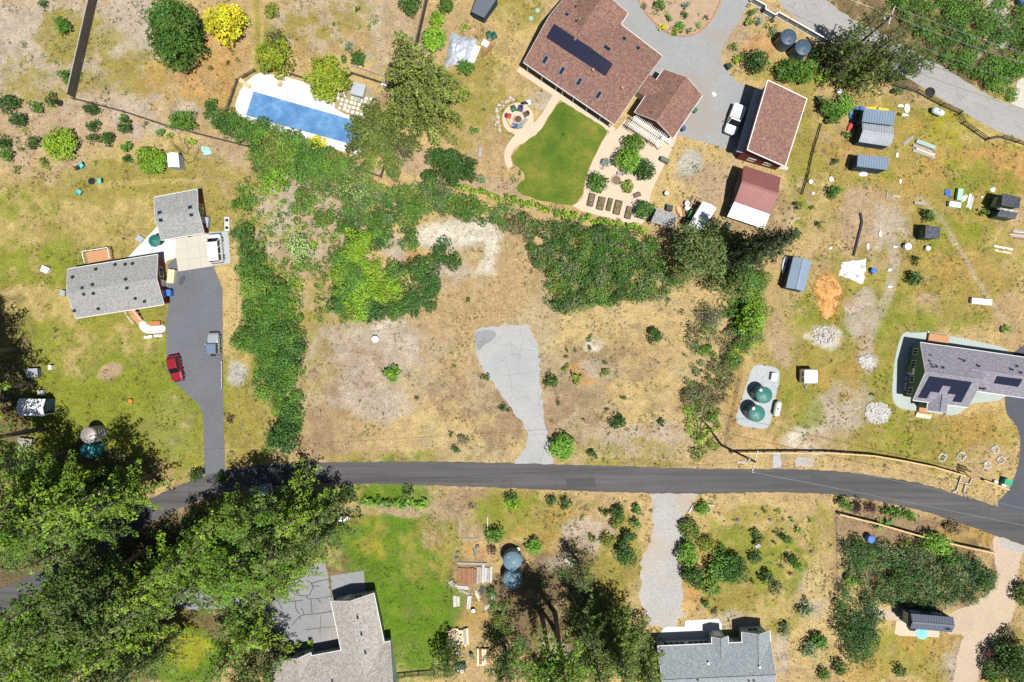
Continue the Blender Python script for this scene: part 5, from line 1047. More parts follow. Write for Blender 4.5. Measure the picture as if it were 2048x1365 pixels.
# hot tub
c = P(719, 184); rz = math.radians(-15); t = thing('hot_tub', c, 'hot tub with grey cover among the white pavers', 'hot tub')
MB().box((c.x, c.y, .02), (1.9, 1.8, .85), rz).build('cabinet', GREYWOOD, t)
for s in (-1, 1): MB().box((c.x + .0 - .46 * s * math.sin(rz), c.y + .46 * s * math.cos(rz), .88), (2.0, .92, .1), rz).build('cover', colm('grey_vinyl', (.36, .40, .43)), t)
for k in range(2): MB().box((c.x - .1, c.y - 1.15 - k * .25, .02), (.7, .24, .45 - .2 * k), rz).build('step', STEEL, t)
# sun loungers on the pool deck
def lounger(px, py, rz, label):
    c = P(px, py); c.z = .22; t = thing('sun_lounger', c, label, 'lounger'); T = xf(c, rz)
    MB().box((*T(.15, 0, 0)[:2], .52), (1.3, .6, .08), rz).build('bed', TANWOOD, t)
    X = T(1, 0, 0) - c; Y = T(0, 1, 0) - c; MB().obox(T(-.75, 0, .42), (X * .85 - Vector((0, 0, .5))), Y, Vector((0, 0, 1)) + X * .4, .65, .6, .07).build('backrest', TANWOOD, t)
    for x in (-.4, .7):
        for s in (-.24, .24): MB().box((*T(x, s, 0)[:2], .22), (.06, .06, .3), rz).build('leg', GREYWOOD, t)
lounger(494, 171, math.radians(-35), 'tan sun lounger at the left end of the pool deck'); lounger(563, 163, math.radians(85), 'tan sun lounger at the upper edge of the pool deck')
# raised beds in the garden terrace
def bedbox(px, py, w, l, rz, label, veg=True):
    c = P(px, py); c.z = .04; t = thing('raised_bed', c, label, 'raised bed', 'raised beds on the garden terrace'); T = xf(c, rz)
    for x, y, sx, sy in ((-w / 2, 0, .08, l), (w / 2, 0, .08, l), (0, -l / 2, w - .09, .08), (0, l / 2, w - .09, .08)): MB().box((*T(x, y, 0)[:2], .04), (sx, sy, .42), rz).build('side_board', DKWOOD, t)
    MB().box((c.x, c.y, .05), (w - .1, l - .1, .3), rz).build('soil', SOIL, t)
    L = []
    for i in range(12): p = T(rnd.uniform(-w * .3, w * .3), rnd.uniform(-l * .4, l * .4), .42); L.append((p.x, p.y, .42, rnd.uniform(.12, .24), *rnd.choice([(.10, .14, .03), (.22, .2, .06), (.14, .16, .05)])))
    return t, L
BEDS = []
for px, py, w, l, lb in ((1182, 401, .85, 1.9, 'leftmost planted bed on the garden terrace'), (1201.6, 408, .95, 1.9, 'second planted bed from the left, mostly bare soil'), (1218.5, 410.5, .6, 1.85, 'third and narrowest planted bed on the terrace'), (1235, 416, .95, 2.1, 'fourth and largest planted bed on the terrace'), (1257, 426.5, .85, 1.8, 'rightmost planted bed beside the small tree')):
    BEDS.append(bedbox(px, py, w, l, math.radians(-14), lb))
c = P(1232, 361); c.z = .04; t = thing('round_bed', c, 'round stone-edged bed in the middle of the garden terrace', 'garden bed')
for i in range(18): a = 2 * math.pi * i / 18; MB().blob((c.x + .75 * math.cos(a), c.y + .75 * math.sin(a), .12), (.15, .14, .1), i, 7, 4).build('stone', STONE, t)
MB().lathe([(.68, 0), (.68, .1), (.1, .16)], c, 16).build('soil', SOIL, t)
def wheelbarrow(px, py, rz, label):
    c = P(px, py); c.z = .04; t = thing('garden_cart', c, label, 'cart'); T = xf(c, rz)
    lo = [T(-.35, -.22, .3), T(.35, -.22, .3), T(.35, .22, .3), T(-.35, .22, .3)]; hi = [T(-.5, -.33, .6), T(.5, -.33, .6), T(.5, .33, .6), T(-.5, .33, .6)]
    MB().hexa(lo, hi).build('tray', M('cart_brown', (.16, .11, .09)), t); MB().cyl(T(.3, -.05, .2), T(.3, .05, .2), .18, .18, 12).build('wheel', RUBBER, t)
    for s in (-.25, .25): MB().tube([T(.2, s, .3), T(-.9, s, .55)], .025).build('handle', GREYWOOD, t); MB().tube([T(-.3, s, .3), T(-.3, s, 0.0)], .025).build('leg', STEEL, t)
wheelbarrow(1274, 392, .4, 'brown wheelbarrow on the garden terrace'); bench(1240, 349, -.2, GREYWOOD, 'small grey bench above the round garden bed', 1.0)
boxy('barbecue', 1328, 323, (1.3, .6, .95), -.45, colm('bbq_green', (.10, .14, .11)), 'covered barbecue at the right edge of the garden terrace', 'barbecue')
boxy('patio_table', 1330, 282, (1.6, .55, .75), -.6, WHITE, 'long white table beneath the end of the pergola', 'table')
# bins, pots, round things
def drum(px, py, r, h, mat, label, cat='drum', group=None, rim=None):
    c = P(px, py); t = thing(cat.replace(' ', '_'), c, label, cat, group)
    MB().lathe([(r * .92, 0.01), (r, h * .3), (r, h * .9), (r * 1.04, h * .92), (r * 1.04, h)], c, 16).build('body', mat, t); MB().lathe([(r * .9, h), (r * .85, h + .05), (r * .2, h + .09)], c, 16).build('lid', rim or mat, t)
    return t
GREENP = colm('green_plastic', (.03, .12, .06)); BLUEP = colm('blue_plastic', (.05, .16, .5))
drum(1388, 223, .36, .7, GREENP, 'green round planter beside the right wing of the main house', 'planter'); boxy('wheelie_bin', 1364, 260, (.55, .6, 1.05), .4, colm('bin_blue', (.05, .08, .17)), 'dark blue wheelie bin at the corner of the main house', 'bin')
boxy('compost_bin', 1455, 136, (.7, .7, .9), .6, M('dark_green_plastic', (.02, .05, .035)), 'dark green bin at the kerb of the front drive', 'bin')
drum(1331, 389, .35, .75, GREENP, 'green barrel in the straw grass beyond the terrace', 'barrel', rim=WHITE2)
drum(1372, 409, .36, .8, WHITE2, 'upper white drum beside the wooden trailer frame', 'drum'); drum(1372, 418, .36, .8, WHITE2, 'lower white drum beside the wooden trailer frame', 'drum')
drum(1810, 495, .5, .9, WHITE2, 'large white drum below the small green shed', 'drum'); drum(1852, 498, .35, .6, WHITE2, 'white bucket right of the drum below the small green shed', 'bucket')
drum(1743, 543, .4, .8, BLUEP, 'blue drum beside the white tarpaulin', 'drum'); drum(1619, 365, .3, .5, WHITE2, 'white bucket right of the dark red barn', 'bucket')
drum(1675, 186, .35, .7, WHITE2, 'white bucket above the sheds tree', 'bucket'); drum(2037, 8, .5, 1.0, BLUEP, 'blue barrel in the scrub at the top right corner', 'barrel')
drum(1735, 1075, .55, 1.2, BLUEP, 'small blue tank above the lower right thicket', 'drum'); drum(1036, 1097, .28, .6, WHITE2, 'white filter drum above the upper slate tank', 'drum')
drum(752, 679, .5, .8, WHITE2, 'lone white well pump drum in the middle of the bare lot', 'well pump'); drum(264, 802, .3, .5, colm('orange_plastic', (.6, .2, .03)), 'small orange bucket on the left lawn', 'bucket')
drum(915, 1305, .25, .5, WHITE2, 'white bucket above the dark machinery at bottom', 'bucket'); drum(943, 1308, .3, .6, GREENP, 'green bucket beside the lumber at bottom', 'bucket')
for px, py, lb in ((1075, 22, 'upper pale green septic lid left of the main house'), (1062, 38, 'lower pale green septic lid left of the main house')):
    drum(px, py, .35, .12, colm('septic_green', (.28, .44, .36)), lb, 'septic lid')
# tyres and stumps
def tyre(px, py, r, label):
    c = P(px, py); single(MB().lathe([(r * .5, .02), (r * .9, 0.01), (r, .1), (r * .9, .2), (r * .5, .19), (r * .48, .1)], c, 18), 'tyre', RUBBER, c, label, 'tyre')
tyre(184, 363, .55, 'black tyre swing base on the left lawn'); tyre(1860, 185, .75, 'large black tyre beside the upper lane'); tyre(121, 207, .5, 'black tyre beside the dark shrub near the fence corner')
ST = M('stump_grey', (.16, .15, .15), .3, 3)
for i, (px, py, r) in enumerate(((1302, 1022, .3), (1286, 1030, .22), (1438, 1027, .22), (1475, 1041, .32), (1512, 1027, .2), (1448, 1043, .18), (1510, 1030, .18), (1540, 1040, .3), (1566, 1040, .25), (1623, 1104, .33), (1657, 1242, .3), (1172, 1013, .2), (1120, 1033, .2), (1074, 1031, .22), (1110, 1030, .18), (916, 1105, .3), (914, 1116, .3), (955, 1093, .35))):
    c = P(px, py); lb = ['dark rock by the left edge of the gravel drive', 'smaller rock left of the gravel drive rock', 'small rock right of the gravel drive top', 'largest rock in the straw field right of the gravel drive', 'small rock at the top of the straw field', 'pale low rock left of the largest field rock', 'tiny rock beside the top straw field rock', 'rock above the row of grey conifers', 'rock right of the one above the grey conifers', 'round dark stump in the straw field near the wire fence', 'dark stump beside the column thicket', 'small rock in the orange grass below the road', 'small rock below the young shrubs by the road', 'first pale rock near the bright young tree', 'second pale rock near the bright young tree', 'upper log round by the straw heap', 'lower log round by the straw heap', 'grey log round right of the green tools'][i]
    single(MB().blob((c.x, c.y, r * .5), (r, r * .9, r * .62), i, 9, 5), 'rock' if 'log' not in lb and 'stump' not in lb else 'stump', ST, c, lb, 'rock' if 'log' not in lb and 'stump' not in lb else 'stump')
# rocks scattered on the right lot and stone rings (stones counted one by one)
def ring(px, py, r, n, label, mat=STONE2):
    c = P(px, py); t = thing('stone_ring', c, label, 'stone ring')
    for i in range(n):
        a = 2 * math.pi * i / n + rnd.uniform(-.1, .1); k = r * rnd.uniform(.75, 1.1); MB().blob((c.x + k * math.cos(a), c.y + k * math.sin(a), .08), (rnd.uniform(.12, .25), rnd.uniform(.12, .22), .13), i, 7, 4).build('stone', mat, t)
for px, py, r, lb in ((2001, 920, .62, 'right stone ring near the dark drive'), (1974, 930, .55, 'middle stone ring near the dark drive'), (1922, 912, .62, 'left stone ring above the roadside fence'), (1990, 900, .6, 'upper stone ring near the dark drive'), (1884, 915, .6, 'leftmost stone ring above the roadside fence')): ring(px, py, r, 13, lb)
def gravel_heap(px, py, rx, ry, n, name, label, cat, mat, smin=.1, smax=.24):
    mb = MB(); c = P(px, py)
    for i in range(n):
        a = rnd.uniform(0, 6.283); k = math.sqrt(rnd.random()); mb.blob((c.x + rx * k * math.cos(a), c.y + ry * k * math.sin(a), .06 + .12 * (1 - k)), (rnd.uniform(smin, smax), rnd.uniform(smin, smax), rnd.uniform(smin, smax) * .7), i, 6, 4)
    o = mb.build(name, mat, None, c); o['kind'] = 'stuff'; o['label'] = label; return o
gravel_heap(1755, 826, 2.0, 1.7, 420, 'rubble', 'oval bed of pale rubble left of the green house', 'rubble', STONE2)
gravel_heap(1733, 724, 1.2, 1.0, 170, 'rubble', 'small bed of pale rubble below the bare path', 'rubble', STONE2)
gravel_heap(1647, 672, 1.9, 1.4, 120, 'rubble', 'loose white rubble below the wood chips', 'rubble', STONE2)
gravel_heap(1990, 60, 1.8, 3.0, 120, 'rubble', 'pale broken stones in the top right scrub', 'rubble', STONE2, .1, .3)
# wood chip pile
mb = MB(); c = P(1655, 595); n = 26; secs = []
for k, z in ((1.0, 0.0), (.93, .07), (.7, .16), (.45, .24), (.15, .28)):
    secs.append([(c.x + 1.9 * k * (1 + .08 * math.sin(3 * a + 1)) * math.cos(a) * (1.15 if math.sin(a) > 0 else .8), c.y + 3.4 * k * math.sin(a), z + .05 * math.sin(5 * a)) for a in [2 * math.pi * i / n for i in range(n)]])
secs[0] = [(x, y, 0) for x, y, _ in secs[0]]
o = mb.loft(secs).build('wood_chip_pile', M('wood_chips', (.54, .29, .10), .35, 1.6, .95, fine=16), None, c); tag(o, 'long heap of orange wood chips near the ribbed shed', 'wood chips')
# tarpaulins: crumpled sheets
def tarp(px, py, quad, mat, label, amp=.3, n=22, seed=1, lift=.02, cat='tarpaulin'):
    q = [P(*p) for p in quad]; c = P(px, py); rr = np.random.default_rng(seed); X, Y = np.meshgrid(np.linspace(0, 1, n), np.linspace(0, 1, n))
    hz = fbm(X * 10 + seed * 7, Y * 10, 4, seed, 4); hz = np.abs(hz - .5) * 2; ed = np.minimum(np.minimum(X, 1 - X), np.minimum(Y, 1 - Y)); hz = hz * amp + np.clip(ed * 5, 0, 1) * lift
    mb = MB(); vs = []
    jx = (vnoise(X * 9, Y * 9, 1.3, seed + 3) - .5) * .10; jy = (vnoise(X * 9, Y * 9, 1.3, seed + 5) - .5) * .10
    for i in range(n):
        for j in range(n):
            s, t_ = X[i, j] + jx[i, j], Y[i, j] + jy[i, j]; p = (q[0] * (1 - s) + q[1] * s) * (1 - t_) + (q[3] * (1 - s) + q[2] * s) * t_; vs.append((p.x, p.y, .02 + hz[i, j]))
    mb.add(vs, [(i * n + j, (i + 1) * n + j, (i + 1) * n + j + 1, i * n + j + 1) for i in range(n - 1) for j in range(n - 1)])
    k = len(mb.v); rim = [i for i in range(n)] + [i * n + n - 1 for i in range(1, n)] + [(n - 1) * n + i for i in range(n - 2, -1, -1)] + [i * n for i in range(n - 2, 0, -1)]
    low = [(vs[i][0], vs[i][1], 0.004) for i in rim]; o = len(mb.v); mb.v += low; m = len(rim)
    mb.f += [(rim[i], rim[(i + 1) % m], o + (i + 1) % m, o + i) for i in range(m)]
    single(mb, 'tarpaulin', mat, c, label, cat)
SILV = M('silver_tarp', (.50, .54, .60), .15, .8, .35, .3)
tarp(917, 107, [(903, 66), (952, 80), (935, 126), (886, 140)], SILV, 'large crumpled silver tarpaulin over a heap near the green shrubs', .55, 26, 3, .7)
tarp(1705, 541, [(1683, 524), (1732, 518), (1727, 569), (1678, 550)], M('dirty_white_tarp', (.58, .57, .55), .3, .5, .6), 'torn white tarpaulin lying above the wood chips', .25, 22, 5)
tarp(1895, 389, [(1890, 379), (1900, 381), (1902, 396), (1888, 391)], BLUEP, 'crumpled blue tarpaulin near the pale green planters', .4, 12, 8)
tarp(950, 112, [(946, 88), (962, 93), (948, 130), (937, 122)], M('pale_sheeting', (.62, .57, .5), .2), 'strip of pale plastic sheeting right of the silver tarpaulin', .2, 14, 9)
tarp(412, 302, [(402, 292), (420, 296), (424, 308), (408, 312)], colm('teal_net', (.32, .6, .52)), 'heap of pale teal netting beside the hoses', .35, 14, 10)
# hoses
single(MB().tube([(*P(x, y)[:2], .05 + .03 * (i % 2)) for i, (x, y) in enumerate([(342, 282), (352, 292), (366, 305), (375, 309), (378, 298), (370, 285), (368, 276)])], .05), 'hose', RUBBER, P(366, 300), 'black hose curling above the tiny white hut', 'hose')
single(MB().tube([(*P(x, y)[:2], .05) for x, y in [(345, 290), (360, 303), (368, 318), (376, 327), (386, 324), (395, 308), (399, 298)]], .05), 'hose', RUBBER, P(380, 318), 'black hose looping right of the tiny white hut', 'hose')
single(MB().tube([(*P(x, y)[:2], .245) for x, y in [(576, 197), (575, 182), (580, 172), (590, 166), (596, 164)]], .03), 'hose', GREYWOOD, P(580, 180), 'thin hose lying on the white pool deck', 'hose')
single(MB().tube([(*P(x, y)[:2], .05) for x, y in [(1577, 458), (1582, 446), (1592, 438), (1600, 436)]], .04), 'hose', WHITE2, P(1588, 445), 'white pipe bend below the dark red barn', 'pipe')
# lumber: every plank is a part
def stack(px, py, n, plank, rz, mats, label, layers=1, jit=.3, name='lumber_stack', gap=1.06):
    c = P(px, py); t = thing(name, c, label, 'lumber'); T = xf(c, rz); w, L, h = plank
    for k in range(layers):
        for i in range(n):
            x = (i - (n - 1) / 2) * w * gap; y = rnd.uniform(-jit, jit); l = L * rnd.uniform(.8, 1.05)
            MB().box((*T(x, y, 0)[:2], .012 + k * (h + .004)), (w * .96, l, h), rz + rnd.uniform(-.015, .015)).build('plank', rnd.choice(mats), t)
    return t
stack(928, 1152, 3, (.62, 2.5, .2), .0, [BROWNWOOD], 'wide brown boards at the left of the lumber yard', 1, .1); stack(945, 1152, 3, (.36, 2.5, .24), 0, [BROWNWOOD, M('red_lumber', (.3, .14, .09), .2)], 'narrow red-brown beams right of the wide boards', 1, .1)
stack(969, 1149, 6, (.38, 2.7, .22), -.03, [GREYWOOD, STONE2, GREYWOOD], 'weathered grey boards below the straw heap', 1, .15)
stack(918, 1274, 8, (.36, 2.5, .25), .05, [PALEWOOD, PALEWOOD, TANWOOD, GREYWOOD], 'stack of fresh pale lumber beside the bright lawn', 2, .3); stack(966, 1312, 5, (.36, 2.6, .25), 0, [PALEWOOD, BROWNWOOD, TANWOOD], 'stack of mixed lumber at the bottom beside the shade', 2, .2)
stack(913, 1203, 2, (.5, 1.75, .05), .03, [STONE2], 'two pale flat panels lying on the lawn edge', 1, .03); stack(938, 1204, 2, (.3, 2.4, .15), -.1, [WHITE, STONE2], 'two white boards below the weathered grey boards', 1, .1)
stack(925, 1175, 2, (.25, 2.2, .12), 1.5, [STONE2], 'pale boards lying crosswise above the white boards', 1, .2); stack(964, 1180, 2, (.4, 1.2, .15), -.4, [GREYWOOD, DKWOOD], 'short grey offcuts right of the white boards', 1, .1)
stack(1849, 290, 1, (.6, 3.2, .35), 1.2, [MINT], 'long pale mint beam right of the twin shed'); stack(1845, 299, 1, (.45, 3.3, .25), 1.22, [GREYWOOD], 'long grey beam below the mint beam'); stack(1846, 306, 2, (.4, 3.6, .22), 1.22, [PALEWOOD, GREYWOOD], 'pair of pale beams below the grey beam')
stack(1818, 281, 4, (.12, 2.0, .08), 2.2, [GREYWOOD], 'thin grey sticks left of the mint beam'); stack(1870, 312, 2, (.2, 1.4, .1), -.55, [BROWNWOOD, GREYWOOD], 'two short brown planks right of the pale beams'); stack(1834, 321, 1, (.15, 1.3, .1), -.3, [GREYWOOD], 'single short plank below the pale beams')
stack(2038, 470, 6, (.22, 2.6, .12), 1.45, [GREYWOOD, STONE2, BROWNWOOD], 'scattered grey timber at the right edge below the playhouse', 1, .4); stack(2005, 500, 2, (.3, 3.0, .1), 1.38, [WHITE, PALEWOOD], 'two white boards below the right edge timber', 1, .2, gap=2)
stack(1940, 403, 2, (.4, 2.2, .1), -.25, [WHITE, STONE2], 'white planks right of the pale green planters', 1, .3); stack(1928, 397, 4, (.14, 1.1, .08), -.6, [WHITE], 'tangle of thin white pipes by the pale planters', 1, .2)
stack(1773, 395, 1, (.18, 1.6, .12), -.1, [GREYWOOD], 'upright grey plank on the dry grass below the sheds'); stack(1795, 394, 1, (.16, 1.3, .1), 1.3, [STONE2], 'pale plank right of the upright grey plank'); stack(1833, 407, 1, (.4, 1.8, .3), 1.4, [GREYWOOD], 'grey log trough below the sheds')
stack(920, 1055, 1, (.16, 2.7, .16), 0, [GREYWOOD], 'left grey log edging of the bare garden plot'); stack(975, 1045, 1, (.16, 2.3, .16), 0, [STONE2], 'right pale log edging of the bare garden plot'); stack(940, 1078, 1, (.18, 2.8, .16), 1.55, [GREYWOOD], 'bottom log edging of the bare garden plot'); stack(945, 1127, 1, (.3, 4.8, .2), 1.55, [GREYWOOD], 'long grey sleeper above the lumber yard')
stack(1487, 925, 1, (.3, 1.9, .12), 1.57, [STONE2], 'pale concrete beam lying left of the utility pole shadow'); stack(1382, 1017, 1, (.25, 1.7, .25), -.55, [STONE2], 'pale leaning log right of the gravel drive top'); stack(1418, 1010, 1, (.2, 1.6, .2), 1.5, [STONE2], 'second pale log right of the gravel drive top')
stack(975, 102, 2, (.2, 2.4, .3), -.75, [BROWNWOOD], 'brown ladder-like planks right of the pale sheeting', 1, .1); stack(961, 303, 1, (.55, 1.6, .25), -.15, [GREYWOOD], 'grey timber planter in the tan grass', name='timber_planter'); stack(1054, 553, 1, (.1, .8, .05), -.4, [GREYWOOD], 'small stick on the bare lot')
stack(1360, 426, 4, (.28, 2.2, .06), .25, [TANWOOD, BROWNWOOD], 'orange boards beside the grey shelter', 1, .1)
stack(905, 1168, 3, (.2, 1.3, .1), .9, [GREYWOOD, STONE2], 'loose grey slats left of the pale crosswise boards', 1, .2); stack(955, 1190, 3, (.18, 1.6, .1), .5, [GREYWOOD, PALEWOOD], 'loose slats right of the two white boards', 1, .3); stack(972, 1215, 2, (.3, 1.1, .12), -.7, [STONE2, GREYWOOD], 'short pale offcuts at the edge of the tree shade', 1, .2); stack(930, 1185, 2, (.16, 1.9, .08), 1.2, [GREYWOOD], 'thin grey slats below the pale crosswise boards', 1, .2)
stack(950, 1105, 5, (.1, 1.2, .06), .3, [GREENP, GREYWOOD, GREENP], 'green and grey tools leaning above the long sleeper', 1, .2); stack(985, 1190, 2, (.25, 1.4, .1), .2, [WHITE, STONE2], 'white panels at the left edge of the dark undergrowth', 1, .1); drum(947, 1220, .35, .5, BLACK, 'black tub below the two white boards', 'tub', rim=WHITE2); stack(902, 1276, 2, (.3, 2.2, .12), .06, [GREYWOOD], 'weathered boards left of the fresh pale lumber', 1, .1)
# pallets and boxes
boxy('well_cover', 456, 449, (.65, 2.0, .35), 0, WHITE2, 'white panel stand with two dark squares above the van', 'stand')
for dy in (-.6, .55): MB().box((P(456, 449).x, P(456, 449).y + dy, .425), (.5, .45, .03)).build('dark_square', BLACK, bpy.data.objects['well_cover'])
boxy('planter_box', 1915, 391, (.75, 1.7, .6), -.15, colm('mint_box', (.32, .52, .38)), 'upright pale green planter box near the blue tarpaulin', 'planter'); boxy('planter_box', 1905, 411, (1.7, .75, .6), -.15, colm('white_mint_box', (.62, .76, .66)), 'pale mint planter box lying below the upright one', 'planter')
boxy('storage_trough', 1958, 604, (2.9, .85, .6), -.1, WHITE2, 'long white storage trough alone in the right field', 'trough'); boxy('pump_box', 1545, 754, (.75, 1.1, .7), -.15, WHITE2, 'white pump box at the top of the green tank pad', 'box')
boxy('wooden_crate', 347, 554, (1.0, 2.0, .8), -.1, PALEWOOD, 'pale wooden crate at the edge of the driveway', 'crate'); boxy('trash_bin', 343, 587, (.8, .9, 1.1), 0, BLUEP, 'bright blue bin in the rack beside the red gable', 'bin'); boxy('storage_box', 331, 601, (.8, .9, .9), -.1, M('dark_green_plastic', (.02, .05, .035)), 'dark green storage box beside the blue bin', 'box')
boxy('corten_planter', 314, 647, (1.3, .6, .4), .1, colm('terracotta', (.45, .16, .05)), 'orange planter above the curved walk', 'planter'); boxy('white_planter', 295, 675, (.55, .4, .35), .1, WHITE, 'left one of the two white pots below the curved walk', 'planter'); boxy('white_planter', 303, 674, (.55, .4, .35), .1, WHITE, 'right one of the two white pots below the curved walk', 'planter'); boxy('white_planter', 319, 672, (1.2, .35, .35), .05, WHITE, 'long white planter below the curved walk', 'planter')
boxy('rowing_skip', 94, 540, (1.1, .9, .5), -.4, WHITE2, 'white overturned tub on the left lawn', 'tub'); boxy('utility_box', 282, 479, (1.0, .9, .3), -.6, STEEL, 'grey utility box beside the white patio', 'box'); boxy('wall_unit', 131, 587, (.7, .8, .7), -.1, STEEL, 'grey air unit at the left gable of the long house', 'air unit')
boxy('chicken_coop', 72, 746, (1.7, 1.3, .9), .05, M('coop_grey', (.12, .14, .16), .2), 'dark grey coop near the trees at left', 'coop', lid=STEEL); boxy('beehive', 106, 735, (.5, .6, .7), 0, WHITE, 'small white beehive box on the left lawn', 'box'); boxy('crate_seat', 86, 786, (.9, .8, .5), 0, STONE2, 'pale crate above the white shed', 'crate')
boxy('utility_cart', 55, 888, (2.0, 1.7, .6), -.1, M('cart_grey', (.3, .3, .29), .3), 'grey utility trailer in tree shade at left', 'trailer', lid=GREYWOOD)
boxy('equipment_box', 1455, 451, (.7, .6, .6), .3, STEEL, 'grey box below the white lean-to of the barn', 'box'); boxy('dog_kennel', 1337, 418, (.9, .8, .8), -.2, M('kennel_dark', (.05, .06, .07), .2), 'dark box behind the grey shelter', 'box')
boxy('pool_pump', 770, 171, (.85, .5, .5), -.3, WHITE2, 'white box behind the hot tub', 'box'); boxy('road_cabinet', 2008, 963, (1.1, .9, .9), -.3, colm('cabinet_green', (.02, .30, .17)), 'green utility cabinet beside the dark drive', 'cabinet'); boxy('white_post_box', 2003, 970, (.6, .6, .5), -.3, WHITE2, 'white box just below the green utility cabinet', 'box'); boxy('white_meter_box', 1988, 964, (.5, .5, .4), -.3, WHITE2, 'small white box left of the green utility cabinet', 'box')
boxy('heat_pump', 1826, 715, (1.0, .9, .9), -.15, M('olive_box', (.16, .22, .10), .1), 'olive cabinet against the left wall of the green house', 'cabinet'); boxy('battery_cabinet', 1820, 738, (1.2, 1.2, 1.3), -.15, M('olive_box', (.16, .22, .10)), 'largest olive cabinet against the left wall of the green house', 'cabinet')
for i, (px, py) in enumerate(((1814, 758), (1813, 769), (1812, 778))): boxy('air_conditioner', px, py, (.9, .7, .7), -.15, STEEL, ['upper', 'middle', 'lower'][i] + ' grey air unit at the left wall of the green house', 'air unit')
sheet('drain_slab', [(1423, 186), (1429, 184), (1434, 190), (1428, 195)], C_WHITE, .031)
boxy('motor_crate', 416, 447, (.8, 1.5, .8), -.1, STEEL, 'grey cabinet against the red wall of the garage', 'cabinet')
# play furniture near silver tarp
for px, py, m, lb in ((979, 74, GREENP, 'green garden chair above the brown planks'), (989, 76, colm('dark_teal_plastic', (.03, .09, .09)), 'dark teal garden chair right of the green one')): chair(px, py, -1.2, m, lb, 'chairs near the silver tarpaulin')
boxy('white_chest', 971, 90, (1.0, .9, .5), -.5, WHITE2, 'white chest beside the green garden chair', 'chest')
chair(158, 337, 2.0, BLACK, 'black garden chair at the upper left of the lawn', 'chairs on the left lawn'); chair(166, 333, 4.0, colm('cyan_chair', (.12, .48, .48)), 'turquoise chair beside the black chair on the lawn', 'chairs on the left lawn'); chair(203, 364, 3.3, MATS['cyan_chair'], 'turquoise chair right of the tyre on the lawn', 'chairs on the left lawn'); chair(162, 386, 1.0, MATS['cyan_chair'], 'turquoise chair below the tyre on the lawn', 'chairs on the left lawn')
# kayaks at the twin shed, boat at the ribbed shed
def kayak(px, py, L, w, rz, mat, label, h=.35, z=.02):
    c = P(px, py); T = xf(c, rz); s = []
    for t in (-1, -.8, -.45, 0, .45, .8, 1):
        k = max(.06, math.sqrt(max(0, 1 - t * t)))
        s.append([T(t * L / 2, w / 2 * k * a, z + h * (.15 + b * .85) + .06 * t * t) for a, b in ((-.5, .0), (.5, 0), (1, .6), (.5, 1), (-.5, 1), (-1, .6))])
    t = thing('kayak', c, label, 'kayak'); MB().loft(s).build('hull', mat, t); MB().lathe([(w * .22, 0), (w * .25, .06)], T(0, 0, z + h * .98), 12).build('cockpit', BLACK, t)
kayak(1752, 219, 3.9, .6, -.1, colm('yellow_kayak', (.75, .5, .02)), 'yellow kayak behind the twin shed'); kayak(1702, 233, 2.4, .7, 1.75, colm('blue_kayak', (.04, .16, .42)), 'blue kayak left of the twin shed'); kayak(1703, 249, 2.6, .7, .95, colm('red_kayak', (.55, .06, .06)), 'red kayak left of the twin shed'); kayak(1717, 219, 1.8, .7, .15, MATS['blue_kayak'], 'short blue boat at the top left corner of the twin shed')
kayak(1568, 529, 2.8, .7, 1.35, WHITE2, 'white canoe leaning left of the ribbed shed')
# green tractor
c = P(1376, 438); t = thing('tractor', c, 'small green tractor left of the white carport', 'tractor'); T = xf(c, 1.2)
MB().loft([[T(x, y * k, z) for y, z in ((-.3, .5), (.3, .5), (.32, .9), (.22, 1.1), (-.22, 1.1), (-.32, .9))] for x, k in ((-.1, 1), (.9, .95), (1.15, .7))]).build('hood', colm('tractor_green', (.04, .24, .06)), t)
MB().box((*T(-.6, 0, 0)[:2], .55), (1.0, .7, .15), 1.2).build('floor_plate', BLACK, t); MB().box((*T(-.65, 0, 0)[:2], .71), (.45, .5, .45), 1.2).build('seat', colm('seat_yellow', (.6, .45, .05)), t)
for x, s, r in ((-.65, .62, .55), (.75, .5, .33)):
    for k in (-1, 1): MB().cyl(T(x, k * s - .12, r), T(x, k * s + .12, r), r, r, 16).build('wheel', RUBBER, t)
mb = MB(); mb.tube([T(-.95, -.45, .6), T(-.95, -.45, 2.0), T(-.95, .45, 2.0), T(-.95, .45, .6)], .04); mb.build('roll_bar', BLACK, t)
# wooden trailer frame left of the carport
t = thing('trailer_frame', P(1386, 413), 'bare timber trailer frame beside the white drums', 'trailer'); T = xf(P(1386, 413), 1.15)
for y in (-.6, 0, .6): MB().box((*T(0, y, 0)[:2], .4), (3.0, .1, .1), 1.15).build('beam', BROWNWOOD, t)
for x in (-1.3, -.5, .3, 1.1): MB().box((*T(x, 0, 0)[:2], .51), (.12, 1.4, .06), 1.15).build('slat', GREYWOOD, t)
for k in (-1, 1): MB().cyl(T(0, k * .75 - .08, .3), T(0, k * .75 + .08, .3), .3, .3, 14).build('wheel', RUBBER, t)
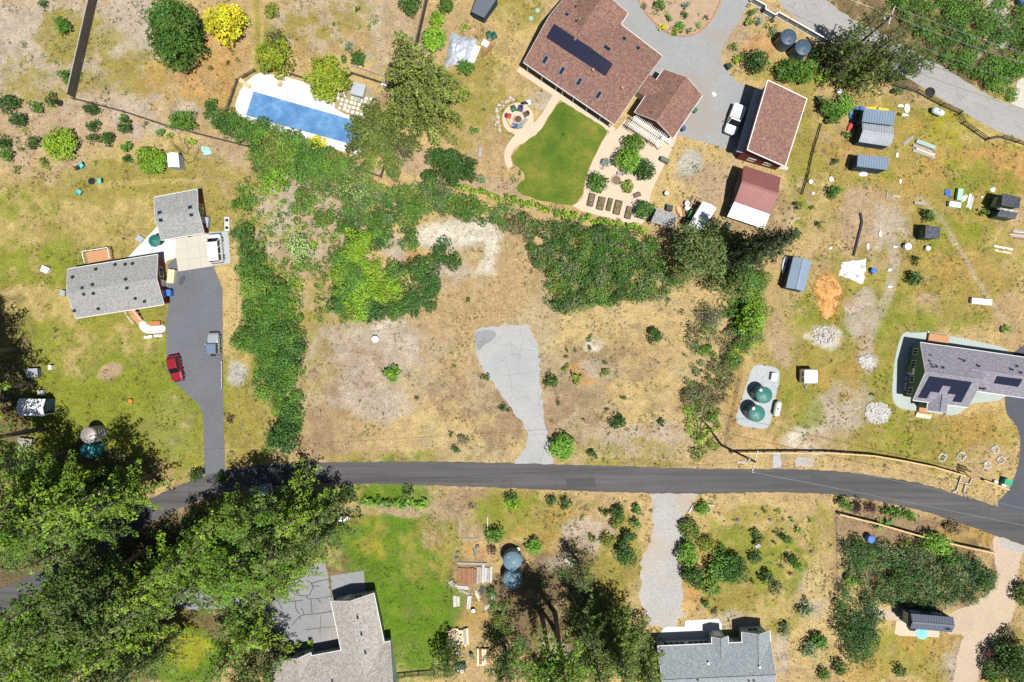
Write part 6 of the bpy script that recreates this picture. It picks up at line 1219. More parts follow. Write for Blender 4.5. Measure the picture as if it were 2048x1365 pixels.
# small satellite things
single(MB().tube([(*P(1510, 1088)[:2], .02), (*P(1510, 1088)[:2], .9)], .05).box((P(1510, 1088).x, P(1510, 1088).y, .9), (.8, .5, .35), .5), 'birdbath', STEEL, P(1510, 1088), 'pale metal feeder on the grass right of the dark shrubs', 'feeder')
c = P(922, 1330); t = thing('log_splitter', c, 'dark machine with white drums below the lumber at bottom', 'machine'); MB().box((c.x, c.y, .3), (1.6, .6, .5), .1).build('frame', BLACK, t)
for k in (-.5, .2): MB().cyl((c.x + k, c.y - .7, .02), (c.x + k, c.y - .7, .7), .25, .25, 12).build('drum', WHITE2, t)
for k in (-.6, .6): MB().cyl((c.x + k, c.y - .3, .3), (c.x + k, c.y - .1, .3), .3, .3, 12).build('wheel', RUBBER, t)
single(MB().tube([(*P(x, y)[:2], z) for x, y, z in ((1720, 427, .1), (1723, 445, .12), (1718, 465, .1), (1712, 490, .1), (1706, 512, .1))], .2, 7), 'black_sock', M('black_fabric', (.03, .035, .045)), P(1718, 460), 'long black fabric sock lying on the bare soil', 'sock')
c = P(1842, 640); c = P(1820, 665)
t = thing('flag_mast', c, 'thin black mast at the upper left corner of the green house', 'mast'); MB().cyl(c, c + Vector((0, 0, 4.5)), .05, .03, 8).build('shaft', BLACK, t); MB().cyl(c + Vector((0, 0, 4.45)), c + Vector((0, 0, 4.65)), .1, .1, 8).build('finial', WHITE2, t)
# litter of white scraps in the right lot
for i, (px, py, sx, sy, a) in enumerate([(1813, 217, .9, 1.9, .3), (1800, 213, 1.2, .6, .2), (1808, 231, 1.3, .5, -.2), (1661, 360, 1.0, .9, .4), (1727, 349, 1.7, 1.0, .1), (1778, 541, .9, .5, -.3), (1778, 574, 1.0, .4, 0), (1735, 493, .6, 1.4, .6), (1760, 468, .5, 1.2, .4), (1660, 497, .6, .5, .2), (1625, 388, .6, .5, .3), (1794, 311, .6, .9, .1), (1800, 363, .5, 1.0, .5), (1963, 395, .4, .5, .2), (1985, 380, 1.1, .8, -.2), (1790, 494, .9, .5, 0), (1555, 1000, .3, .3, 0)][:16]):
    c = P(px, py); mb = MB(); k = 6; rr = random.Random(i); poly = [(c.x + sx * .5 * rr.uniform(.6, 1.1) * math.cos(a + 6.283 * j / k), c.y + sy * .5 * rr.uniform(.6, 1.1) * math.sin(a + 6.283 * j / k)) for j in range(k)]
    lb = ['curved white board scrap right of the twin shed', 'white plastic scrap at the right corner of the twin shed', 'lower white scrap right of the twin shed', 'white sacks below the dark shrub left of the long shed', 'white crate lid below the long shed', 'white bag below the blue drum', 'white slab in the middle of the right lot', 'long white rag above the white tarpaulin', 'white rag higher up the bare path', 'white scrap left of the bare soil strip', 'white paper right of the dark red barn', 'white box right of the long shed', 'pinkish board below the long shed', 'white scrap left of the playhouse', 'pale crate above the playhouse', 'white bag left of the large white drum'][i]
    single(mb.prism(poly, .005, .005 + rr.uniform(.1, .3)), 'plastic_scrap', WHITE2, c, lb, 'scrap')
# ------------------------------------------------------------------ vegetation
def unit(n, rg, zlo=-1.0):
    z = rg.uniform(zlo, 1, n); a = rg.uniform(0, 2 * np.pi, n); s = np.sqrt(1 - z * z); return np.stack([s * np.cos(a), s * np.sin(a), z], 1)
def leaf_cloud(lobes, dens, size, rg, flat=.85, up=.35, zlo=-.35, cvar=.28, elong=.6, zmin=.03):
    """lobes: rows x,y,z,r,cr,cg,cb -> leaf quads spread over the outer shell of every lobe"""
    lo = np.array(lobes, float); n = np.maximum(5, (dens * lo[:, 3] ** 2).astype(int)); i = np.repeat(np.arange(len(lo)), n); N = len(i)
    d = unit(N, rg, zlo); rad = rg.uniform(.55, 1.08, N) ** .7
    p = lo[i, :3] + d * lo[i, 3:4] * rad[:, None] * np.array([1, 1, flat]); p[:, 2] = np.maximum(p[:, 2], zmin)
    nn = d * .7 + unit(N, rg) * .65 + np.array([0, 0, up + .25]); nn /= np.linalg.norm(nn, axis=1)[:, None]
    t = np.cross(nn, unit(N, rg)); t /= np.maximum(1e-6, np.linalg.norm(t, axis=1))[:, None]; b = np.cross(nn, t)
    s = size * rg.uniform(.55, 1.25, N)[:, None]
    V = np.stack([p - t * s, p - b * s * elong, p + t * s, p + b * s * elong], 1).reshape(-1, 3); V[:, 2] = np.maximum(V[:, 2], .012)
    c = lo[i, 4:7] * (1 + rg.uniform(-cvar, cvar, N))[:, None]; c[:, 0] *= 1 + rg.uniform(-.15, .2, N); c = c * np.array([1.18, 1.36, 1.02])
    C = np.repeat(np.clip(c, 0.004, 1), 4, 0)
    return V, np.arange(4 * N).reshape(N, 4), C
KIND = {  # base colour, height/radius, leaf size
    'd': ((.040, .080, .018), 1.25, .17, 'dark green'), 'm': ((.070, .135, .022), 1.2, .18, 'mid green'), 'y': ((.17, .25, .022), 1.2, .18, 'bright yellow-green'),
    'o': ((.13, .155, .028), 1.0, .18, 'olive green'), 'g': ((.13, .165, .10), .9, .17, 'grey-green'), 'b': ((.10, .155, .17), 1.0, .15, 'blue-grey'),
    'p': ((.075, .032, .038), 1.0, .15, 'dark purple'), 'x': ((.16, .12, .075), .8, .15, 'dry brown'), 'Y': ((.55, .42, .015), .9, .17, 'golden yellow'), 'l': ((.12, .22, .03), 1.1, .18, 'light green')}
LAND = [('blue pool', 590, 225), ('main house', 1180, 120), ('fire pit', 1036, 240), ('curved lawn', 1110, 310), ('white pickup', 1467, 243), ('dark red barn', 1510, 390), ('blue-black tanks', 1580, 85), ('twin shed', 1755, 255), ('long low shed', 1740, 328),
        ('ribbed shed', 1597, 548), ('wood chip heap', 1655, 595), ('small green shed', 1862, 465), ('playhouse shed', 2015, 412), ('green tank pad', 1515, 795), ('camper trailer', 1612, 748), ('green-walled house', 1920, 750), ('tiny house', 1860, 1245), ('slate-roofed house', 1430, 1300),
        ('gravel drive', 1330, 1100), ('slate-blue tanks', 1025, 1130), ('lumber yard', 945, 1150), ('bright lawn', 800, 1130), ('beige-roofed house', 690, 1270), ('dark red car', 352, 737), ('long grey-roofed house', 235, 575), ('square garage', 360, 428), ('tiny white hut', 348, 322), ('board fence corner', 145, 203),
        ('yellow tree', 452, 47), ('cracked parking slab', 1030, 770), ('white gravel patch', 930, 475), ('silver tarpaulin', 917, 105), ('garden terrace', 1240, 350), ('front drive island', 1350, 20), ('hot tub', 716, 176), ('white well head', 752, 679), ('road', 760, 946), ('road', 1200, 958), ('roadside fence', 1700, 906), ('arbour gate', 1949, 950), ('left board fence', 175, 90), ('lane bend', 1900, 180), ('workshop', 1550, 245), ('turquoise chairs', 180, 365), ('sandy drive', 1990, 1180), ('brown soil fence', 1830, 1065), ('straw field rocks', 1500, 1045), ('left driveway', 425, 860)]
VEG = []      # (object, look, noun, px, py) labelled at the end so that each label is one of a kind
def add_veg(o, look, noun, px, py, cat, group=None): VEG.append((o, look, noun, px, py, cat, group))
NSH = 0
def shrub(px, py, rp, k, hr=None, nob=None, noun='shrub', sx=1.0, sy=1.0, spiky=False):
    """px,py,rp: crown centre and radius as they show in the photo"""
    global NSH; NSH += 1; rg = np.random.default_rng(1000 + NSH)
    col, ratio, ls, nm = KIND[k]; ratio = hr or ratio; r = rp / PXM * 1.17; h = max(.35, ratio * r * 1.25); b = P(px, py, h * .5); b.z = 0
    col = np.array(col) * rg.uniform(.82, 1.2) * np.array([rg.uniform(.85, 1.15), 1, 1]); lobes = []
    n = int(max(4, min(40, 5 + r * r * 7))); zc = h * .5
    for j in range(n):
        a = rg.uniform(0, 6.283); q = math.sqrt(rg.uniform(0, 1)); lr = r * rg.uniform(.26, .46)
        rr = (r - lr * .8) * q; z = zc + (h * .5 - lr * .5) * rg.uniform(-.7, 1) * math.sqrt(max(.05, 1 - q * q * .8))
        lobes.append((b.x + sx * rr * math.cos(a), b.y + sy * rr * math.sin(a), max(lr * .6, z), lr, *(col * rg.uniform(.75, 1.25))))
    V, F, C = leaf_cloud(lobes, 95 if r < 1.5 else 60, ls * (.75 if r < .7 else 1), rg)
    if spiky:
        V2, F2, C2 = leaf_cloud([(b.x, b.y, h * .45, r * .8, *col)], 60, ls * 2.0, rg, elong=.22); V = np.concatenate([V, V2]); F = np.concatenate([F, F2 + F.max() + 1]); C = np.concatenate([C, C2])
    size = 'small' if r < .65 else ('large' if r > 1.7 else 'rounded')
    root = bpy.data.objects.new(noun.replace(' ', '_'), None); COL.objects.link(root); root.location = b; root.empty_display_size = .3
    o = np_mesh('foliage', V, F, LEAF, C, tuple(b)); o.location = (0, 0, 0); o.parent = root
    mb = MB(); mb.cyl(b, b + Vector((0, 0, h * .55)), .03 + r * .035, .02, 6)
    for j in range(4):
        l = lobes[(j * 3) % len(lobes)]; mb.cyl(b + Vector((0, 0, h * .1)), Vector(l[:3]), .02 + r * .015, .01, 5)
    mb.build('stem', BARK, root)
    add_veg(root, size + ' ' + nm, noun, px, py, 'shrub' if 'shrub' in noun else noun.split()[-1])
    return root

def tree(cx, cy, h, r, kind, label_look, noun='tree', col=None, frac=.62, top=1.0, dens=46, ls=.26, sx=1., sy=1., shape='round', base=None, nl=None, bare=.28, group=None, lvs=.95, nbr=7):
    """cx,cy: crown centre in the photo (at height frac*h) unless base px is given"""
    global NSH; NSH += 1; rg = np.random.default_rng(3000 + NSH)
    b = P(*base) if base else P(cx, cy, h * frac); b.z = 0; col = np.array(col or KIND[kind][0]); lobes = []; limbs = []; r = r * (1.14 if shape == 'round' else (1.05 if shape == 'cone' else .93))
    nl = nl or int(26 + r * r * 2.6)
    if shape == 'cone':            # tiers of drooping boughs, each a row of needle clumps
        nlev = int(h * (1 - bare) / lvs)
        for lv in range(nlev):
            t = (lv + .5) / nlev; ln = r * (1 - t) ** .75 + .35; nb = nbr if t < .7 else max(4, nbr - 2); a0 = rg.uniform(0, 6.283); zz = h * (bare + (1 - bare) * t)
            for bi in range(nb):
                a = a0 + 6.283 * bi / nb + rg.uniform(-.25, .25); L = ln * rg.uniform(.7, 1.12); cc = col * rg.uniform(.65, 1.35); ns = max(2, int(L / .75))
                for si in range(ns):
                    f = (si + 1) / ns; lr = max(.22, .36 + .10 * L - .26 * f) * rg.uniform(.8, 1.2)
                    lobes.append((b.x + L * f * math.cos(a + .1 * f), b.y + L * f * math.sin(a + .1 * f), max(.3, zz - .22 * L * f * f), lr, *(cc * rg.uniform(.85, 1.2))))
                if bi % 2 == 0: limbs.append((zz, b.x + L * math.cos(a), b.y + L * math.sin(a), max(.3, zz - .22 * L)))
    for j in range(nl if shape != 'cone' else 0):
        t = (j + rg.uniform(0, 1)) / nl
        if shape == 'cone':
            z = h * (bare + (1 - bare) * t); R = r * (1 - t) ** .8 + .25; lr = max(.3, r * .2 * (1.1 - t * .6)) * rg.uniform(.8, 1.2); q = rg.uniform(.35, 1)
        elif shape == 'pine':
            z = h * (bare + (1 - bare) * t); R = r * (math.sin(math.pi * min(1, .18 + t * .8)) ** .7); lr = rg.uniform(.5, 1.05) * (.75 + r * .06); q = rg.uniform(.15, 1) ** .6
        else:
            z = h * (bare + (1 - bare) * t); u = (t - .42) / .58 if t > .42 else (t - .42) / .42; R = r * math.sqrt(max(.06, 1 - u * u)); lr = r * rg.uniform(.17, .30); q = rg.uniform(0.1, 1) ** .5
        a = j * 2.39996 + rg.uniform(-.5, .5); rr = max(0, R - lr * .6) * q
        x, y, z = b.x + sx * rr * math.cos(a), b.y + sy * rr * math.sin(a), min(z, h - lr * .6)
        lobes.append((x, y, max(z, lr * .7), lr, *(col * rg.uniform(.68, 1.32) * np.array([rg.uniform(.85, 1.2), 1, 1]))))
        if j % 3 == 0: limbs.append((max(.15 * h, z - rr * .35), x, y, z))
    V, F, C = leaf_cloud(lobes, dens, ls, rg, flat=.75)
    root = bpy.data.objects.new(noun.replace(' ', '_'), None); COL.objects.link(root); root.location = b
    o = np_mesh('crown', V, F, LEAF, C, tuple(b)); o.location = (0, 0, 0); o.parent = root
    tr_ = .09 + h * .0135; mb = MB(); lean = Vector((rg.uniform(-.02, .02) * h, rg.uniform(-.02, .02) * h, 0)); k = 5
    for i in range(k):
        t0, t1 = i / k, (i + 1) / k; mb.cyl(b + lean * math.sin(t0 * 2.2) + Vector((0, 0, h * .94 * t0)), b + lean * math.sin(t1 * 2.2) + Vector((0, 0, h * .94 * t1)), tr_ * (1 - t0 * .85), tr_ * (1 - t1 * .85), 8, False)
    tk = mb.build('trunk', BARK, root, smooth=True); mb = MB()
    for z0, x, y, z in limbs: mb.cyl(b + lean * math.sin(z0 / h / .94 * 2.2) + Vector((0, 0, z0)), (x, y, z), .03 + h * .0025, .015, 5, False)
    struct(mb.build('limbs', BARK, root), 'stuff')
    add_veg(root, label_look, noun, cx, cy, 'tree', group); return root

def inpoly(x, y, poly):
    c = False; n = len(poly); j = n - 1
    for i in range(n):
        if (poly[i][1] > y) != (poly[j][1] > y) and x < (poly[j][0] - poly[i][0]) * (y - poly[i][1]) / (poly[j][1] - poly[i][1]) + poly[i][0]: c = not c
        j = i
    return c
def thicket(name, label, cols, poly=None, circles=None, per=1.25, rmin=.45, rmax=1.0, hmul=1.0, seed=1, dens=95, ls=.145, gap=0.0, height=1.6):
    rg = np.random.default_rng(seed); pts = []
    if poly:
        xs = [p[0] for p in poly]; ys = [p[1] for p in poly]; A = 0
        n = int((max(xs) - min(xs)) * (max(ys) - min(ys)) / PXM ** 2 * per)
        for _ in range(n):
            x, y = rg.uniform(min(xs), max(xs)), rg.uniform(min(ys), max(ys))
            if inpoly(x, y, poly): pts.append((x, y))
    for (cx, cy, r) in circles or []:
        for _ in range(int(math.pi * (r / PXM) ** 2 * per * 1.05) + 1):
            a = rg.uniform(0, 6.283); q = r * math.sqrt(rg.uniform(0, 1)); pts.append((cx + q * math.cos(a), cy + q * math.sin(a)))
    X = np.array([P(*p)[:2] for p in pts]); g = vnoise(X[:, 0] + 200, X[:, 1] + 200, 2.6, seed + 9); hN = vnoise(X[:, 0] + 200, X[:, 1] + 200, 4.0, seed + 19); tN = vnoise(X[:, 0] + 200, X[:, 1] + 200, 3.2, seed + 29)
    lobes = []
    for (x, y), gg, hh, tt in zip(X, g, hN, tN):
        if gg < gap: continue
        r = rg.uniform(rmin, rmax) * (.65 + .7 * hh); z = max(r * .55, (height * (.25 + .9 * hh)) * rg.uniform(.35, 1)); k = min(len(cols) - 1, int(np.clip(tt * 1.3 - .15 + rg.uniform(-.12, .12), 0, .999) * len(cols)))
        s = 1 - z / HC * 0; lobes.append((x, y, z, r, *(np.array(cols[k]) * rg.uniform(.72, 1.3))))
    V, F, C = leaf_cloud(lobes, dens, ls, rg, flat=.8); o = np_mesh(name, V, F, LEAF, C); o['kind'] = 'stuff'; o['label'] = label
    return o
D1, D2, M1, M2, Y1, O1, GR, BR = (.034, .072, .018), (.045, .095, .025), (.070, .135, .022), (.085, .155, .03), (.18, .27, .025), (.12, .145, .035), (.12, .14, .075), (.15, .115, .07)
thicket('scrub', 'green scrub belt below the pool', [M1, M2, D2, M2, (.12, .2, .03), O1], circles=[(455, 245, 18), (480, 262, 24), (510, 270, 30), (545, 285, 30), (560, 320, 28), (590, 300, 30), (625, 315, 28), (650, 330, 30), (690, 345, 26), (725, 350, 20), (600, 335, 25), (545, 345, 22), (530, 310, 24)], seed=2, height=2.8, per=2.2)
thicket('scrub', 'scattered low green scrub over pinkish litter', [M2, (.12, .2, .03), M1, Y1, M2, (.15, .23, .03)], poly=[(475, 370), (540, 335), (720, 360), (740, 420), (700, 440), (690, 500), (660, 640), (600, 690), (500, 640), (485, 520)], per=1.7, rmin=.25, rmax=.65, seed=3, gap=.27, height=.9, ls=.14)
thicket('scrub', 'dense dark green scrub column along the bare lot', [M1, M2, M1, D2, M2, (.12, .19, .03)], circles=[(495, 410, 22), (492, 470, 18), (508, 510, 24), (520, 560, 28), (548, 590, 32), (525, 620, 32), (570, 630, 34), (545, 665, 36), (585, 690, 28), (530, 700, 30), (570, 735, 40), (545, 765, 34), (520, 640, 30), (515, 585, 24), (560, 700, 36), (500, 540, 18), (585, 790, 26), (590, 830, 20), (575, 815, 20), (595, 855, 10)], seed=4, height=2.4, per=2.0, gap=.14)
thicket('scrub', 'bright yellow-green thicket in the middle of the scrub', [Y1, (.16, .25, .02), (.19, .29, .03), M2], circles=[(722, 500, 20), (715, 530, 26), (745, 545, 30), (700, 565, 28), (735, 585, 38), (765, 575, 30), (720, 615, 26), (790, 585, 18), (740, 480, 15)], seed=5, height=2.8, rmin=.5, rmax=1.0, per=2.1)
thicket('scrub', 'dark green thicket around the bright central one', [D2, M1, D2, M2], circles=[(690, 470, 26), (700, 440, 24), (750, 450, 22), (765, 480, 18), (680, 520, 16), (685, 600, 22), (690, 625, 18), (750, 625, 18), (815, 590, 26), (845, 605, 26), (825, 615, 22), (795, 545, 18), (850, 540, 24), (860, 565, 20), (880, 510, 16), (905, 520, 14), (885, 490, 14), (820, 490, 16), (815, 465, 16), (790, 620, 16)], seed=6, height=2.0, per=2.2)
thicket('scrub', 'mixed grey-green thicket band below the hedge row', [M1, O1, M2, GR, D2, M2, BR], circles=[(760, 395, 26), (795, 395, 28), (830, 405, 32), (865, 400, 30), (900, 412, 26), (935, 420, 24), (970, 427, 22), (1005, 436, 22), (1040, 448, 20), (780, 430, 20), (700, 385, 26), (735, 375, 24), (660, 375, 24), (820, 435, 18), (640, 350, 24), (690, 360, 26), (720, 400, 24), (610, 400, 18), (650, 440, 18)], seed=7, height=1.9, per=2.2)
thicket('scrub', 'large dense dark thicket above the bare lot', [D2, O1, D1, M1, GR, D2, O1, M1], poly=[(1045, 450), (1110, 446), (1200, 460), (1290, 474), (1345, 480), (1385, 515), (1370, 570), (1310, 600), (1240, 606), (1180, 612), (1120, 630), (1088, 600), (1088, 560), (1058, 500)], seed=8, height=3.0, per=2.7, gap=.1)
thicket('scrub', 'tall scrub strip between the bare lot and the tank pad', [M1, D2, GR, BR, O1, M1], poly=[(1405, 610), (1450, 600), (1490, 610), (1500, 660), (1490, 710), (1470, 760), (1448, 800), (1440, 850), (1405, 840), (1365, 815), (1362, 740), (1372, 670), (1392, 630)], seed=9, height=2.0, per=1.5, gap=.12)
thicket('scrub', 'bright green scrub right of the tall scrub strip', [Y1, M2, M1, (.14, .24, .02)], circles=[(1500, 590, 24), (1505, 625, 26), (1495, 660, 24), (1480, 690, 20), (1510, 560, 18), (1470, 650, 16), (1460, 720, 14)], seed=10, height=2.6, per=1.8)
thicket('scrub', 'loose green scrub at the lower end of the strip', [M1, D2, Y1, O1], circles=[(1370, 820, 12), (1385, 850, 18), (1405, 870, 20), (1420, 890, 16), (1395, 900, 16), (1430, 845, 14), (1440, 770, 14)], seed=11, height=1.7, per=1.6)
thicket('scrub', 'big dense dark thicket above the tiny house', [D2, (.06, .10, .04), GR, D1, (.075, .10, .045), O1, BR], poly=[(1683, 1080), (1720, 1072), (1800, 1082), (1890, 1088), (1915, 1110), (1905, 1160), (1900, 1200), (1860, 1215), (1800, 1215), (1750, 1200), (1690, 1165)], seed=12, height=2.8, per=2.3, gap=.12)
thicket('scrub', 'dark round thicket at the edge of the sandy drive', [D2, (.045, .10, .045), D1, GR], poly=[(1900, 1140), (1920, 1115), (1950, 1118), (1970, 1142), (1975, 1168), (1960, 1192), (1930, 1203), (1905, 1195)], seed=13, height=2.4, per=2.0)
thicket('scrub', 'dark column thicket left of the tiny house', [D2, (.05, .105, .04), D1, D2], poly=[(1672, 1172), (1735, 1185), (1755, 1228), (1738, 1280), (1725, 1325), (1690, 1305), (1668, 1255)], seed=14, height=2.2, per=2.0)
thicket('scrub', 'lush green scrub beyond the upper lane', [M1, M2, D2, (.09, .17, .03), M1], poly=[(1640, -20), (1770, -20), (1800, 50), (1870, 110), (1900, 140), (1960, 165), (2010, 195), (2040, 150), (2080, 110), (2080, -20)], seed=15, height=1.7, per=1.5, gap=.24)
thicket('scrub', 'green hanging bank above the lane apron', [M1, M2, (.10, .19, .03)], poly=[(1940, 150), (1990, 120), (2045, 130), (2035, 170), (2020, 200), (1985, 195)], seed=16, height=1.5, per=1.9)
thicket('scrub', 'dark undergrowth under the tall bottom trees', [D2, M1, O1, M2], circles=[(1000, 1215, 22), (1005, 1245, 20), (995, 1275, 16), (1040, 1290, 22), (1020, 1330, 26), (1060, 1340, 24), (1150, 1330, 20), (1180, 1310, 20), (1130, 1150, 14), (1080, 1165, 12), (985, 1180, 12)], seed=17, height=1.8, per=1.3)
thicket('scrub', 'shrubby undergrowth beneath the bottom left trees', [D2, M1, O1, D1], poly=[(-20, 960), (100, 930), (240, 940), (300, 975), (250, 1030), (100, 1110), (-20, 1160)], seed=18, height=1.6, per=.7)
thicket('scrub', 'shrubby undergrowth along the shaded lower road edge', [D2, M1, D1, O1], poly=[(150, 1160), (300, 1060), (450, 1000), (640, 985), (660, 1060), (560, 1130), (400, 1160), (200, 1260), (60, 1380), (-20, 1380), (-20, 1240)], seed=19, height=1.6, per=.6)
thicket('scrub', 'small patch of bright weeds near the top fence', [M2, M1], circles=[(690, 50, 20), (672, 60, 14), (730, 55, 18), (745, 40, 12), (680, 80, 10)], seed=20, height=.5, rmin=.2, rmax=.4, per=1.5, gap=.3)
thicket('scrub', 'spotty weeds along the left board fence', [M2, M1, O1], circles=[(190, 40, 14), (185, 80, 14), (175, 120, 12), (165, 160, 16), (190, 180, 16), (230, 45, 16), (280, 50, 16), (270, 25, 14), (215, 205, 20), (260, 200, 16), (90, 120, 20), (120, 130, 14), (60, 100, 14), (300, 120, 20), (50, 95, 12)], seed=21, height=.4, rmin=.15, rmax=.35, per=.9, gap=.35, ls=.12)
thicket('scrub', 'low planting on the front drive island', [O1, M1, (.32, .25, .03), M2, (.2, .1, .05)], circles=[(1320, 25, 16), (1345, 55, 14), (1365, 60, 12), (1385, 55, 12), (1340, 10, 12), (1400, 40, 10), (1310, 15, 8)], seed=22, height=.5, rmin=.15, rmax=.35, per=1.3, ls=.12)
thicket('scrub', 'low planting at the right side of the front drive', [O1, M1, (.32, .22, .03), BR], circles=[(1500, 20, 10), (1498, 45, 10), (1465, 100, 10), (1475, 118, 10), (1490, 120, 8), (1535, 45, 10), (1548, 62, 10)], seed=23, height=.6, rmin=.15, rmax=.35, per=1.6, ls=.12)
for t_, L in BEDS:
    V, F, C = leaf_cloud(L, 220, .09, RN); o = np_mesh('plants', V, F, LEAF, C, tuple(t_.location)); o.location = (0, 0, 0); o.parent = t_; o['kind'] = 'stuff'

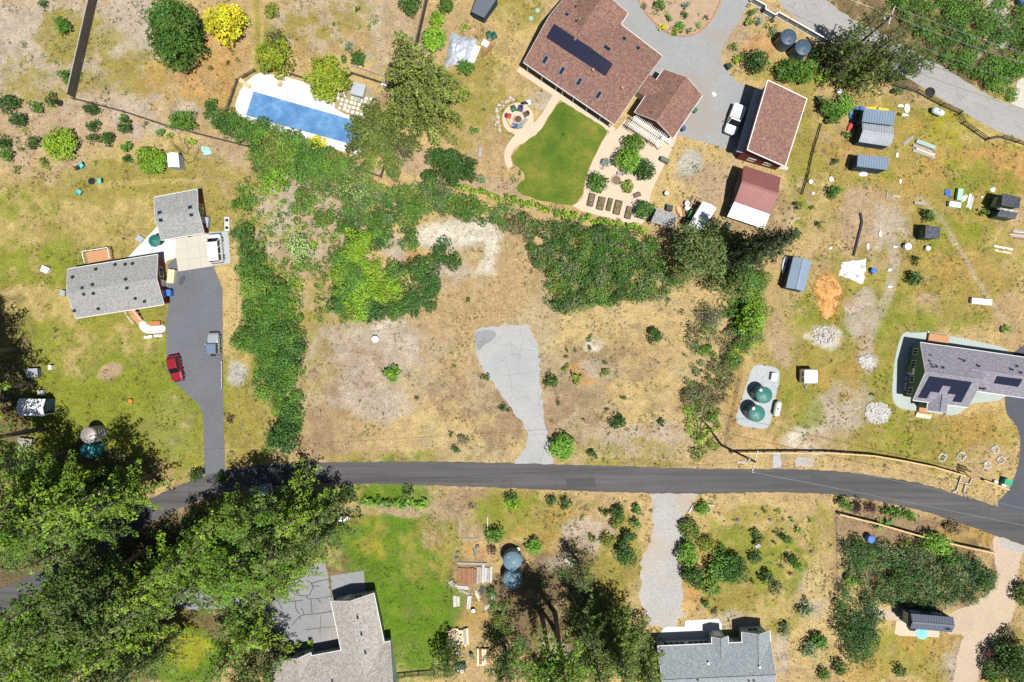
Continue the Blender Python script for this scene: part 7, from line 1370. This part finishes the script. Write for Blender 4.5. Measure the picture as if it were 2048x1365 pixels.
# --- single shrubs as they show in the photo: px, py, radius px, kind
for s in [(125, 52, 17, 'm'), (133, 154, 15, 'm'), (12, 208, 18, 'd'), (38, 238, 15, 'd'), (35, 208, 10, 'm'), (72, 215, 13, 'm'), (103, 200, 12, 'd'), (183, 222, 14, 'd'), (248, 252, 15, 'd'), (186, 251, 12, 'd'), (186, 278, 12, 'd'), (213, 280, 14, 'd'), (253, 293, 11, 'm'), (255, 317, 10, 'd'), (66, 286, 13, 'd'), (248, 235, 10, 'm'),
          (318, 265, 10, 'm'), (338, 272, 8, 'y'), (383, 287, 9, 'y'), (12, 310, 13, 'm'), (5, 285, 14, 'd'), (33, 340, 8, 'o'), (86, 325, 9, 'o'), (97, 334, 7, 'y'), (48, 260, 6, 'y'), (190, 327, 5, 'y'), (42, 298, 6, 'm'), (424, 210, 14, 'd'), (412, 232, 9, 'd'), (357, 240, 17, 'm'), (378, 244, 19, 'm'), (345, 250, 12, 'm'), (420, 137, 7, 'd'), (410, 105, 8, 'm'), (85, 10, 9, 'd'), (455, 125, 5, 'd'), (475, 120, 5, 'm'), (465, 105, 5, 'm'), (290, 250, 7, 'd'),
          (545, 22, 15, 'o'), (716, 117, 14, 'd'), (700, 95, 10, 'g'), (688, 118, 8, 'm'), (716, 18, 7, 'd'), (820, 8, 20, 'd'), (890, 8, 16, 'm'), (875, 37, 15, 'y'), (868, 78, 22, 'y'), (855, 125, 12, 'y'), (933, 137, 17, 'm'), (927, 52, 8, 'y'), (932, 184, 11, 'y'), (949, 260, 9, 'm'), (968, 219, 4, 'm'), (880, 142, 10, 'g'), (870, 315, 20, 'd'), (905, 335, 32, 'd'), (937, 340, 22, 'd'), (857, 357, 16, 'd'), (962, 358, 10, 'g'), (830, 165, 10, 'g'), (632, 290, 20, 'Y'), (740, 325, 12, 'y'), (760, 330, 9, 'o'), (775, 345, 8, 'm'), (790, 345, 12, 'g'),
          (1210, 329, 11, 'b'), (1256, 372, 13, 'o'), (1026, 360, 7, 'g'), (1038, 347, 4, 'm'), (1127, 270, 3, 'm'), (1371, 8, 9, 'b'), (1320, 8, 12, 'm'), (1337, 38, 8, 'm'), (1370, 30, 8, 'd'), (1325, 52, 9, 'Y'), (1360, 55, 10, 'm'), (1397, 50, 7, 'l'), (1378, 62, 6, 'd'), (1290, 13, 8, 'x'), (1350, 65, 8, 'y'), (1414, 35, 6, 'p'), (1505, 25, 10, 'm'), (1497, 45, 10, 'o'), (1516, 42, 9, 'b'), (1535, 52, 7, 'd'), (1545, 42, 6, 'd'), (1468, 95, 9, 'o'), (1476, 120, 9, 'y'), (1489, 112, 8, 'd'), (1512, 124, 23, 'd'), (1578, 142, 22, 'm'), (1612, 142, 22, 'm'), (1650, 155, 13, 'y'), (1640, 108, 18, 'd'), (1546, 66, 10, 'g'),
          (1660, 215, 20, 'm'), (1685, 212, 20, 'l'), (1672, 235, 16, 'm'), (1640, 205, 12, 'd'), (1855, 431, 13, 'd'), (1830, 558, 15, 'd'), (1833, 523, 9, 'd'), (1968, 425, 9, 'm'), (1795, 183, 10, 'd'), (1668, 322, 8, 'd'), (1596, 413, 9, 'd'), (1625, 415, 5, 'd'), (1640, 448, 8, 'd'), (1670, 385, 14, 'm'), (1695, 268, 8, 'd'), (1655, 378, 8, 'x'), (2015, 660, 10, 'l'), (1800, 230, 5, 'o'),
          (783, 748, 17, 'l'), (795, 740, 10, 'l'), (935, 602, 6, 'd'), (907, 735, 6, 'o'), (970, 756, 9, 'd'), (835, 795, 6, 'd'), (1005, 818, 9, 'd'), (1018, 822, 6, 'd'), (903, 870, 7, 'm'), (912, 900, 9, 'd'), (928, 880, 12, 'x'), (1310, 674, 15, 'd'), (1101, 762, 14, 'd'), (1153, 758, 12, 'o'), (1135, 739, 9, 'o'), (1208, 748, 9, 'o'), (1218, 742, 7, 'o'), (1210, 727, 7, 'd'), (1178, 677, 8, 'g'), (1178, 697, 6, 'd'), (1135, 700, 5, 'd'), (1150, 700, 4, 'd'), (1133, 714, 5, 'd'), (1246, 796, 7, 'd'), (1213, 819, 5, 'd'), (1235, 842, 15, 'd'), (1322, 846, 9, 'd'), (1116, 805, 6, 'd'), (1166, 840, 4, 'd'), (1122, 895, 24, 'l'), (1135, 885, 14, 'd'), (1184, 908, 10, 'd'), (1336, 600, 7, 'd'), (1365, 625, 6, 'd'), (1395, 620, 6, 'd'),
          (485, 680, 22, 'm'), (462, 838, 9, 'p'), (697, 987, 17, 'd'), (815, 983, 11, 'd'), (565, 880, 32, 'd'), (570, 860, 20, 'd'), (1027, 1008, 14, 'y'), (1022, 997, 12, 'd'), (1104, 1002, 11, 'd'), (1133, 1010, 12, 'd'), (1208, 1025, 9, 'd'), (1237, 1027, 15, 'd'), (1271, 1020, 11, 'm'), (1232, 1045, 13, 'o'), (1270, 1050, 12, 'm'), (1250, 1078, 16, 'd'), (1268, 1075, 8, 'p'), (1252, 1112, 20, 'd'), (1245, 1105, 12, 'p'), (1215, 1080, 14, 'o'), (1185, 1075, 9, 'o'), (1068, 1092, 16, 'l'), (990, 1070, 18, 'm'), (985, 1100, 10, 'p'), (1165, 1035, 6, 'o'), (945, 1012, 8, 'x'), (715, 1022, 8, 'o'),
          (1405, 1018, 15, 'l'), (1380, 1060, 20, 'o'), (1376, 1110, 22, 'l'), (1412, 1088, 18, 'o'), (1440, 1100, 12, 'm'), (1445, 1135, 26, 'm'), (1468, 1140, 26, 'd'), (1385, 1150, 22, 'd'), (1410, 1165, 22, 'o'), (1425, 1175, 16, 'm'), (1412, 1210, 9, 'd'), (1430, 1225, 9, 'x'), (1512, 1115, 13, 'd'), (1510, 1070, 10, 'd'), (1520, 1080, 9, 'd'), (1563, 1072, 11, 'd'), (1575, 1082, 10, 'm'), (1583, 1118, 12, 'd'), (1596, 1132, 10, 'm'), (1533, 1155, 14, 'd'), (1553, 1178, 13, 'x'), (1580, 1150, 7, 'p'), (1612, 1218, 17, 'g'), (1618, 1298, 17, 'g'), (1638, 1285, 16, 'm'), (1568, 1260, 13, 'g'), (1557, 1023, 7, 'l'), (1583, 1042, 6, 'l'), (1620, 1042, 7, 'l'), (1599, 1061, 8, 'l'), (1530, 1022, 6, 'm'), (1548, 1085, 6, 'm'), (1562, 1132, 6, 'x'), (1503, 1165, 7, 'd'), (1680, 1335, 14, 'd'), (1650, 1350, 12, 'm'), (1800, 1342, 12, 'd'),
          (1690, 1008, 14, 'm'), (1717, 1013, 14, 'p'), (1742, 1014, 12, 'p'), (1775, 1022, 11, 'm'), (1795, 1028, 12, 'm'), (1815, 1030, 12, 'm'), (1825, 1037, 8, 'm'), (1758, 1050, 10, 'l'), (1780, 1049, 10, 'l'), (1905, 1057, 15, 'x'), (1865, 1085, 22, 'l'), (1888, 1092, 18, 'l'), (1843, 1080, 10, 'd'), (1702, 1163, 13, 'l'), (2050, 1190, 22, 'o'), (2044, 1172, 12, 'd'), (1978, 1310, 16, 'p'), (1985, 1335, 18, 'd'), (2000, 1295, 16, 'd'), (2030, 1320, 34, 'd'), (2020, 1270, 16, 'x'), (2040, 1350, 26, 'd'), (1990, 1360, 18, 'm'), (1745, 790, 5, 'd'), (1890, 825, 6, 'x'), (620, 1290, 9, 'y'), (597, 1293, 9, 'y'), (577, 1300, 12, 'y'), (445, 955, 12, 'd'), (395, 950, 14, 'd'), (460, 905, 6, 'g'), (110, 660, 4, 'd'), (1160, 325, 0, 'm')]:
    if s[2] > 0: shrub(*s)
shrub(122, 289, 30, 'y', .95, noun='citrus shrub'); shrub(303, 320, 26, 'y', 1.0, noun='citrus shrub'); shrub(325, 322, 14, 'l')
for i in range(12): shrub(915 + i * 16.4, 374 + i * 4.2 + (i % 3) * 2 - 2, 9, 'y', 1.5, noun='hedge shrub')
for i in range(12): shrub(1115 + i * 15.6, 425 + i * 3.0 + (i % 2) * 3, 9, 'y' if i % 3 else 'l', 1.5, noun='hedge shrub')
for i in range(9): shrub(730 + i * 14.6, 1003 + i * .6 + (i % 2) * 3, 10, 'l', 1.1, noun='hedge shrub')
for px, py, r, k in ((1269, 291, 20, 'm'), (1256, 320, 24, 'l'), (1288, 341, 20, 'd'), (1197, 366, 19, 'm'), (1289, 421, 18, 'm')): shrub(px, py, r, k, 1.5, noun='garden tree', spiky=True)
# --- trees
tree(350, 65, 8.5, 4.0, 'd', 'big dark green', 'oak tree', col=(.05, .095, .016), sx=.92, sy=1.25, bare=.12, frac=.55, dens=70, ls=.2, nl=120)
tree(452, 47, 5.0, 2.9, 'Y', 'golden yellow flowering', 'round tree', col=(.42, .35, .02), bare=.12, frac=.5, dens=80, ls=.2, nl=70)
tree(553, 80, 3.0, 1.9, 'o', 'low dark olive', 'olive tree', col=(.10, .12, .025), bare=.1, frac=.5, ls=.17); tree(548, 117, 3.6, 2.8, 'o', 'left feathery olive', 'olive tree', col=(.18, .20, .02), bare=.1, frac=.5, dens=80, ls=.2); tree(655, 157, 3.6, 3.2, 'o', 'right feathery olive', 'olive tree', col=(.18, .215, .02), bare=.1, frac=.5, dens=80, ls=.2)
tree(0, 0, 26.5, 5.2, 'o', 'very tall sunlit', 'redwood tree', col=(.15, .165, .042), shape='cone', base=(855, 222), bare=.05, dens=95, ls=.17, lvs=1.0, nbr=8)
VEG[-1] = VEG[-1][:3] + (830, 190) + VEG[-1][5:]
tree(752, 264, 11, 5.0, 'o', 'spreading olive-green', 'pine tree', col=(.095, .115, .025), bare=.2, frac=.55, shape='cone', dens=120, ls=.16, lvs=.8, nbr=9); tree(800, 300, 6, 2.6, 'g', 'half-dead grey', 'bare tree', col=(.12, .13, .07), dens=14, ls=.15, frac=.6)
tree(712, 378, 4, 2.8, 'l', 'half-bare pale', 'bare tree', col=(.22, .25, .08), dens=22, ls=.14, frac=.5); tree(598, 497, 3.4, 2.0, 'g', 'pale silvery-green', 'small tree', col=(.30, .38, .15), dens=60, ls=.15, frac=.5, bare=.15); tree(551, 362, 3.0, 2.0, 'y', 'bright lime', 'small tree', col=(.15, .27, .02), dens=60, ls=.15, frac=.5, bare=.15); tree(700, 465, 2.2, .9, 'Y', 'lemon yellow', 'small tree', col=(.38, .42, .01), dens=60, ls=.14, frac=.5, bare=.15)
for cx, cy, h, r, lk, cl in ((1722, 62, 15, 2.4, 'slender', (.075, .095, .02)), (1752, 100, 14, 3.0, 'middle shady', (.07, .085, .018)), (1700, 120, 12, 2.8, 'lower shady', (.072, .09, .018)), (1735, 150, 10, 2.6, 'sunlit lower', (.09, .11, .02)), (1683, 88, 12, 2.0, 'left shady', (.06, .08, .018)), (1778, 92, 12, 2.4, 'upper right', (.06, .08, .018)), (1795, 112, 10, 2.4, 'far right', (.065, .09, .018)), (1765, 135, 11, 2.6, 'dark inner', (.05, .068, .016))): tree(cx, cy, h, r, 'o', lk, 'lane conifer tree', col=cl, shape='cone', bare=.12, frac=.5, dens=80, ls=.16, lvs=1.1, nbr=6)
tree(1803, 135, 7, 2.3, 'd', 'dark right', 'lane tree', col=(.04, .062, .014), bare=.15, dens=60, ls=.17)
tree(1845, 120, 5, 2.2, 'd', 'bushy roadside', 'tree', col=(.06, .09, .018), bare=.1, ls=.18)
tree(1402, 508, 11, 4.2, 'g', 'grey-green half-bare', 'eucalyptus tree', col=(.10, .13, .045), bare=.3, dens=40, ls=.18, nl=90); tree(0, 0, 26, 3.4, 'd', 'tall dark spire-like', 'conifer tree', col=(.030, .048, .015), shape='cone', base=(1455, 520), bare=.05, dens=110, ls=.16, lvs=.8, nbr=8)
VEG[-1] = VEG[-1][:3] + (1540, 490) + VEG[-1][5:]
tree(1440, 470, 7, 2.4, 'o', 'sunlit bushy', 'tree', col=(.10, .14, .03), bare=.2, ls=.18); tree(1480, 560, 9, 3.0, 'm', 'mid green bushy', 'tree', col=(.07, .12, .025), bare=.2, ls=.18); tree(1420, 640, 4, 2.8, 'g', 'grey leafless', 'bare tree', col=(.15, .15, .11), dens=20, ls=.12, frac=.5); tree(1505, 640, 5, 2.5, 'l', 'glossy lime green', 'tree', col=(.13, .23, .02), bare=.15, dens=56, ls=.2, frac=.5); tree(1432, 560, 6, 2.2, 'o', 'olive grey', 'tree', col=(.11, .13, .045), bare=.15, dens=36, ls=.16, frac=.5)
# tall trees of the lower left wood; crown centres from the photo, trunks where they stand
FC = [(.115, .18, .018), (.08, .13, .02), (.14, .20, .022), (.07, .10, .026), (.10, .13, .033), (.09, .16, .017)]
WOOD = [(60, 1000, 23, 5.0), (150, 1045, 24, 5.2), (228, 1004, 20, 3.6), (30, 1075, 24, 5.0), (120, 1105, 22, 4.8), (420, 1075, 21, 4.6), (350, 1130, 22, 3.8), (500, 1035, 20, 4.3), (590, 1040, 18, 4.2), (640, 1075, 16, 3.6), (555, 1100, 21, 5.0), (470, 1135, 22, 4.8), (610, 1125, 15, 3.2), (390, 1165, 20, 3.8), (280, 1185, 22, 4.6), (190, 1215, 24, 4.6), (110, 1245, 24, 5.0), (30, 1265, 24, 5.0), (60, 1325, 24, 5.2), (150, 1310, 24, 5.2), (235, 1290, 22, 4.6), (215, 1355, 22, 4.8), (280, 1335, 20, 3.6), (130, 1370, 24, 5), (20, 1370, 24, 5), (445, 1330, 15, 3.8), (495, 1285, 15, 3.6), (505, 1350, 14, 3.6), (545, 1325, 10, 2.6), (470, 1240, 14, 3.0), (560, 1165, 17, 3.4), (10, 935, 20, 4.0), (600, 960, 10, 2.2), (660, 1020, 11, 2.6), (530, 1180, 15, 3.4)]
WOOD += [(85, 1055, 24, 4.0), (380, 1120, 22, 3.6), (530, 1065, 20, 3.6), (445, 1040, 20, 3.4), (170, 1170, 24, 4.0), (250, 1235, 24, 4.0), (90, 1195, 24, 3.6), (5, 1010, 24, 4), (180, 1265, 24, 4), (100, 1290, 24, 4.2), (560, 1010, 14, 2.6), (640, 1035, 14, 2.6), (520, 1130, 20, 3.4), (440, 1190, 18, 3.2)]
for i, (x, y, h, r) in enumerate(WOOD):
    lk = ['yellow-green', 'mid green', 'sunlit', 'greyish', 'pale', 'fresh green'][i % 6] + ' tall'
    if i % 4 == 3: tree(x, y, h, r, 'o', lk, 'wood tree', col=FC[i % 6], shape='pine', bare=.38, frac=.68, dens=92, ls=.175, nl=int(30 + r * r * 2.0), group='trees of the lower left wood')
    else: tree(x, y, h, r * 1.02, 'o', lk, 'wood tree', col=FC[i % 6], shape='cone', bare=.3, frac=.62, dens=92, ls=.17, lvs=1.55, nbr=6, group='trees of the lower left wood')
for i, (bx, by, h, r, lk) in enumerate([(64, 768, 26, 4.5, 'upper left-edge'), (85, 858, 24, 4.2, 'lower left-edge'), (304, 953, 28, 3.8, 'long-trunked'), (30, 700, 25, 4.6, 'uppermost left-edge'), (20, 800, 22, 4.0, 'middle left-edge'), (1083, 1228, 24, 4.0, 'straight-trunked'), (1110, 1226, 24, 3.8, 'curving-trunked'), (1112, 1262, 24, 4.0, 'slim-trunked'), (195, 1000, 20, 3.6, 'shade-casting'), (120, 985, 20, 3.6, 'broad shade-casting'), (262, 1003, 19, 3.4, 'leafy shade-casting'), (60, 975, 20, 3.6, 'thick shade-casting')]):
    k = HC / (HC - h * .62); tree(0, 0, h, r, 'o', lk + ' tall', 'wood tree', col=FC[i % 6], shape='cone', base=(bx, by), bare=.64 if bx > 1000 else (.7 if bx == 304 else .45), dens=80, ls=.18, lvs=1.3, nbr=6)
    VEG[-1] = VEG[-1][:3] + (1024 + (bx - 1024) * 1.1, 682 + (by - 682) * 1.1) + VEG[-1][5:]
tree(1235, 1300, 19, 5.0, 'o', 'broad leafy', 'conifer tree', col=(.095, .125, .028), shape='cone', bare=.12, frac=.5, dens=100, ls=.16, lvs=1.0, nbr=8); tree(1180, 1262, 17, 3.2, 'o', 'shady inner', 'conifer tree', col=(.075, .10, .024), shape='cone', bare=.2, frac=.5, dens=80, ls=.17, lvs=1.4, nbr=6); tree(1290, 1345, 14, 3.4, 'o', 'leaning', 'conifer tree', col=(.10, .13, .028), shape='cone', bare=.10, frac=.5, dens=100, ls=.16, lvs=1.0, nbr=8); tree(1165, 1150, 12, 2.4, 'd', 'dark thin', 'conifer tree', col=(.055, .085, .02), shape='cone', bare=.2, frac=.5, ls=.16, dens=70, lvs=1.3, nbr=6); tree(895, 1325, 7, 2.6, 'd', 'dark bottom', 'tree', col=(.05, .08, .018), bare=.2, ls=.18); tree(1200, 1345, 18, 3.6, 'o', 'bottom edge', 'conifer tree', col=(.10, .13, .028), shape='cone', bare=.2, frac=.55, dens=80, ls=.17, lvs=1.4, nbr=6); tree(1010, 1345, 14, 3.0, 'd', 'dark edge', 'conifer tree', col=(.06, .09, .02), shape='cone', bare=.2, frac=.55, dens=80, ls=.17, lvs=1.4, nbr=6)
# --- labels, one of a kind
def place(px, py):
    n, lx, ly = min(LAND, key=lambda l: (l[1] - px) ** 2 + (l[2] - py) ** 2); dx, dy = px - lx, py - ly
    if abs(dx) > 2.2 * abs(dy): w = 'right of' if dx > 0 else 'left of'
    elif abs(dy) > 2.2 * abs(dx): w = 'below' if dy > 0 else 'above'
    else: w = ('below' if dy > 0 else 'above') + ' and ' + ('right of' if dx > 0 else 'left of')
    return w, n, math.hypot(dx, dy)
groups = {}
for o, look, noun, px, py, cat, grp in VEG:
    w, n, d = place(px, py); groups.setdefault((look, noun, w, n), []).append((d, o, cat, grp))
ORD = ['nearest', 'second nearest', 'third nearest', 'fourth nearest', 'fifth nearest', 'sixth nearest', 'seventh nearest', 'eighth nearest', 'ninth nearest', 'tenth nearest', 'eleventh nearest', 'twelfth nearest', 'thirteenth nearest', 'fourteenth nearest', 'fifteenth nearest', 'sixteenth nearest', 'seventeenth nearest', 'eighteenth nearest']
for (look, noun, w, n), L in groups.items():
    L.sort(key=lambda e: e[0])
    for i, (d, o, cat, grp) in enumerate(L):
        lb = f'{look} {noun} {w} the {n}' if len(L) == 1 else f'{look} {noun} {w} the {n}, {ORD[min(i, 17)]} one'
        tag(o, lb, cat, grp or (noun + 's of the neighbourhood'))
# ------------------------------------------------------------------ dry grass tufts over the open ground (nobody could count them)
def grass_field(n, seed):
    rg = np.random.default_rng(seed); X = rg.uniform(-80, 80, n); Y = rg.uniform(-54, 54, n)
    den = fbm(X + 300, Y + 300, 3.0, seed); keep = den > rg.uniform(.25, .75, n); X, Y = X[keep], Y[keep]
    px = X * PXM + 1024; py = 682.5 - Y * PXM
    bad = np.zeros(len(X), bool)
    for ob in COL.objects:
        if ob.get('kind') == 'structure' and ob.type == 'MESH' and ob.name != 'ground' and len(ob.data.vertices) < 3000:
            poly = [v.co[:2] for v in ob.data.vertices if v.co.z > 0.005]
            if ob.name.startswith(('tar_', 'slab_', 'apron_', 'island_', 'asphalt_')) or len(poly) < 3: continue
            pa = np.array(poly); ins = np.zeros(len(X), bool); j = len(pa) - 1
            sel = (X > pa[:, 0].min()) & (X < pa[:, 0].max()) & (Y > pa[:, 1].min()) & (Y < pa[:, 1].max())
            if ob.name == 'pool_deck': bad |= sel; continue
            xs, ys = X[sel], Y[sel]; c = np.zeros(len(xs), bool)
            for i in range(len(pa)):
                with np.errstate(divide='ignore', invalid='ignore'):
                    c ^= ((pa[i, 1] > ys) != (pa[j, 1] > ys)) & (xs < (pa[j, 0] - pa[i, 0]) * (ys - pa[i, 1]) / (pa[j, 1] - pa[i, 1]) + pa[i, 0])
                j = i
            ins[sel] = c; bad |= ins
    X, Y = X[~bad], Y[~bad]; N = len(X)
    col = ground_colour(X, Y); g = rg.uniform(0, 1, N); gr = (fbm(X + 100, Y + 100, 2.0, 55) > .52) & (g > .35)
    col = np.where(gr[:, None], col * .5 + np.array([.075, .10, .02]) * .8, col * rg.uniform(.75, 1.3, N)[:, None])
    S = np.nonzero((fbm(X + 50, Y + 50, 1.8, 91) > .54) & (rg.uniform(0, 1, N) < .55))[0][:13000]
    pal = np.array([(.30, .23, .11), (.22, .16, .09), (.13, .14, .035), (.07, .11, .02), (.20, .19, .05), (.09, .13, .025), (.36, .30, .17)])
    kk = (np.clip(fbm(X[S] + 70, Y[S] + 70, 4.0, 95) * 2.2 - .6 + rg.uniform(-.2, .2, len(S)), 0, .999) * len(pal)).astype(int); rr_ = rg.uniform(.09, .26, len(S))
    V, F, C = leaf_cloud(np.concatenate([np.stack([X[S], Y[S], rr_ * .5, rr_], 1), pal[kk] * rg.uniform(.7, 1.3, (len(S), 1)) / np.array([1.18, 1.36, 1.02]) * 1.1], 1), 160, .085, rg, flat=.7)
    o = np_mesh('low_weeds', V, F, GRASS, C); o['kind'] = 'stuff'; o['label'] = 'low dry and green weeds scattered over the open ground'
    Vs = []; Cs = []
    for k in range(3):
        a = rg.uniform(0, 6.283, N); l = rg.uniform(.06, .2, N); h = rg.uniform(.03, .11, N); ww = rg.uniform(.02, .06, N)
        ox, oy = rg.uniform(-.12, .12, N), rg.uniform(-.12, .12, N); dx, dy = np.cos(a), np.sin(a); x, y = X + ox, Y + oy
        q = np.stack([np.stack([x - dy * ww, y + dx * ww, x * 0 + .004], 1), np.stack([x + dy * ww, y - dx * ww, x * 0 + .004], 1), np.stack([x + dx * l + dy * ww * .5, y + dy * l - dx * ww * .5, h], 1), np.stack([x + dx * l - dy * ww * .5, y + dy * l + dx * ww * .5, h], 1)], 1)
        Vs.append(q.reshape(-1, 3)); Cs.append(np.repeat(col, 4, 0))
    V = np.concatenate(Vs); C = np.clip(np.concatenate(Cs), .004, 1); o = np_mesh('dry_grass', V, np.arange(len(V)).reshape(-1, 4), GRASS, C); o['kind'] = 'stuff'; o['label'] = 'dry and green grass tufts over the open ground'
grass_field(110000, 5)
c = P(1655, 592); rg_ = np.random.default_rng(3)
V, F, C = leaf_cloud([(c.x + rg_.normal(0, .8), c.y + rg_.normal(0, 1.6), .12, .5, *(np.array((.36, .17, .07)) * rg_.uniform(.6, 1.5))) for _ in range(60)], 90, .09, rg_, flat=.35, zmin=.2); V[:, 2] = np.clip(V[:, 2], .08, .36)
o = np_mesh('loose_wood_chips', V, F, GRASS, C); o['kind'] = 'stuff'; o['label'] = 'loose orange and pale chips strewn over the chip heap'
